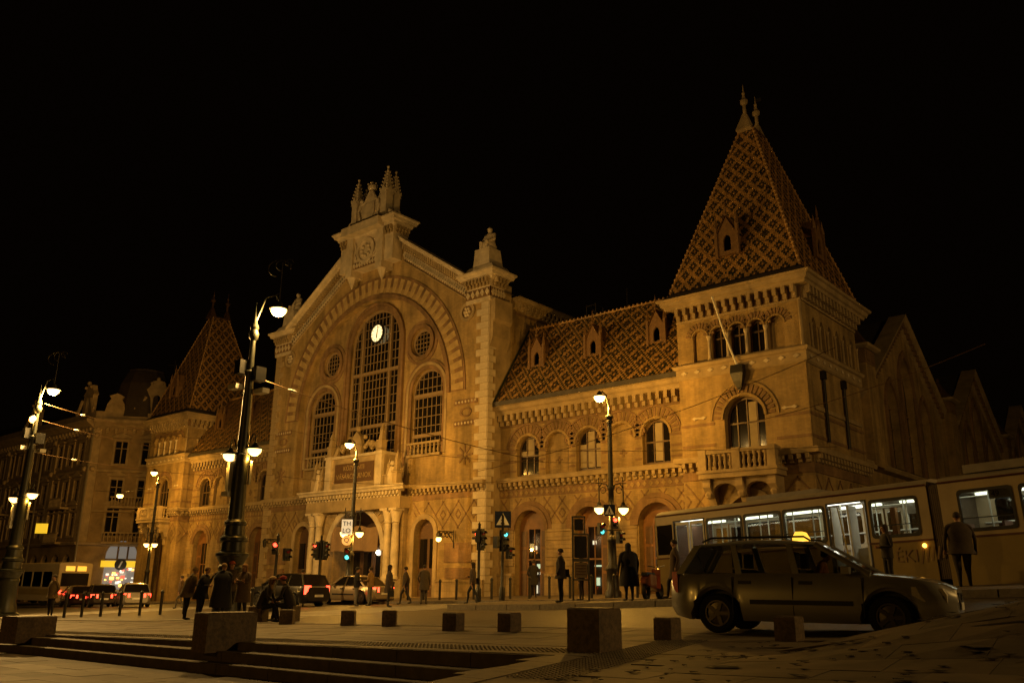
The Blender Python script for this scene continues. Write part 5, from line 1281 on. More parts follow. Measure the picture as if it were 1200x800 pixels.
def person(label, x, y, z, H=1.75, face=0., pose='stand', top=(.05, .04, .035), legs=(.03, .03, .035), hair=(.03, .02, .012), hairlen=0, coat=0, bag=None, cap=None, arms=('down', 'down'), stout=1.0, lean=0., hood=False, group=None, stride=.0):
    t = thing('person', label, 'person', (x, y, z), face, group); k = H/1.75
    hipz = .93; drop = 0
    if pose == 'sit': hipz = .50
    if pose == 'crouch': hipz = .42
    V = []; E = []; R = []; L = []
    def v(p, r, lab, par=None):
        V.append((p[0]*k, p[1]*k, p[2]*k)); R.append((r[0]*k, r[1]*k) if isinstance(r, tuple) else r*k); L.append(lab)
        if par is not None: E.append((par, len(V)-1))
        return len(V)-1
    st_ = stout; ln = lean if pose not in ('sit', 'crouch') else .35
    def tp(x_, y_, z_): # torso point leaned about the hips
        dz = z_-hipz; return (x_, y_+dz*sin(ln), hipz+dz*cos(ln))
    o = hipz
    pel = v((0, 0, o), (.15*st_, .115*st_), 2); w = v(tp(0, 0, o+.17), (.145*st_, .105*st_), 1, pel); ch = v(tp(0, 0, o+.36), (.165*st_, .115*st_), 1, w); nb = v(tp(0, -.01, o+.53), (.085, .075), 1, ch)
    nk = v(tp(0, .005, o+.585), (.05, .052), 0, nb); jaw = v(tp(0, .03, o+.645), (.06, .072), 0, nk); sk = v(tp(0, .02, o+.725), (.075, .092), 0, jaw); tpv = v(tp(0, .005, o+.795), (.055, .07), 0, sk)
    nose = v(tp(0, .125, o+.695), .014, 0, sk)
    for s in (-1, 1): v(tp(s*.082, 0, o+.70), (.014, .02), 0, sk)
    hands = []
    for s, a in zip((-1, 1), arms):
        sh = v(tp(s*.19*st_, 0, o+.485), .062, 1, ch if False else nb)
        if a == 'down': el, wr = (s*.245*st_, -.02, o+.2), (s*.25*st_, .06, o-.04)
        elif a == 'phone': el, wr = (s*.25, .06, o+.22), (s*.13, .2, o+.52)
        elif a == 'front': el, wr = (s*.26, .0, o+.2), (s*.1, .24, o+.2)
        elif a == 'pocket': el, wr = (s*.29*st_, -.07, o+.2), (s*.2*st_, .05, o+.02)
        elif a == 'cross': el, wr = (s*.24, .08, o+.2), (-s*.06, .2, o+.28)
        elif a == 'swing': el, wr = (s*.24, -.12, o+.22), (s*.23, -.04, o-.0)
        elif a == 'knee': el, wr = (s*.25, .16, o+.2), (s*.15, .38, o+.1)
        e_ = v(tp(*el), .048, 1, sh); w_ = v(tp(*wr), .034, 1, e_)
        d = (Vector(V[w_])-Vector(V[e_])).normalized()/k
        base = Vector(V[w_])/k; pm = base+d*.06; pi_ = v(pm, (.036, .026), 0, w_)
        sd = d.cross(Vector((0, 1, 0))) if abs(d.y) < .8 else d.cross(Vector((1, 0, 0))); sd = sd.normalized(); cu_ = d.cross(sd).normalized()
        for q in range(4):
            f1 = pm+sd*((q-1.5)*.018)+d*.05; f2 = f1+d*(.032-.005*abs(q-1.5))+cu_*.012
            a1 = v(f1, .009, 0, pi_); v(f2, .008, 0, a1)
        a1 = v(pm+sd*.042+d*.01, .01, 0, pi_); v(pm+sd*.052+d*.045, .008, 0, a1)
        hands.append(pm)
    for i, s in enumerate((-1, 1)):
        if pose == 'stand': kn, an = (s*.1, .01, .49), (s*.11, -.01, .09)
        elif pose == 'walk': f = s*(1 if stride >= 0 else -1); kn, an = (s*.09, .17*f+.06, .5), (s*.09, .27*f-(.06 if f < 0 else 0), .1+(.06 if f < 0 else 0))
        elif pose == 'sit': kn, an = (s*.14, .42, .5), (s*.15, .40+.12*s, .09)
        else: kn, an = (s*.15, .34, .44+.06*s), (s*.13, .14-.1*s, .1)
        hp = v((s*.095*st_, 0, o-.08), (.092*st_, .098*st_), 2, pel); kv = v(kn, .062*st_, 2, hp)
        mid = [(kn[j]+an[j])/2 for j in range(3)]; mv = v((mid[0], mid[1]-.02, mid[2]), .056, 2, kv); av = v(an, .04, 2, mv)
        heel = v((an[0], an[1]-.03, max(.045, an[2]-.05)), .04, 3, av); v((an[0]+s*.03, an[1]+.17, max(.03, an[2]-.07)), (.04, .028), 3, heel)
    body = skin_body('body', V, E, R, [SKIN, cloth(top), cloth(legs), mat('black_shoe_leather', (.02, .016, .012), .5, .1)], L, t)
    # hair
    def T(x_, y_, z_): p = tp(x_, y_, z_); return (p[0]*k, p[1]*k, p[2]*k)
    hc = Vector(T(0, .005, o+.725)); hm = cloth(hair)
    b = MB()
    nlat, nlon = 6, 14; rings = []
    for i in range(nlat+1):
        th = i/nlat*pi*.62; ring = []
        for j in range(nlon):
            a = 2*pi*j/nlon; fr_ = max(0, sin(a)); tt = th*(1-.42*fr_); rx, ry, rz_ = .092*k, .11*k, .105*k
            ring.append((hc.x+rx*sin(tt+.02)*cos(a), hc.y+ry*sin(tt+.02)*sin(a), hc.z+rz_*cos(tt)))
        rings.append(ring)
    if hairlen:
        dn = []
        for q, (sc, dz) in enumerate(((1.05, -.1), (1.12, -.2), (.95, -.2-hairlen*.22))):
            dn.append([(hc.x+.092*k*sc*cos(2*pi*j/nlon), hc.y+(.1*k*sc*sin(2*pi*j/nlon) if sin(2*pi*j/nlon) < .35 else .03*k), hc.z+dz*k) for j in range(nlon)])
        rings += dn
    b.loft(rings); b.obj('hood' if hood else 'hair', hm, t, True)
    for s in (-1, 1):
        b = MB(); b.sphere(T(s*.032, .106, o+.715), .011*k, 6); b.obj('eye', BLACKP, t)
    b = MB(); p = T(0, .108, o+.648); b.box(p[0]-.024*k, p[0]+.024*k, p[1]-.01, p[1]+.006, p[2]-.005*k, p[2]+.005*k); b.obj('mouth', mat('lips', (.25, .09, .07), .6, 0), t)
    if coat:
        b = MB(); rings = []
        for i, (zz, rx, ry) in enumerate(((o+.5, .155, .1), (o+.36, .215, .15), (o+.15, .19, .15), (o-.05, .205, .17), (o-.05-coat*.5, .23, .2), (o-.05-coat, .245, .21))):
            cpt = tp(0, 0, zz) if zz > o else (0, 0, zz); rings.append([(cpt[0]*k+rx*st_*k*cos(2*pi*j/16)*(1+.03*cos(5*j)), cpt[1]*k+ry*st_*k*sin(2*pi*j/16), cpt[2]*k) for j in range(16)])
        b.loft(rings); b.obj('coat', cloth(top), t, True)
    else:
        b = MB(); rings = []
        for zz, rx, ry in ((o+.5, .14, .09), (o+.38, .2, .14), (o+.15, .175, .135), (o-.02, .18, .145), (o-.1, .185, .15)):
            cpt = tp(0, 0, zz) if zz > o else (0, 0, zz); rings.append([(cpt[0]*k+rx*st_*k*cos(2*pi*j/16), cpt[1]*k+ry*st_*k*sin(2*pi*j/16), cpt[2]*k) for j in range(16)])
        b.loft(rings); b.obj('jacket', cloth(top), t, True)
    if cap:
        b = MB(); c = Vector(T(0, .01, o+.745)); b.sphere(c, .108*k, 12, sx=.95, sy=1.1, sz=.9, lo=-.1); b.box(c.x-.07*k, c.x+.07*k, c.y+.09*k, c.y+.19*k, c.z-.01, c.z+.012); b.obj('cap', cloth(cap), t, True)
    if bag:
        kind, col = bag; bmn = cloth(col)
        if kind == 'hand':
            c = hands[1]*k; b = MB(); b.loft([[(c.x+.02+a*.05*k, c.y+q*.13*k, c.z-.1*k+zz*k) for a, q in ((-1, -1), (1, -1), (1, 1), (-1, 1))] for zz in (-.3, -.05)]); b.tube([(c.x+.02, c.y-.09*k, c.z-.14*k), (c.x+.0, c.y, c.z+.02), (c.x+.02, c.y+.09*k, c.z-.14*k)], .012, 5)
        elif kind == 'plastic':
            c = hands[1]*k; b = MB(); b.lathe([(.03, 0), (.1, -.12), (.14, -.38), (.11, -.5), (.03, -.52)], (c.x, c.y, c.z-.03), 10, sx=1, sy=.6)
        elif kind == 'back':
            p = Vector(T(0, -.2, o+.3)); b = MB(); b.loft([[(p.x+rx*cos(2*pi*j/12), p.y+ry*sin(2*pi*j/12), p.z+zz) for j in range(12)] for rx, ry, zz in ((.08, .05, -.24), (.15, .1, -.2), (.16, .11, 0), (.13, .09, .18), (.05, .04, .23))])
        else:
            c = Vector(((.26)*st_*k, -.06*k, (o+.02)*k)); b = MB(); b.loft([[(c.x+a*.055*k, c.y+q*.17*k*(1 if zz < 0 else .85), c.z+zz*k) for a, q in ((-1, -1), (1, -1), (1, 1), (-1, 1))] for zz in (-.13, .13)]); b.tube([(c.x, c.y, c.z+.1), (c.x-.06, c.y, (o+.35)*k), (.1*k, 0, (o+.56)*k)], .016, 5)
        b.obj('shoulder_bag' if kind == 'side' else 'bag', bmn, t)
    return t
def pers(label, px, t, **kw):
    x, y = at(px, t); z = kw.pop('z', None); z = G(x, y)+kw.pop('dz', 0) if z is None else z
    return person(label, x, y, z, **kw)
FC = YAW                      # facing away from the camera along the view
BLK = (.016, .014, .014); DK = (.03, .024, .02); BR = (.10, .06, .03); JN = (.05, .06, .09)
pers('woman in dark jeans walking left with a bag on her shoulder', 557, 36.9, H=1.68, face=FC+radians(75), pose='walk', top=(.06, .04, .03), legs=(.02, .022, .03), hairlen=.4, bag=('side', BLK), arms=('swing', 'front'), dz=.05)
pers('man in dark coat with shoulder bag waiting on the tram island', 660, 30.3, H=1.79, face=FC+radians(70), top=DK, legs=BLK, coat=.12, bag=('side', BLK), arms=('pocket', 'down'), dz=.17)
pers('broad person in a long dark hooded coat beside the right lamp post', 740, 28.6, H=1.8, face=FC+radians(20), top=BLK, legs=BLK, coat=.45, stout=1.35, hood=True, hair=BLK, hairlen=.5, arms=('down', 'down'), dz=.17)
pers('heavy man in a dark jacket standing before the tram at the right', 1135, 24.0, H=1.82, face=FC+radians(-10), top=(.045, .03, .018), legs=(.035, .028, .02), stout=1.35, coat=.1, arms=('down', 'down'), dz=.1)
pers('woman in dark jacket behind the bonnet of the taxi', 1047, 24.6, H=1.62, face=FC+radians(100), top=(.03, .025, .02), legs=BLK, hairlen=.6, arms=('front', 'front'), dz=.17)
pers('man in black jacket and pale jeans talking, holding a bright bag', 421, 42.6, H=1.76, face=FC+radians(-70), top=BLK, legs=(.16, .15, .14), arms=('down', 'front'), cap=BLK)
pers('man in tan jacket and grey jeans turned to his companion', 437, 42.3, H=1.74, face=FC+radians(70), top=(.25, .15, .05), legs=(.17, .16, .14), arms=('front', 'plastic') if False else ('front', 'down'), bag=('plastic', (.55, .42, .22)))
pers('woman in dark coat with red scarf and handbag by the porch column', 459, 38.2, H=1.74, face=FC+radians(-80), top=(.05, .035, .03), legs=(.02, .02, .03), hair=(.02, .012, .01), hairlen=.7, coat=.3, bag=('hand', BLK), arms=('front', 'down'))
pers('man in black in the dark doorway side right of the porch', 500, 41, H=1.76, face=FC, top=(.06, .045, .03), legs=(.07, .06, .05), coat=.25, arms=('pocket', 'down'))
pers('person in a grey coat walking close to the porch', 478, 41.5, H=1.7, face=FC+radians(80), pose='walk', top=(.07, .05, .035), legs=(.05, .045, .04), arms=('swing', 'swing'))
pers('slim person in dark suit waiting beside the black estate car', 357, 44.0, H=1.76, face=FC+radians(20), top=BLK, legs=BLK, arms=('down', 'pocket'))
pers('long haired woman in brown jacket at the right of the group', 289, 29.6, H=1.7, face=FC+radians(160), top=(.085, .055, .03), legs=BLK, hair=(.2, .1, .035), hairlen=1.1, arms=('cross', 'cross'), coat=.35, stout=1.2)
pers('broad man in black coat in the middle of the group', 264, 29.6, H=1.74, face=FC+radians(-10), top=BLK, legs=BLK, stout=1.45, hair=(.12, .07, .03), arms=('front', 'front'), coat=.5)
pers('person in orange cap behind the man in black coat', 273, 30.6, H=1.82, face=FC+radians(-150), top=(.05, .03, .02), legs=BLK, cap=(.4, .09, .035), stout=1.2, arms=('front', 'pocket'))
pers('person in a black jacket bending over a telephone in the group', 240, 30.6, H=1.66, face=FC+radians(-100), top=BLK, legs=BLK, lean=.22, stout=1.25, coat=.2, arms=('phone', 'front'), hair=(.06, .03, .015))
pers('stooping man in olive jacket at the left of the group', 224, 31.2, H=1.7, face=FC+radians(-60), top=(.13, .095, .04), legs=BLK, lean=.25, stout=1.3, coat=.15, arms=('down', 'front'), hair=(.25, .17, .08))
pers('person in a white cap sitting on the left granite cube', 312, 26.5, H=1.72, face=FC+radians(-95), pose='sit', stout=1.15, top=DK, legs=BLK, cap=(.5, .36, .2), arms=('knee', 'knee'), hair=(.2, .12, .05), hairlen=.3)
pers('person in a red cap sitting on the right granite cube', 345, 26.1, H=1.7, face=FC+radians(90), pose='sit', stout=1.15, top=(.03, .022, .018), legs=BLK, cap=(.3, .035, .03), arms=('knee', 'knee'))
pers('person in olive coat and black trousers between the left bollards', 67, 42.0, H=1.72, face=FC+radians(150), top=(.10, .065, .02), legs=BLK, arms=('pocket', 'pocket'), coat=.1, stout=1.15)
pers('passer-by in brown jacket far behind the left mast', 216, 50, H=1.68, face=FC+radians(80), pose='walk', top=(.08, .05, .03), legs=(.06, .05, .04), arms=('swing', 'swing'))
pers('person in dark jacket at the doorway behind the tram stop display', 684, 35.5, H=1.72, face=FC+radians(60), top=(.05, .03, .02), legs=(.04, .03, .025), arms=('down', 'pocket'), bag=('back', BLK), dz=.1)
pers('person in black jacket by the signal post in the lit doorway', 628, 42.5, H=1.74, face=FC, top=BLK, legs=BLK, coat=.3, arms=('pocket', 'pocket'), dz=.12)
pers('couple member in brown coat walking before the front of the tram', 795, 27.6, H=1.76, face=FC+radians(75), pose='walk', top=(.07, .045, .025), legs=(.04, .03, .02), arms=('swing', 'swing'), dz=.17, coat=.3)

# ------------------------------------------------------------------ cars
def car(name, label, x, y, z, rz, L=4.2, Wd=1.7, H=1.45, kind='hatch', col=(.2, .2, .2), lit=True, taxi=False, group=None, detail=True, cat='car'):
    t = thing(name, label, cat, (x, y, z), rz, group); pm = paint('car_paint_%d_%d_%d' % tuple(int(c*100) for c in col), col, .3, .45)
    hl = L/2; wb = L*.608; wr = .31; xa = [-wb/2-.02, wb/2+.02] if kind != 'estate' else [-wb/2-.05, wb/2]
    belt = .56*H+.115; xw = L*.225                       # windscreen base
    def zs(x_):
        if x_ > xw:
            f = (x_-xw)/(hl-xw); return belt-.02-(.09*f+.10*f**5)
        f = max(0, (-x_-hl+.5)/.5); return belt-.02*f*f
    def hw(x_):
        f = abs(x_)/hl; return Wd/2*(1-.03*f*f-.17*max(0, (f-.82)/.18)**2.2)
    def zb(x_):
        b0 = .2+.06*max(0, (abs(x_)/hl-.85)/.15)
        for c in xa:
            d = (x_-c)/(wr+.075)
            if abs(d) < 1: b0 = max(b0, .30+(wr+.075)*sqrt(1-d*d))
        return b0
    xs = sorted(set([-hl+L*i/64 for i in range(65)]+[c+q*(wr+.075)*.999 for c in xa for q in (-1, -.97, -.9, -.75, .75, .9, .97, 1)]))
    rings = []
    for x_ in xs:
        w_, s_, b_ = hw(x_), zs(x_), zb(x_); f = abs(x_)/hl; end = max(0, (f-.9)/.1)
        nose = .0
        pts = [(w_-.07-.04*end, b_), (w_-.005, min(s_-.1, b_+.1)), (w_+.012, max(b_+.05, .48+.02)), (w_, max(b_+.06, .62)), (w_-.03, s_-.07), (w_-.085, s_), (w_*.55, s_+.03*(1 if x_ > xw-.4 else 0)), (0, s_+.045*(1 if x_ > xw-.4 else 0))]
        ring = [(x_, p, q) for p, q in pts]+[(x_, -p, q) for p, q in pts[::-1][1:]]
        rings.append(ring)
    # rounded nose and tail
    def cap(r, dx, sc): return [(p[0]+dx, p[1]*sc, .5+(p[2]-.5)*(.9 if p[2] > .5 else .75)) for p in r]
    rings = [cap(rings[0], -.06, .94)]+rings+[cap(rings[-1], .07, .9)]
    b = MB(); b.loft(rings, closed=True, cap=True); b.obj('body', pm, t, True)
    # greenhouse
    rf, rr_ = (xw-.78*H*.62), {'estate': -hl+.42, 'hatch': -hl+.75, 'saloon': -hl*.42}[kind]
    rbx = {'estate': -hl+.1, 'hatch': -hl+.22, 'saloon': -hl+.62}[kind]
    wB, wR = Wd/2-.09, Wd/2-.235
    A, B_, C_, D = (xw+.12, belt-.03), (rf, H-.05), (rr_, H-.07), (rbx, belt-.03)
    n = 10; rings = []
    for i in range(n+1):
        f = i/n; x_ = rf+(rr_-rf)*f; zz = H-.05+.05*sin(pi*min(1, f*1.02))-.02*f; rings.append([(x_, wR+.035, zz-.05), (x_, wR-.02, zz-.005), (x_, wR*.5, zz+.018), (x_, 0, zz+.025), (x_, -wR*.5, zz+.018), (x_, -wR+.02, zz-.005), (x_, -wR-.035, zz-.05), (x_, -wR, zz-.06), (x_, 0, zz-.02), (x_, wR, zz-.06)])
    b = MB(); b.loft(rings); rfo = b.obj('roof', pm, t, True)
    def sp(x_, z_, s, o=0):                              # side point on the glass plane
        f = (z_-belt)/(H-.07-belt); return (x_, s*(wB+(wR+.03-wB)*f+o), z_)
    def edge(P0, P1, f): return (P0[0]+(P1[0]-P0[0])*f, P0[1]+(P1[1]-P0[1])*f)
    zt = H-.085; zlo = belt-.02
    fr = [edge(A, B_, 0), edge(A, B_, 1)]; 
    pill = [xw-.95-.0, ] if kind == 'hatch' else ([xw-1.0, xw-1.9] if kind == 'estate' else [xw-1.0])
    if kind == 'hatch': pill = [xw-1.05, xw-1.95]
    for s in (-1, 1):
        b = MB(); b.tube([sp(A[0]-.02, zlo, s), sp(B_[0]+.02, zt, s)], .045, 6); b.obj('windscreen_pillar', pm, t)
        b = MB(); wdt = .1 if kind != 'hatch' else .16
        b.loft([[sp(D[0]+q, zlo, s, e) for q, e in ((-.02, .015), (wdt, .015), (wdt, -.03), (-.02, -.03))], [sp(C_[0]+q, zt, s, e) for q, e in ((-.04, .015), (wdt*.8, .015), (wdt*.8, -.03), (-.04, -.03))]]); b.obj('rear_pillar', pm, t)
        for px_ in pill:
            b = MB(); b.loft([[sp(px_+q, zlo, s, e) for q, e in ((-.05, .012), (.05, .012), (.05, -.03), (-.05, -.03))], [sp(px_-.1+q, zt, s, e) for q, e in ((-.045, .012), (.045, .012), (.045, -.03), (-.045, -.03))]]); b.obj('door_pillar', pm if not taxi else BLACKP if False else pm, t)
        cuts = [(A[0], B_[0])]+[(p_, p_-.1) for p_ in pill]+[(D[0]+.08, C_[0]+.05)]
        for (b0, t0), (b1, t1) in zip(cuts, cuts[1:]):
            g = MB(); g.add([sp(b0-.03, zlo, s), sp(b1+.03, zlo, s), sp(t1+.03, zt, s), sp(t0-.03, zt, s)], [(0, 1, 2, 3)]); g.obj('side_window', TINT if detail else GLASS, t)
        # handles, mirror, moulding
        for hx in (xw-.85, xw-1.8):
            g = MB(); g.box(hx-.1, hx+.1, s*(hw(hx)-.02)-.02, s*(hw(hx)-.02)+.03, belt-.17, belt-.12); g.obj('door_handle', BLACKP, t)
        g = MB(); g.loft([[(xw-.22+q*.06, s*(Wd/2+.0+e), belt+.04+zz) for q, zz in ((-1, -.06), (1, -.05), (1, .05), (-1, .06))] for e in (-.06, .16)]); g.obj('door_mirror', pm, t)
        g = MB(); g.box(-wb/2+.5, wb/2-.5, s*(hw(0)+.008)-.014, s*(hw(0)+.008)+.014, .46, .53); g.obj('side_moulding', BLACKP, t)
        g = MB()
        for hx in (xw-.02, xw-1.05, xw-2.0): g.box(hx-.006, hx+.006, s*(hw(0)-.004)-.012, s*(hw(0)-.004)+.01, .3, belt-.06)
        g.obj('door_gap', BLACKP, t, kind='stuff')
        # lights
        g = MB(); zz = zs(hl)
        g.loft([[(hl-.5, s*(hw(hl-.5)-.01), zz-.0+.02), (hl-.5, s*(hw(hl-.5)+.014), zz-.1), (hl-.35, s*(hw(hl-.35)+.014), zz-.19)], [(hl-.1, s*(hw(hl-.1)-.02), zz+.0), (hl-.05, s*(hw(hl-.05)+.014), zz-.09), (hl-.05, s*(hw(hl-.05)+.012), zz-.21)], [(hl+.055, s*.46, zz-.03), (hl+.075, s*.46, zz-.1), (hl+.078, s*.48, zz-.19)]]); g.obj('headlight', mat('headlamp_glass', (.8, .76, .7), .2, .1, 30), t, True)
        g = MB(); x_ = -hl
        if kind == 'estate': g.loft([[(x_+.10, s*(hw(x_+.1)+.012), z0), (x_-.045, s*(hw(x_)-.05), z0), (x_-.05, s*(hw(x_)-.2), z0), (x_+.04, s*(hw(x_)-.2), z0)] for z0 in (.62, belt+.02)])
        else: g.loft([[(x_+.22, s*(hw(x_+.22)+.012), z0), (x_-.055, s*(hw(x_)-.06), z0), (x_-.065, s*(hw(x_)-.3), z0), (x_+.04, s*(hw(x_)-.3), z0)] for z0 in (.62, .85)])
        g.obj('tail_light', RED if lit else REDDIM, t)
    def glassq(name, P0, P1, inset=.06):
        g = MB(); g.add([(P0[0], -wB+inset, P0[1]+.02), (P0[0], wB-inset, P0[1]+.02), (P1[0], wR-.02, P1[1]-.02), (P1[0], -wR+.02, P1[1]-.02)], [(0, 1, 2, 3)]); g.obj(name, TINT if detail else GLASS, t)
    glassq('windscreen', (A[0], A[1]), (B_[0]+.02, B_[1])); glassq('rear_window', (D[0], D[1]), (C_[0]-.02, C_[1]))
    if kind == 'saloon':
        pass
    # underside, wells, wheels
    b = MB(); b.box(-hl+.35, hl-.35, -Wd/2+.22, Wd/2-.22, .2, belt-.12); b.obj('underbody', BLACKP, t)
    wbm = MB(); wbm.lathe([(.2, -.09), (wr-.03, -.1), (wr, -.07), (wr, .07), (wr-.03, .1), (.215, .09), (.205, .02), (.02, .02)], n=24); tm = wbm.mesh('tyre', RUBBER)
    rm = MB(); rm.lathe([(.205, .0), (.205, .085), (.18, .085), (.17, .05), (.06, .065), (.05, .08)], n=20)
    for q in range(5):
        a = q*2*pi/5; rm.box(.05, .19, -.03, .03, .045, .08, fn=lambda x_, y_, z_: (x_*cos(a)-y_*sin(a), x_*sin(a)+y_*cos(a), z_))
    rmm = rm.mesh('rim', mat('wheel_alloy', (.11, .1, .09), .35, .05, metal=.7))
    for c in xa:
        for s in (-1, 1):
            w_ = link('wheel', tm, t, (c, s*(Wd/2-.11), wr), (-s*pi/2, 0, 0)); link('rim', rmm, w_)
    # bumpers, plate, grille
    b = MB(); b.box(hl+.06, hl+.085, -.42, .42, zs(hl)-.2, zs(hl)-.06); gr = b.obj('grille', BLACKP, t)
    b = MB(); b.arc(0, zs(hl)-.12, .035, .05, 0, 2*pi, lambda u, v, w: (hl+.088+w, u, v), 0, .012, 12); b.box(hl+.088, hl+.1, -.06, .06, zs(hl)-.127, zs(hl)-.113); b.obj('badge', STEEL, gr)
    b = MB(); b.box(hl+.07, hl+.09, -.52, .52, .24, .34); b.obj('air_intake', BLACKP, t)
    b = MB(); b.box(hl+.085, hl+.1, -.26, .26, .42, .53); b.obj('number_plate', WHITEP, t)
    b = MB(); b.box(-hl-.085, -hl-.065, -.26, .26, .5, .61); b.obj('number_plate', WHITEP, t)
    if detail:
        for sx_, sy_ in ((.2, .36), (.2, -.36), (-.75, .36), (-.75, -.36)):
            b = MB(); b.loft([[(sx_-.3+q, sy_+e, z_) for q, e in ((-.06, -.22), (.08, -.22), (.08, .22), (-.06, .22))] for q0, z_ in ((0, .5), (-.08, 1.0))]); b.loft([[(sx_-.34+q, sy_+e, z_) for q, e in ((-.05, -.12), (.05, -.12), (.05, .12), (-.05, .12))] for z_ in (1.03, H-.2)]); b.obj('seat', BLACKP, t)
        b = MB(); b.box(xw-.35, xw+.1, -Wd/2+.2, Wd/2-.2, .7, belt-.0); b.arc(0, 0, .16, .19, 0, 2*pi, lambda u, v, w: (xw-.42+w+v*.3, .36+u, belt+.0+v), 0, .03, 14); b.obj('dashboard', BLACKP, t)
        b = MB()
        for s in (-1, 1): b.tube([(rf-.05, s*(wR-.0), H-.03), (rf-.15, s*(wR), H+.035), (rr_+.25, s*wR, H+.035), (rr_+.1, s*wR, H-.03)], .018, 6)
        b.obj('roof_rails', BLACKP, t, kind='stuff')
        b = MB(); b.loft([[(rf-.32+a*kx_, q*ky_, H+z_) for a, q in ((-1, -1), (1, -1), (1, 1), (-1, 1))] for kx_, ky_, z_ in ((.1, .22, .0), (.1, .22, .04), (.055, .17, .14))]); b.obj('roof_sign', mat('lit_taxi_sign', (.8, .5, .1), .4, 0, emit=(1, .52, .05), es=1.6), t)
        lamp_light('roof_sign_light', (rf-.32, 0, H+.25), 1.2, t, .05, (1, .55, .15))
        b = MB(); b.box(-hl+.1, -hl+.2, -Wd/2+.2, Wd/2-.2, belt, belt+.01)
    return t
tx, ty = at(957, 14.5)
TRZ = radians(10)
car('taxi', 'silver grey estate taxi with a lit yellow roof sign beside the mound', 38.28, -22.2, -.72, TRZ, 4.2, 1.71, 1.47, 'estate', (.46, .455, .45), lit=False, taxi=True, cat='taxi')
dv = person('taxi driver in an orange brown jacket with hands at the wheel', 38.28-.36*sin(TRZ)+.0, -22.2+.36*cos(TRZ), -.72+.23, H=1.52, face=TRZ-pi/2, pose='sit', top=(.45, .2, .06), legs=BLK, arms=('front', 'front'))
GC = 'cars waiting at the crossing'
x, y = at(342, 45.5); car('parked_car', 'black estate car with red tail lights behind the seated pair', x, y, G(x, y), pi+.05, 4.5, 1.75, 1.6, 'estate', (.02, .018, .018), group=GC, detail=False)
x, y = at(420, 46.2); car('parked_car', 'beige saloon car passing before the market entrance', x, y, G(x, y), pi+.03, 4.3, 1.7, 1.42, 'saloon', (.42, .34, .24), group=GC, detail=False)
x, y = at(161, 61); car('parked_car', 'silver hatchback with glowing tail lights, rightmost of the left queue', x, y, G(x, y), pi-.35, 4.0, 1.72, 1.47, 'hatch', (.42, .38, .33), group=GC, detail=False)
x, y = at(123, 67); car('parked_car', 'dark hatchback braking with bright red light in the left queue', x, y, G(x, y), pi-.3, 4.0, 1.7, 1.5, 'hatch', (.08, .06, .05), group=GC, detail=False)
x, y = at(96, 72); car('parked_car', 'dark red car, farthest of the left queue before the bus', x, y, G(x, y), pi-.2, 4.1, 1.7, 1.5, 'hatch', (.07, .03, .025), group=GC, detail=False)
# ------------------------------------------------------------------ scooter before the tram
x, y = at(768, 29.0); t = thing('motor_scooter', 'motor scooter with a lit lamp standing before the front of the tram', 'scooter', (x, y, G(x, y)+.17), FC+radians(60))
for wx in (-.6, .6):
    b = MB(); b.arc(wx, .25, .15, .25, 0, 2*pi, fY(-.05), 0, .1, 18); b.obj('wheel', RUBBER, t)
b = MB(); b.loft([[(x_, e*w_, z_) for e, z_ in ((-1, z0), (1, z0), (1, z1), (-1, z1))] for x_, w_, z0, z1 in ((-.85, .08, .5, .62), (-.6, .16, .4, .78), (-.1, .17, .28, .74), (.0, .14, .24, .34), (.35, .13, .24, .34))])
b.loft([[(.36+q, e*.15, z_) for q, e in ((-.03, -1), (.05, -.5), (.05, .5), (-.03, 1))] for z_ in (.25, .6, .95)]); b.obj('body', paint('scooter_paint', (.25, .07, .04)), t)
b = MB(); b.loft([[(x_, e*w_, .74+z_) for e, z_ in ((-1, 0), (1, 0), (.8, .1), (-.8, .1))] for x_, w_ in ((-.75, .1), (-.5, .15), (-.05, .12))]); b.obj('seat', BLACKP, t)
b = MB(); b.tube([(.6, 0, .25), (.42, 0, .9), (.38, 0, 1.02)], .025, 6); b.tube([(.34, -.3, 1.06), (.4, 0, 1.0), (.34, .3, 1.06)], .018, 6); b.obj('handlebar', STEEL, t)
b = MB(); b.sphere((.46, 0, .9), .08, 8); b.obj('headlight', AMBER, t, True)

# ------------------------------------------------------------------ tram
TW = mat('cream_tram_paint', (.42, .33, .20), .35, .12, 1.5); TY = mat('yellow_tram_paint', (.30, .22, .08), .35, .12, 1.5); TR = mat('brown_tram_stripe', (.10, .035, .02), .4, .1); TG = mat('grey_tram_roof', (.24, .21, .17), .6, .2, 2)
INW = mat('pale_tram_panel', (.55, .55, .48), .5, .05); INB = mat('brown_tram_panel', (.16, .08, .05), .5, .1)
tr = thing('tram', 'cream and yellow articulated tram with lit windows at the stop', 'tram', (27.8, -9.85, -.53), 0); tr.rotation_euler = (0, -.038, atan2(-.168, .986))
TL = 19.0; TD = 2.3
wins = [(2.44, 3.82), (3.93, 5.26), (5.36, 6.73), (8.18, 9.52), (10.64, 11.95), (12.15, 13.5), (13.7, 15.0), (15.2, 16.5)]
doors = [(1.05, 2.32), (6.86, 8.04), (16.7, 17.9)]
def rrect(a, b_, c, d, r=.09): return [(a+r, c), (b_-r, c), (b_-r*.3, c+r*.3), (b_, c+r), (b_, d-r), (b_-r*.3, d-r*.3), (b_-r, d), (a+r, d), (a+r*.3, d-r*.3), (a, d-r), (a, c+r), (a+r*.3, c+r*.3)]
WZ0, WZ1 = 1.6, 2.58
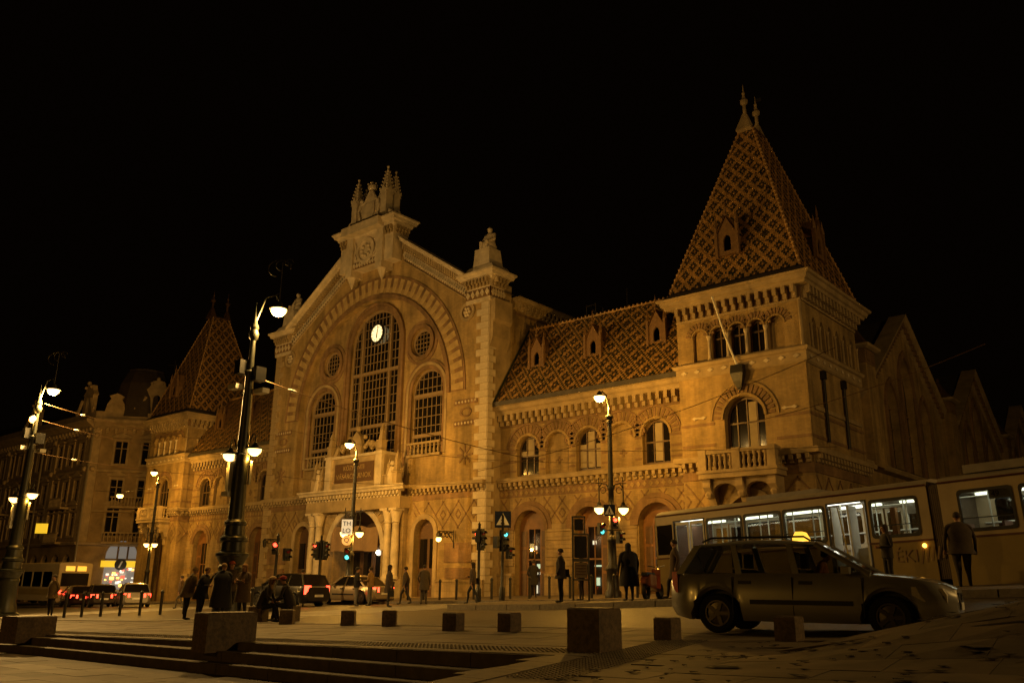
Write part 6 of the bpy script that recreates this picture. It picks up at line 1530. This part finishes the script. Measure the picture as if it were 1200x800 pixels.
for sec, (a_, c_) in enumerate(((0.25, 9.84), (10.15, TL))):
    hs = [rrect(p+.02, q-.02, WZ0, WZ1) for p, q in wins if a_ <= p < c_]; dh = [rect(p, q, .45, 2.62) for p, q in doors if a_ <= p < c_]
    for side, y0 in ((0, 0), (1, TD)):
        f_ = (lambda u, v, w: (u, w, v)) if side == 0 else (lambda u, v, w: (u, TD-w, v))
        up = [h for h in hs]
        b = MB(); b.wall(rect(a_, c_, 1.45, 2.86), hs+[rect(p, q, 1.4501, 2.62) for p, q in doors if a_ <= p < c_], f_, 0, .06); sw = b.obj('upper_side', TW, tr)
        b = MB(); segs = []; cur = a_
        for p, q in sorted(d for d in doors if a_ <= d[0] < c_): segs.append((cur, p)); cur = q
        segs.append((cur, c_))
        for p, q in segs: b.box(p, q, 0, 1, .22, 1.4, fn=lambda u, k, v: f_(u, v, k*.06))
        b.obj('lower_side', TY, tr)
        b = MB()
        for p, q in segs: b.box(p, q, 0, 1, 1.4, 1.45, fn=lambda u, k, v: f_(u, v, -.012+k*.07))
        b.obj('waist_stripe', TR, tr)
        for p, q in [w_ for w_ in wins if a_ <= w_[0] < c_]:
            b = MB(); b.wall(rrect(p-.03, q+.03, WZ0-.05, WZ1+.05), [rrect(p+.035, q-.035, WZ0+.035, WZ1-.035)], f_, -.015, .03); wf = b.obj('window', BLACKP, tr)
            g = MB(); g.box(p+.02, q-.02, 0, 1, WZ0+.02, WZ1-.02, fn=lambda u, k, v: f_(u, v, .03+k*.006)); g.obj('pane', CLEAR, wf)
            g = MB(); g.box(p+.02, q-.02, 0, 1, 2.16-.28, 2.185-.28, fn=lambda u, k, v: f_(u, v, .01+k*.03)); g.obj('sliding_bar', BLACKP, wf)
        for p, q in [d for d in doors if a_ <= d[0] < c_]:
            b = MB(); b.wall(rect(p-.04, q+.04, .44, 2.66), [rect(p, q, .5, 2.62)], f_, -.01, .05); df = b.obj('door', BLACKP, tr)
            mid = (p+q)/2
            if side == 1 or p == 1.05 :
                for u0_, u1_ in ((p, mid-.02), (mid+.02, q)):
                    g = MB(); g.wall(rect(u0_+.01, u1_-.01, .5, 2.6), [rect(u0_+.07, u1_-.07, 1.15, 2.5)], f_, .03, .06); g.obj('door_leaf', INW if side == 0 else TW, df)
                    g = MB(); g.box(u0_+.05, u1_-.05, 0, 1, 1.12, 2.53, fn=lambda u, k, v: f_(u, v, .04+k*.006)); g.obj('pane', CLEAR, df)
            else:   # open folding leaves
                for u0_ in (p+.04, mid-.0, q-.1):
                    g = MB(); g.box(u0_, u0_+.05, .05, .5, .5, 2.55); g.obj('door_leaf', INW, df)
                g = MB(); g.box(mid-.02, q-.1, .35, .39, .5, 1.35); g.obj('door_panel', INW, df)
                g = MB(); g.tube([(p+.35, .25, .6), (p+.35, .22, 1.3), (p+.22, .2, 2.55)], .022, 6); g.obj('grab_pole', mat('yellow_pole', (.6, .42, .08), .4, 0), df)
    # roof, floor, ceiling
    b = MB(); b.loft([[(x_, .0, 2.86), (x_, .08, 2.98), (x_, .35, 3.06), (x_, TD/2, 3.1), (x_, TD-.35, 3.06), (x_, TD-.08, 2.98), (x_, TD, 2.86), (x_, TD/2, 2.85)] for x_ in (a_, (a_+c_)/2, c_)]); rf_ = b.obj('roof', TG, tr, True)
    b = MB(); b.tube([(a_, -.015, 2.87), (c_, -.015, 2.87)], .025, 5); b.obj('rain_gutter', TR, rf_)
    b = MB(); b.box(a_+.05, c_-.05, .06, TD-.06, .8, .86); b.obj('floor', INB, tr)
    b = MB(); b.box(a_+.05, c_-.05, .06, TD-.06, 2.72, 2.8); b.obj('ceiling', INW, tr)
    n = 5
    for k in range(n):
        u = a_+(c_-a_)*(k+.5)/n
        for yy in (.5, TD-.5):
            b = MB(); b.box(u-.65, u+.65, yy-.07, yy+.07, 2.66, 2.715); b.obj('ceiling_lamp', TUBE, tr)
    l = bpy.data.lights.new('cabin_light', 'AREA'); l.shape = 'RECTANGLE'; l.size = c_-a_-1; l.size_y = .3; l.energy = 42; l.color = (1, .93, .7); lo = bpy.data.objects.new('cabin_light', l); COL.objects.link(lo); lo.parent = tr; lo.location = ((a_+c_)/2, TD/2, 2.62)
    # seats and poles
    k = 0
    u = a_+.7
    while u < c_-.6:
        for yy in (.38, TD-.38):
            if any(p-.3 < u < q+.3 for p, q in doors): continue
            b = MB(); b.box(u-.22, u+.22, yy-.26, yy+.26, 1.22, 1.3); b.box(u-.24, u-.18, yy-.26, yy+.26, 1.28, 1.78); b.box(u-.03, u+.03, yy-.03, yy+.03, .86, 1.22); b.obj('seat', INB, tr)
        b = MB(); b.tube([(u+.3, .62, .86), (u+.3, .62, 2.72)], .02, 6); b.obj('grab_pole', INW, tr)
        b = MB(); b.tube([(u-.1, TD-.62, .86), (u-.1, TD-.62, 2.72)], .02, 6); b.obj('grab_pole', INW, tr)
        u += .95
    b = MB(); b.tube([(a_+.2, TD-.1, 1.92), (c_-.2, TD-.1, 1.92)], .025, 6); b.tube([(a_+.2, .62, 2.5), (c_-.2, .62, 2.5)], .018, 6); b.obj('hand_rail', INW, tr)
    b = MB(); b.box(a_+.15, c_-.15, .06, TD-.06, .25, .78); b.obj('underframe', BLACKP, tr)
    b = MB(); b.box(a_+.6, c_-.6, .3, TD-.3, 3.08, 3.3) if sec else b.box(a_+3.5, a_+6, .5, TD-.5, 3.08, 3.22); b.obj('roof_equipment', TG, tr)
    for wx in (a_+1.6, a_+3.2, c_-3.0, c_-1.4):
        for yy in (.3, TD-.4):
            b = MB(); b.arc(wx, .33, .05, .33, 0, 2*pi, lambda u_, v_, w_: (u_, yy+w_, v_), 0, .1, 18); b.obj('wheel', IRON, tr)
b = MB()
for i in range(7): x_ = 9.84+.31*i/6; b.loft([[(x_-.02, e0, z0) for e0, z0 in ((.03, .4), (.03, 2.85), (TD-.03, 2.85), (TD-.03, .4))], [(x_+.02, e0, z0) for e0, z0 in ((.03, .4), (.03, 2.85), (TD-.03, 2.85), (TD-.03, .4))]])
b.obj('bellows', mat('brown_rubber_bellows', (.10, .07, .04), .8, .2, 6), tr, kind='stuff')
b = MB(); b.wall(rect(0, TD, .22, 2.86), [rrect(.3, TD-.3, 1.5, 2.6)], lambda u, v, w: (.2+w+.12*sin(pi*u/TD)*-1, u, v), 0, .06); b.obj('front_wall', TY, tr)
b = MB(); b.box(.22, .25, .25, TD-.25, 1.45, 2.65); b.obj('front_window', CLEAR, tr)
b = MB(); b.box(.28, .95, -.014, .0, 1.55, 2.55, fn=lambda x_, y_, z_: (x_, y_, z_)); b.obj('cab_window', GLASS, tr)
b = MB(); b.box(.7, 1.0, .1, TD-.1, .86, 2.7); b.obj('cab_partition', INB, tr)
b = MB(); b.sphere((9.58, -.03, 1.28), .06, 8); b.obj('side_indicator', AMBER, tr, True)
text('ÉKI', .46, tr, (9.05, -.012, 1.02), (pi/2, 0, .0), mat('dark_lettering', (.24, .15, .06), .5, 0), 'advert_lettering', .004)
b = MB()
for k in range(5): b.box(9.45+k*.14, 9.5+k*.14, -.008, -.002, .82+.03*k, 1.25, fn=lambda x_, y_, z_: (x_+(z_-1)*.25, y_, z_))
b.obj('advert_graphic', MATS['dark_lettering'], tr)
b = MB(); b.box(11.38, 11.92, .045, .055, 2.33, 2.56); rp = b.obj('route_board', mat('route_board_white', (.5, .48, .4), .5, 0), tr)
text('49', .2, rp, (11.55, .04, 2.45), (pi/2, 0, 0), BLACKP, 'route_number', .003)
b = MB(); b.box(9.0, 9.42, .5, .52, 2.2, 2.5); b.obj('notice', WHITEP, tr)
b = MB(); b.box(8.6, 8.75, .3, .45, 1.0, 2.4); b.obj('ticket_machine', AMBER if False else mat('orange_box', (.5, .22, .05), .5, 0), tr)

# ------------------------------------------------------------------ bus at the left
bx, by = at(110, 74); t = thing('city_bus', 'pale city bus with dark windows waiting at the left behind the cars', 'bus', (bx, by, G(bx, by)+.0), pi+.02)
BL, BD, BH = 15.5, 2.5, 2.95
bw = [(1.0+1.75*i, 2.6+1.75*i) for i in range(8)]
f0 = lambda u, v, w: (u, -w+BD*0, v)
for side in (0, 1):
    f_ = (lambda u, v, w: (u, w, v)) if side else (lambda u, v, w: (u, BD-w, v))
    b = MB(); b.wall(rect(0, BL, .35, BH), [rrect(p, q, 1.35, 2.45, .08) for p, q in bw], f_, 0, .06); b.obj('side_wall', TW, t)
    for p, q in bw: 
        b = MB(); b.box(p, q, 0, 1, 1.35, 2.45, fn=lambda u, k, v: f_(u, v, .03+.01*k)); b.obj('window', CLEAR, t)
    b = MB(); b.box(0.2, BL-.2, 0, 1, .8, 1.2, fn=lambda u, k, v: f_(u, v, -.02+.02*k)); b.obj('side_stripe', TY, t)
for xx, nm in ((0, 'rear_wall'), (BL, 'front_wall')):
    b = MB(); b.wall(rect(0, BD, .35, BH), [rrect(.25, BD-.25, 1.4, 2.35)], lambda u, v, w: (xx-(.06 if xx else 0)+w, u, v), 0, .06); b.obj(nm, TW, t)
    b = MB(); b.box(xx-.02, xx+.02, .25, BD-.25, 1.4, 2.35); b.obj('end_window', GLASS, t)
b = MB(); b.loft([[(x_, 0, BH), (x_, .1, BH+.12), (x_, BD/2, BH+.2), (x_, BD-.1, BH+.12), (x_, BD, BH)] for x_ in (0, BL)]); b.obj('roof', TW, t)
b = MB(); b.box(-.05, .05, .5, 1.15, 2.5, 2.85); b.box(-.05, .05, 1.35, 2.0, 2.5, 2.85); b.obj('destination_sign', mat('lit_bus_sign', (.8, .5, .1), .5, 0, emit=(1, .5, .05), es=1.2), t)
b = MB(); b.box(.3, BL-.3, .1, BD-.1, .35, .9); b.obj('floor', INB, t)
b = MB(); b.box(.3, BL-.3, BD/2-.1, BD/2+.1, 2.75, 2.8); b.obj('ceiling_lamp', mat('lit_dim_tube', (.8, .9, .7), .4, 0, emit=(.8, .95, .7), es=1.2), t)
for i in range(8):
    for yy in (.4, BD-.4): b = MB(); b.box(1.4+1.7*i, 1.5+1.7*i, yy-.35, yy+.35, 1.2, 1.95); b.obj('seat', INB, t)
for xx in (2.2, 9.2, 13.0):
    for yy in (0.02, BD-.27): b = MB(); b.arc(xx, .45, .1, .46, 0, 2*pi, lambda u, v, w: (u, yy+w, v), 0, .25, 18); b.obj('wheel', RUBBER, t)
for yy in (.3, BD-.3): b = MB(); b.sphere((-.02, yy, 1.0), .13, 8); b.obj('tail_light', RED, t, True)

# ------------------------------------------------------------------ corner apartment house
CR = mat('grey_ochre_render', (.33, .23, .125), .85, .35, .8, bump=.2); CR2 = mat('pale_render_trim', (.42, .31, .185), .85, .3, 1.5)
apt = thing('apartment_house', 'ornate corner apartment house with dormers and a rounded shop front', 'building', (0, 0, 0))
CA, CB = Vector((-42.6, .3)), Vector((-38.2, 6.4)); cd_ = (CB-CA).normalized(); cn = Vector((cd_.y, -cd_.x)); CW = (CB-CA).length
fC = lambda u, v, w: (CA.x+cd_.x*u-cn.x*w, CA.y+cd_.y*u-cn.y*w, v)
fL = lambda u, v, w: (CA.x+u, CA.y+w, v)                    # street front, u negative to the left
fR = lambda u, v, w: (CB.x-w, CB.y+u, v)
FLS = [(4.2, 2.6), (7.3, 2.3), (11.2, 2.2)]
def aw(fn, u, z0, h, w=1.15, pair=True):
    b = MB(); b.wall(rect(u-w/2-.22, u+w/2+.22, z0-.2, z0+h+.25), [rect(u-w/2, u+w/2, z0, z0+h)], fn, -.1, .03); f = b.obj('window', CR2, apt)
    b = MB(); b.box(u-w/2, u+w/2, 0, 1, z0, z0+h, fn=lambda a, q, c: fn(a, c, .2+.02*q)); b.obj('pane', GLASS, f)
    b = MB(); b.box(u-.05, u+.05, 0, 1, z0, z0+h, fn=lambda a, q, c: fn(a, c, .14+.05*q)); b.box(u-w/2, u+w/2, 0, 1, z0+h*.68, z0+h*.68+.07, fn=lambda a, q, c: fn(a, c, .14+.05*q)); b.obj('glazing_bars', CR2, f)
    b = MB(); b.prism([(u-w/2-.4, z0+h+.35), (u+w/2+.4, z0+h+.35), (u+w/2+.4, z0+h+.48), (u, z0+h+.85), (u-w/2-.4, z0+h+.48)], fn, -.25, 0); b.obj('window_hood', CR2, f)
holesC = []; us = [CW/2-.75+.0, CW/2+1.35]
us = [CW*.36, CW*.70]
for z0, h in FLS: holesC += [rect(u-.55, u+.55, z0, z0+h) for u in us]
shop = arch(CW*.53, 2.9, -1.9, 2.3, 12)
b = MB(); b.wall(rect(0, CW, -3, 15.2), holesC+[shop], fC, 0, .4); b.obj('corner_wall', CR, apt)
for u in us:
    for z0, h in FLS: aw(fC, u, z0, h, 1.1)
nL = 17; LL = 46.0
hol = [rect(-2.2-2.6*i-.6, -2.2-2.6*i+.6, z0, z0+h) for i in range(nL) for z0, h in FLS]+[arch(-2.2-2.6*i, 1.7, -2.2, 1.6, 8) for i in range(nL)]
b = MB(); b.wall(rect(-LL, 0, -3.4, 15.2), hol, fL, 0, .4); b.obj('street_wall', CR, apt)
for i in range(nL):
    for z0, h in FLS: aw(fL, -2.2-2.6*i, z0, h, 1.2)
b = MB()
b.box(-LL, 0, 0, 1, -3.4, 15, fn=lambda a, q, c: fL(a, c, .45+.1*q)); b.box(0, CW, 0, 1, 3.8, 15, fn=lambda a, q, c: fC(a, c, .45+.1*q)); b.obj('inner_wall', GLASS, apt)
b = MB(); b.wall(rect(0, 30, -3, 15.2), [rect(2+3*i-.6, 2+3*i+.6, z0, z0+h) for i in range(9) for z0, h in FLS], fR, 0, .4); b.obj('side_wall', CR, apt)
for fn, a_, c_ in ((fC, 0, CW), (fL, -LL, 0), (fR, 0, 30)):
    for z, pr in ((3.2, [(0, .05), (.1, .3), (.3, .38), (.38, .3)]), (6.4, [(0, .03), (.08, .18), (.2, .2)]), (10.3, [(0, .03), (.08, .2), (.22, .24), (.3, .2)]), (14.6, [(0, .05), (.2, .3), (.4, .5), (.6, .85), (.85, .95), (.95, .9)])):
        b = MB(); cornice(b, a_, c_, z, pr, fn, ends=False); b.obj('cornice', CR2, apt)
    b = MB(); corbels(b, a_, c_, 14.2, .5, .4, .25, .8, fn); b.obj('cornice_brackets', CR2, apt, kind='stuff')
    b = MB(); b.wall(rect(a_, c_, 15.5, 16.4), [], fn, -.1, .2); b.obj('parapet', CR2, apt)
for fn, u in ((fC, .35), (fC, CW-.35), (fL, -.5), (fL, -8.3), (fL, -21)):
    b = MB(); b.box(u-.4, u+.4, 0, 1, 3.6, 14.6, fn=lambda a, q, c: fn(a, c, -.18*q)); b.obj('pilaster', CR2, apt)
    b = MB()
    for z in (13.9, 10.6): b.sphere(fn(u, z, -.2), .3, 7)
    b.obj('cartouche', CR2, apt)
for fn, u in ((fC, .0), (fL, -11)): 
    b = MB(); b.tube([fn(u, 14.5, -.35), fn(u, -2, -.35)], .09, 6); b.obj('drainpipe', mat('zinc_pipe', (.4, .34, .26), .4, .1, metal=.4), apt)
# balconies
for fn, u, z, w in ((fC, CW*.53, 3.6, 3.6), (fC, CW*.53, 7.0, 3.0), (fL, -4.8, 7.0, 3.0), (fL, -4.8, 3.6, 3.2), (fL, -12.6, 7.0, 3.0), (fL, -20.4, 7, 3)):
    b = MB(); b.box(u-w/2, u+w/2, 0, 1, z-.2, z, fn=lambda a, q, c: fn(a, c, -.9*q)); b.box(u-w/2, u+w/2, 0, 1, z+.8, z+.92, fn=lambda a, q, c: fn(a, c, -.72-.16*q)); ba = b.obj('balcony', CR2, apt)
    for i in range(10):
        g = MB(); uu_ = u-w/2+w*(i+.5)/10; p = fn(uu_, z, -.8); g.lathe([(.08, 0), (.05, .1), (.09, .35), (.05, .6), (.08, .82)], p, 6); g.obj('baluster', CR2, ba)
# dormers and crown ornaments on the corner
def adorm(fn, u, z, w, h):
    b = MB(); b.wall([(u-w/2, z), (u+w/2, z), (u+w/2, z+h*.62), (u+w*.62, z+h*.66), (u+w*.4, z+h*.8), (u+w*.28, z+h*.97), (u, z+h), (u-w*.28, z+h*.97), (u-w*.4, z+h*.8), (u-w*.62, z+h*.66), (u-w/2, z+h*.62)], [arch(u, w*.34, z+.2, z+h*.48, 8)], fn, 0, .5); o = b.obj('dormer', CR2, apt)
    g = MB(); g.box(u-w*.2, u+w*.2, 0, 1, z+.2, z+h*.66, fn=lambda a, q, c: fn(a, c, .3+.02*q)); g.obj('pane', GLASS, o)
    g = MB()
    for s in (-1, 1): g.tube([fn(u+s*w*.5, z+h*.5, -.1), fn(u+s*w*.72, z+h*.25, -.1), fn(u+s*w*.95, z+.12, -.1)], .16, 6); g.sphere(fn(u+s*w*.95, z+.5, -.1), .2, 6); g.sphere(fn(u+s*w*.3, z+h*.9, -.12), .17, 6)
    g.sphere(fn(u, z+h*1.03, -.1), .22, 6); g.obj('scrolls', CR2, o)
adorm(fC, CW*.72, 16.3, 2.0, 3.6); adorm(fL, -2.6, 16.3, 2.0, 3.2); adorm(fL, -16, 16.3, 2.0, 3.0)
b = MB(); u = CW*.22; b.prism([(u-.95, 16.4), (u+.95, 16.4), (u+.8, 17.2), (u+.5, 17.7), (u+.7, 18.0), (u, 18.3), (u-.7, 18.0), (u-.5, 17.7), (u-.8, 17.2)], fC, -.1, .35); b.obj('parapet_cartouche', CR2, apt)
# roof
RFM = mat('dark_slate_roof', (.05, .035, .025), .7, .25, 3)
b = MB(); p = [fL(-LL, 15.6, .2), fC(0, 15.6, .2), fC(CW, 15.6, .2), fR(30, 15.6, .2)]; q = [fL(-LL, 18.6, 3.0), fL(-1.5, 18.6, 3.6), fR(3.0, 18.6, 3.4), fR(30, 18.6, 3)]
b.add(p+q, [(0, 1, 5, 4), (1, 2, 6, 5), (2, 3, 7, 6)]); b.add([q[0], q[1], q[2], q[3], (-70, 30, 19)], [(0, 1, 2, 3, 4)]); b.obj('roof', RFM, apt)
b = MB(); c = Vector(fC(CW*.5, 0, 2.6)); b.lathe([(3.0, 16), (2.9, 18), (2.6, 19.6), (2.0, 20.9), (1.9, 21.0), (1.9, 21.2), (.4, 21.3)], (c.x, c.y, 0), 12); dm = b.obj('corner_dome', RFM, apt)
b = MB(); c2 = Vector(fC(CW*.86, 0, 2.0)); b.tube([(c2.x, c2.y, 18), (c2.x, c2.y, 22.6)], .06, 5); b.tube([(c2.x-.5, c2.y-.5, 22.1), (c2.x+.5, c2.y+.5, 22.1)], .05, 5); b.obj('roof_aerial', IRON, apt)
# shop front in the chamfer
u0_ = CW*.53; b = MB(); b.prism(shop, fC, .35, .4); sh_ = b.obj('shop_window', mat('lit_shop_glass', (.2, .2, .2), .2, 0, emit=(.75, .72, .66), es=.16), apt)
b = MB(); b.box(u0_-1.45, u0_+1.45, 0, 1, 1.9, 2.05, fn=lambda a, q, c: fC(a, c, .25+.1*q)); b.box(u0_-.45, u0_-.3, 0, 1, 2.0, 3.7, fn=lambda a, q, c: fC(a, c, .25+.1*q)); b.box(u0_+.45, u0_+.6, 0, 1, 2.0, 3.7, fn=lambda a, q, c: fC(a, c, .25+.1*q)); b.obj('shop_frame', WOOD, sh_)
random.seed(3)
for i in range(46):
    b = MB(); a = u0_-1.3+random.random()*2.6; c = -1.6+random.random()*2.7; w_ = .06+random.random()*.14
    b.box(a-w_, a+w_, 0, 1, c-w_*.8, c+w_*.8, fn=lambda x_, q, z_: fC(x_, z_, .2+.1*q)); b.obj('lit_goods', random.choice([SHOPW, SHOPW, AMBER, mat('lit_red_goods', (.6, .1, .08), .5, 0, emit=(1, .2, .12), es=.8)]), sh_)
YS = mat('lit_yellow_fascia', (.8, .6, .05), .5, 0, emit=(1, .62, .03), es=.75)
b = MB(); b.box(u0_-1.7, u0_+1.7, 0, 1, 1.25, 1.85, fn=lambda a, q, c: fC(a, c, -.15+.2*q)); so = b.obj('shop_sign', YS, None); tag(so, 'yellow lit shop fascia under the arched corner window', 'sign')
b = MB(); p = circ(u0_+.1, 1.5, .55, 18); b.prism(p, fC, -.24, -.17); b.obj('round_logo', BLACKP, so)
b = MB(); b.prism([(u0_-.1, 1.2), (u0_+.05, 1.2), (u0_+.3, 1.8), (u0_+.15, 1.8)], fC, -.26, -.245); b.obj('logo_stroke', WHITEP, so)
lamp_light('shop_light', fC(u0_, .6, -1.2), 25, so, .3, (1, .8, .5))
# lantern hanging before the corner house and small signs
x, y = at(130, 80); t = thing('hanging_lamp', 'small round lamp hanging on a span wire before the corner house', 'street lamp', (x, y, 6.9))
b = MB(); b.sphere((0, 0, 0), .28, 10, sz=.7); b.obj('lamp_glass', BOWLGLOW, t, True); b = MB(); b.lathe([(.02, .3), (.3, .16), (.31, .1)], n=10); b.tube([(-2.5, -1, .5), (0, 0, .28), (2.5, 1, .5)], .015, 5); b.obj('lamp_shade', IRON, t)
lamp_light('bulb', (0, 0, -.4), P_BOWL*1.6, t, .12)
x, y = at(42, 78); b = MB(); b.box(-.45, .45, -.06, .06, -.38, .38); o = b.obj('hanging_sign', YS, loc=(x, y, 3.9), rot=(0, 0, YAW)); tag(o, 'square yellow lit sign beyond the left mast', 'sign')
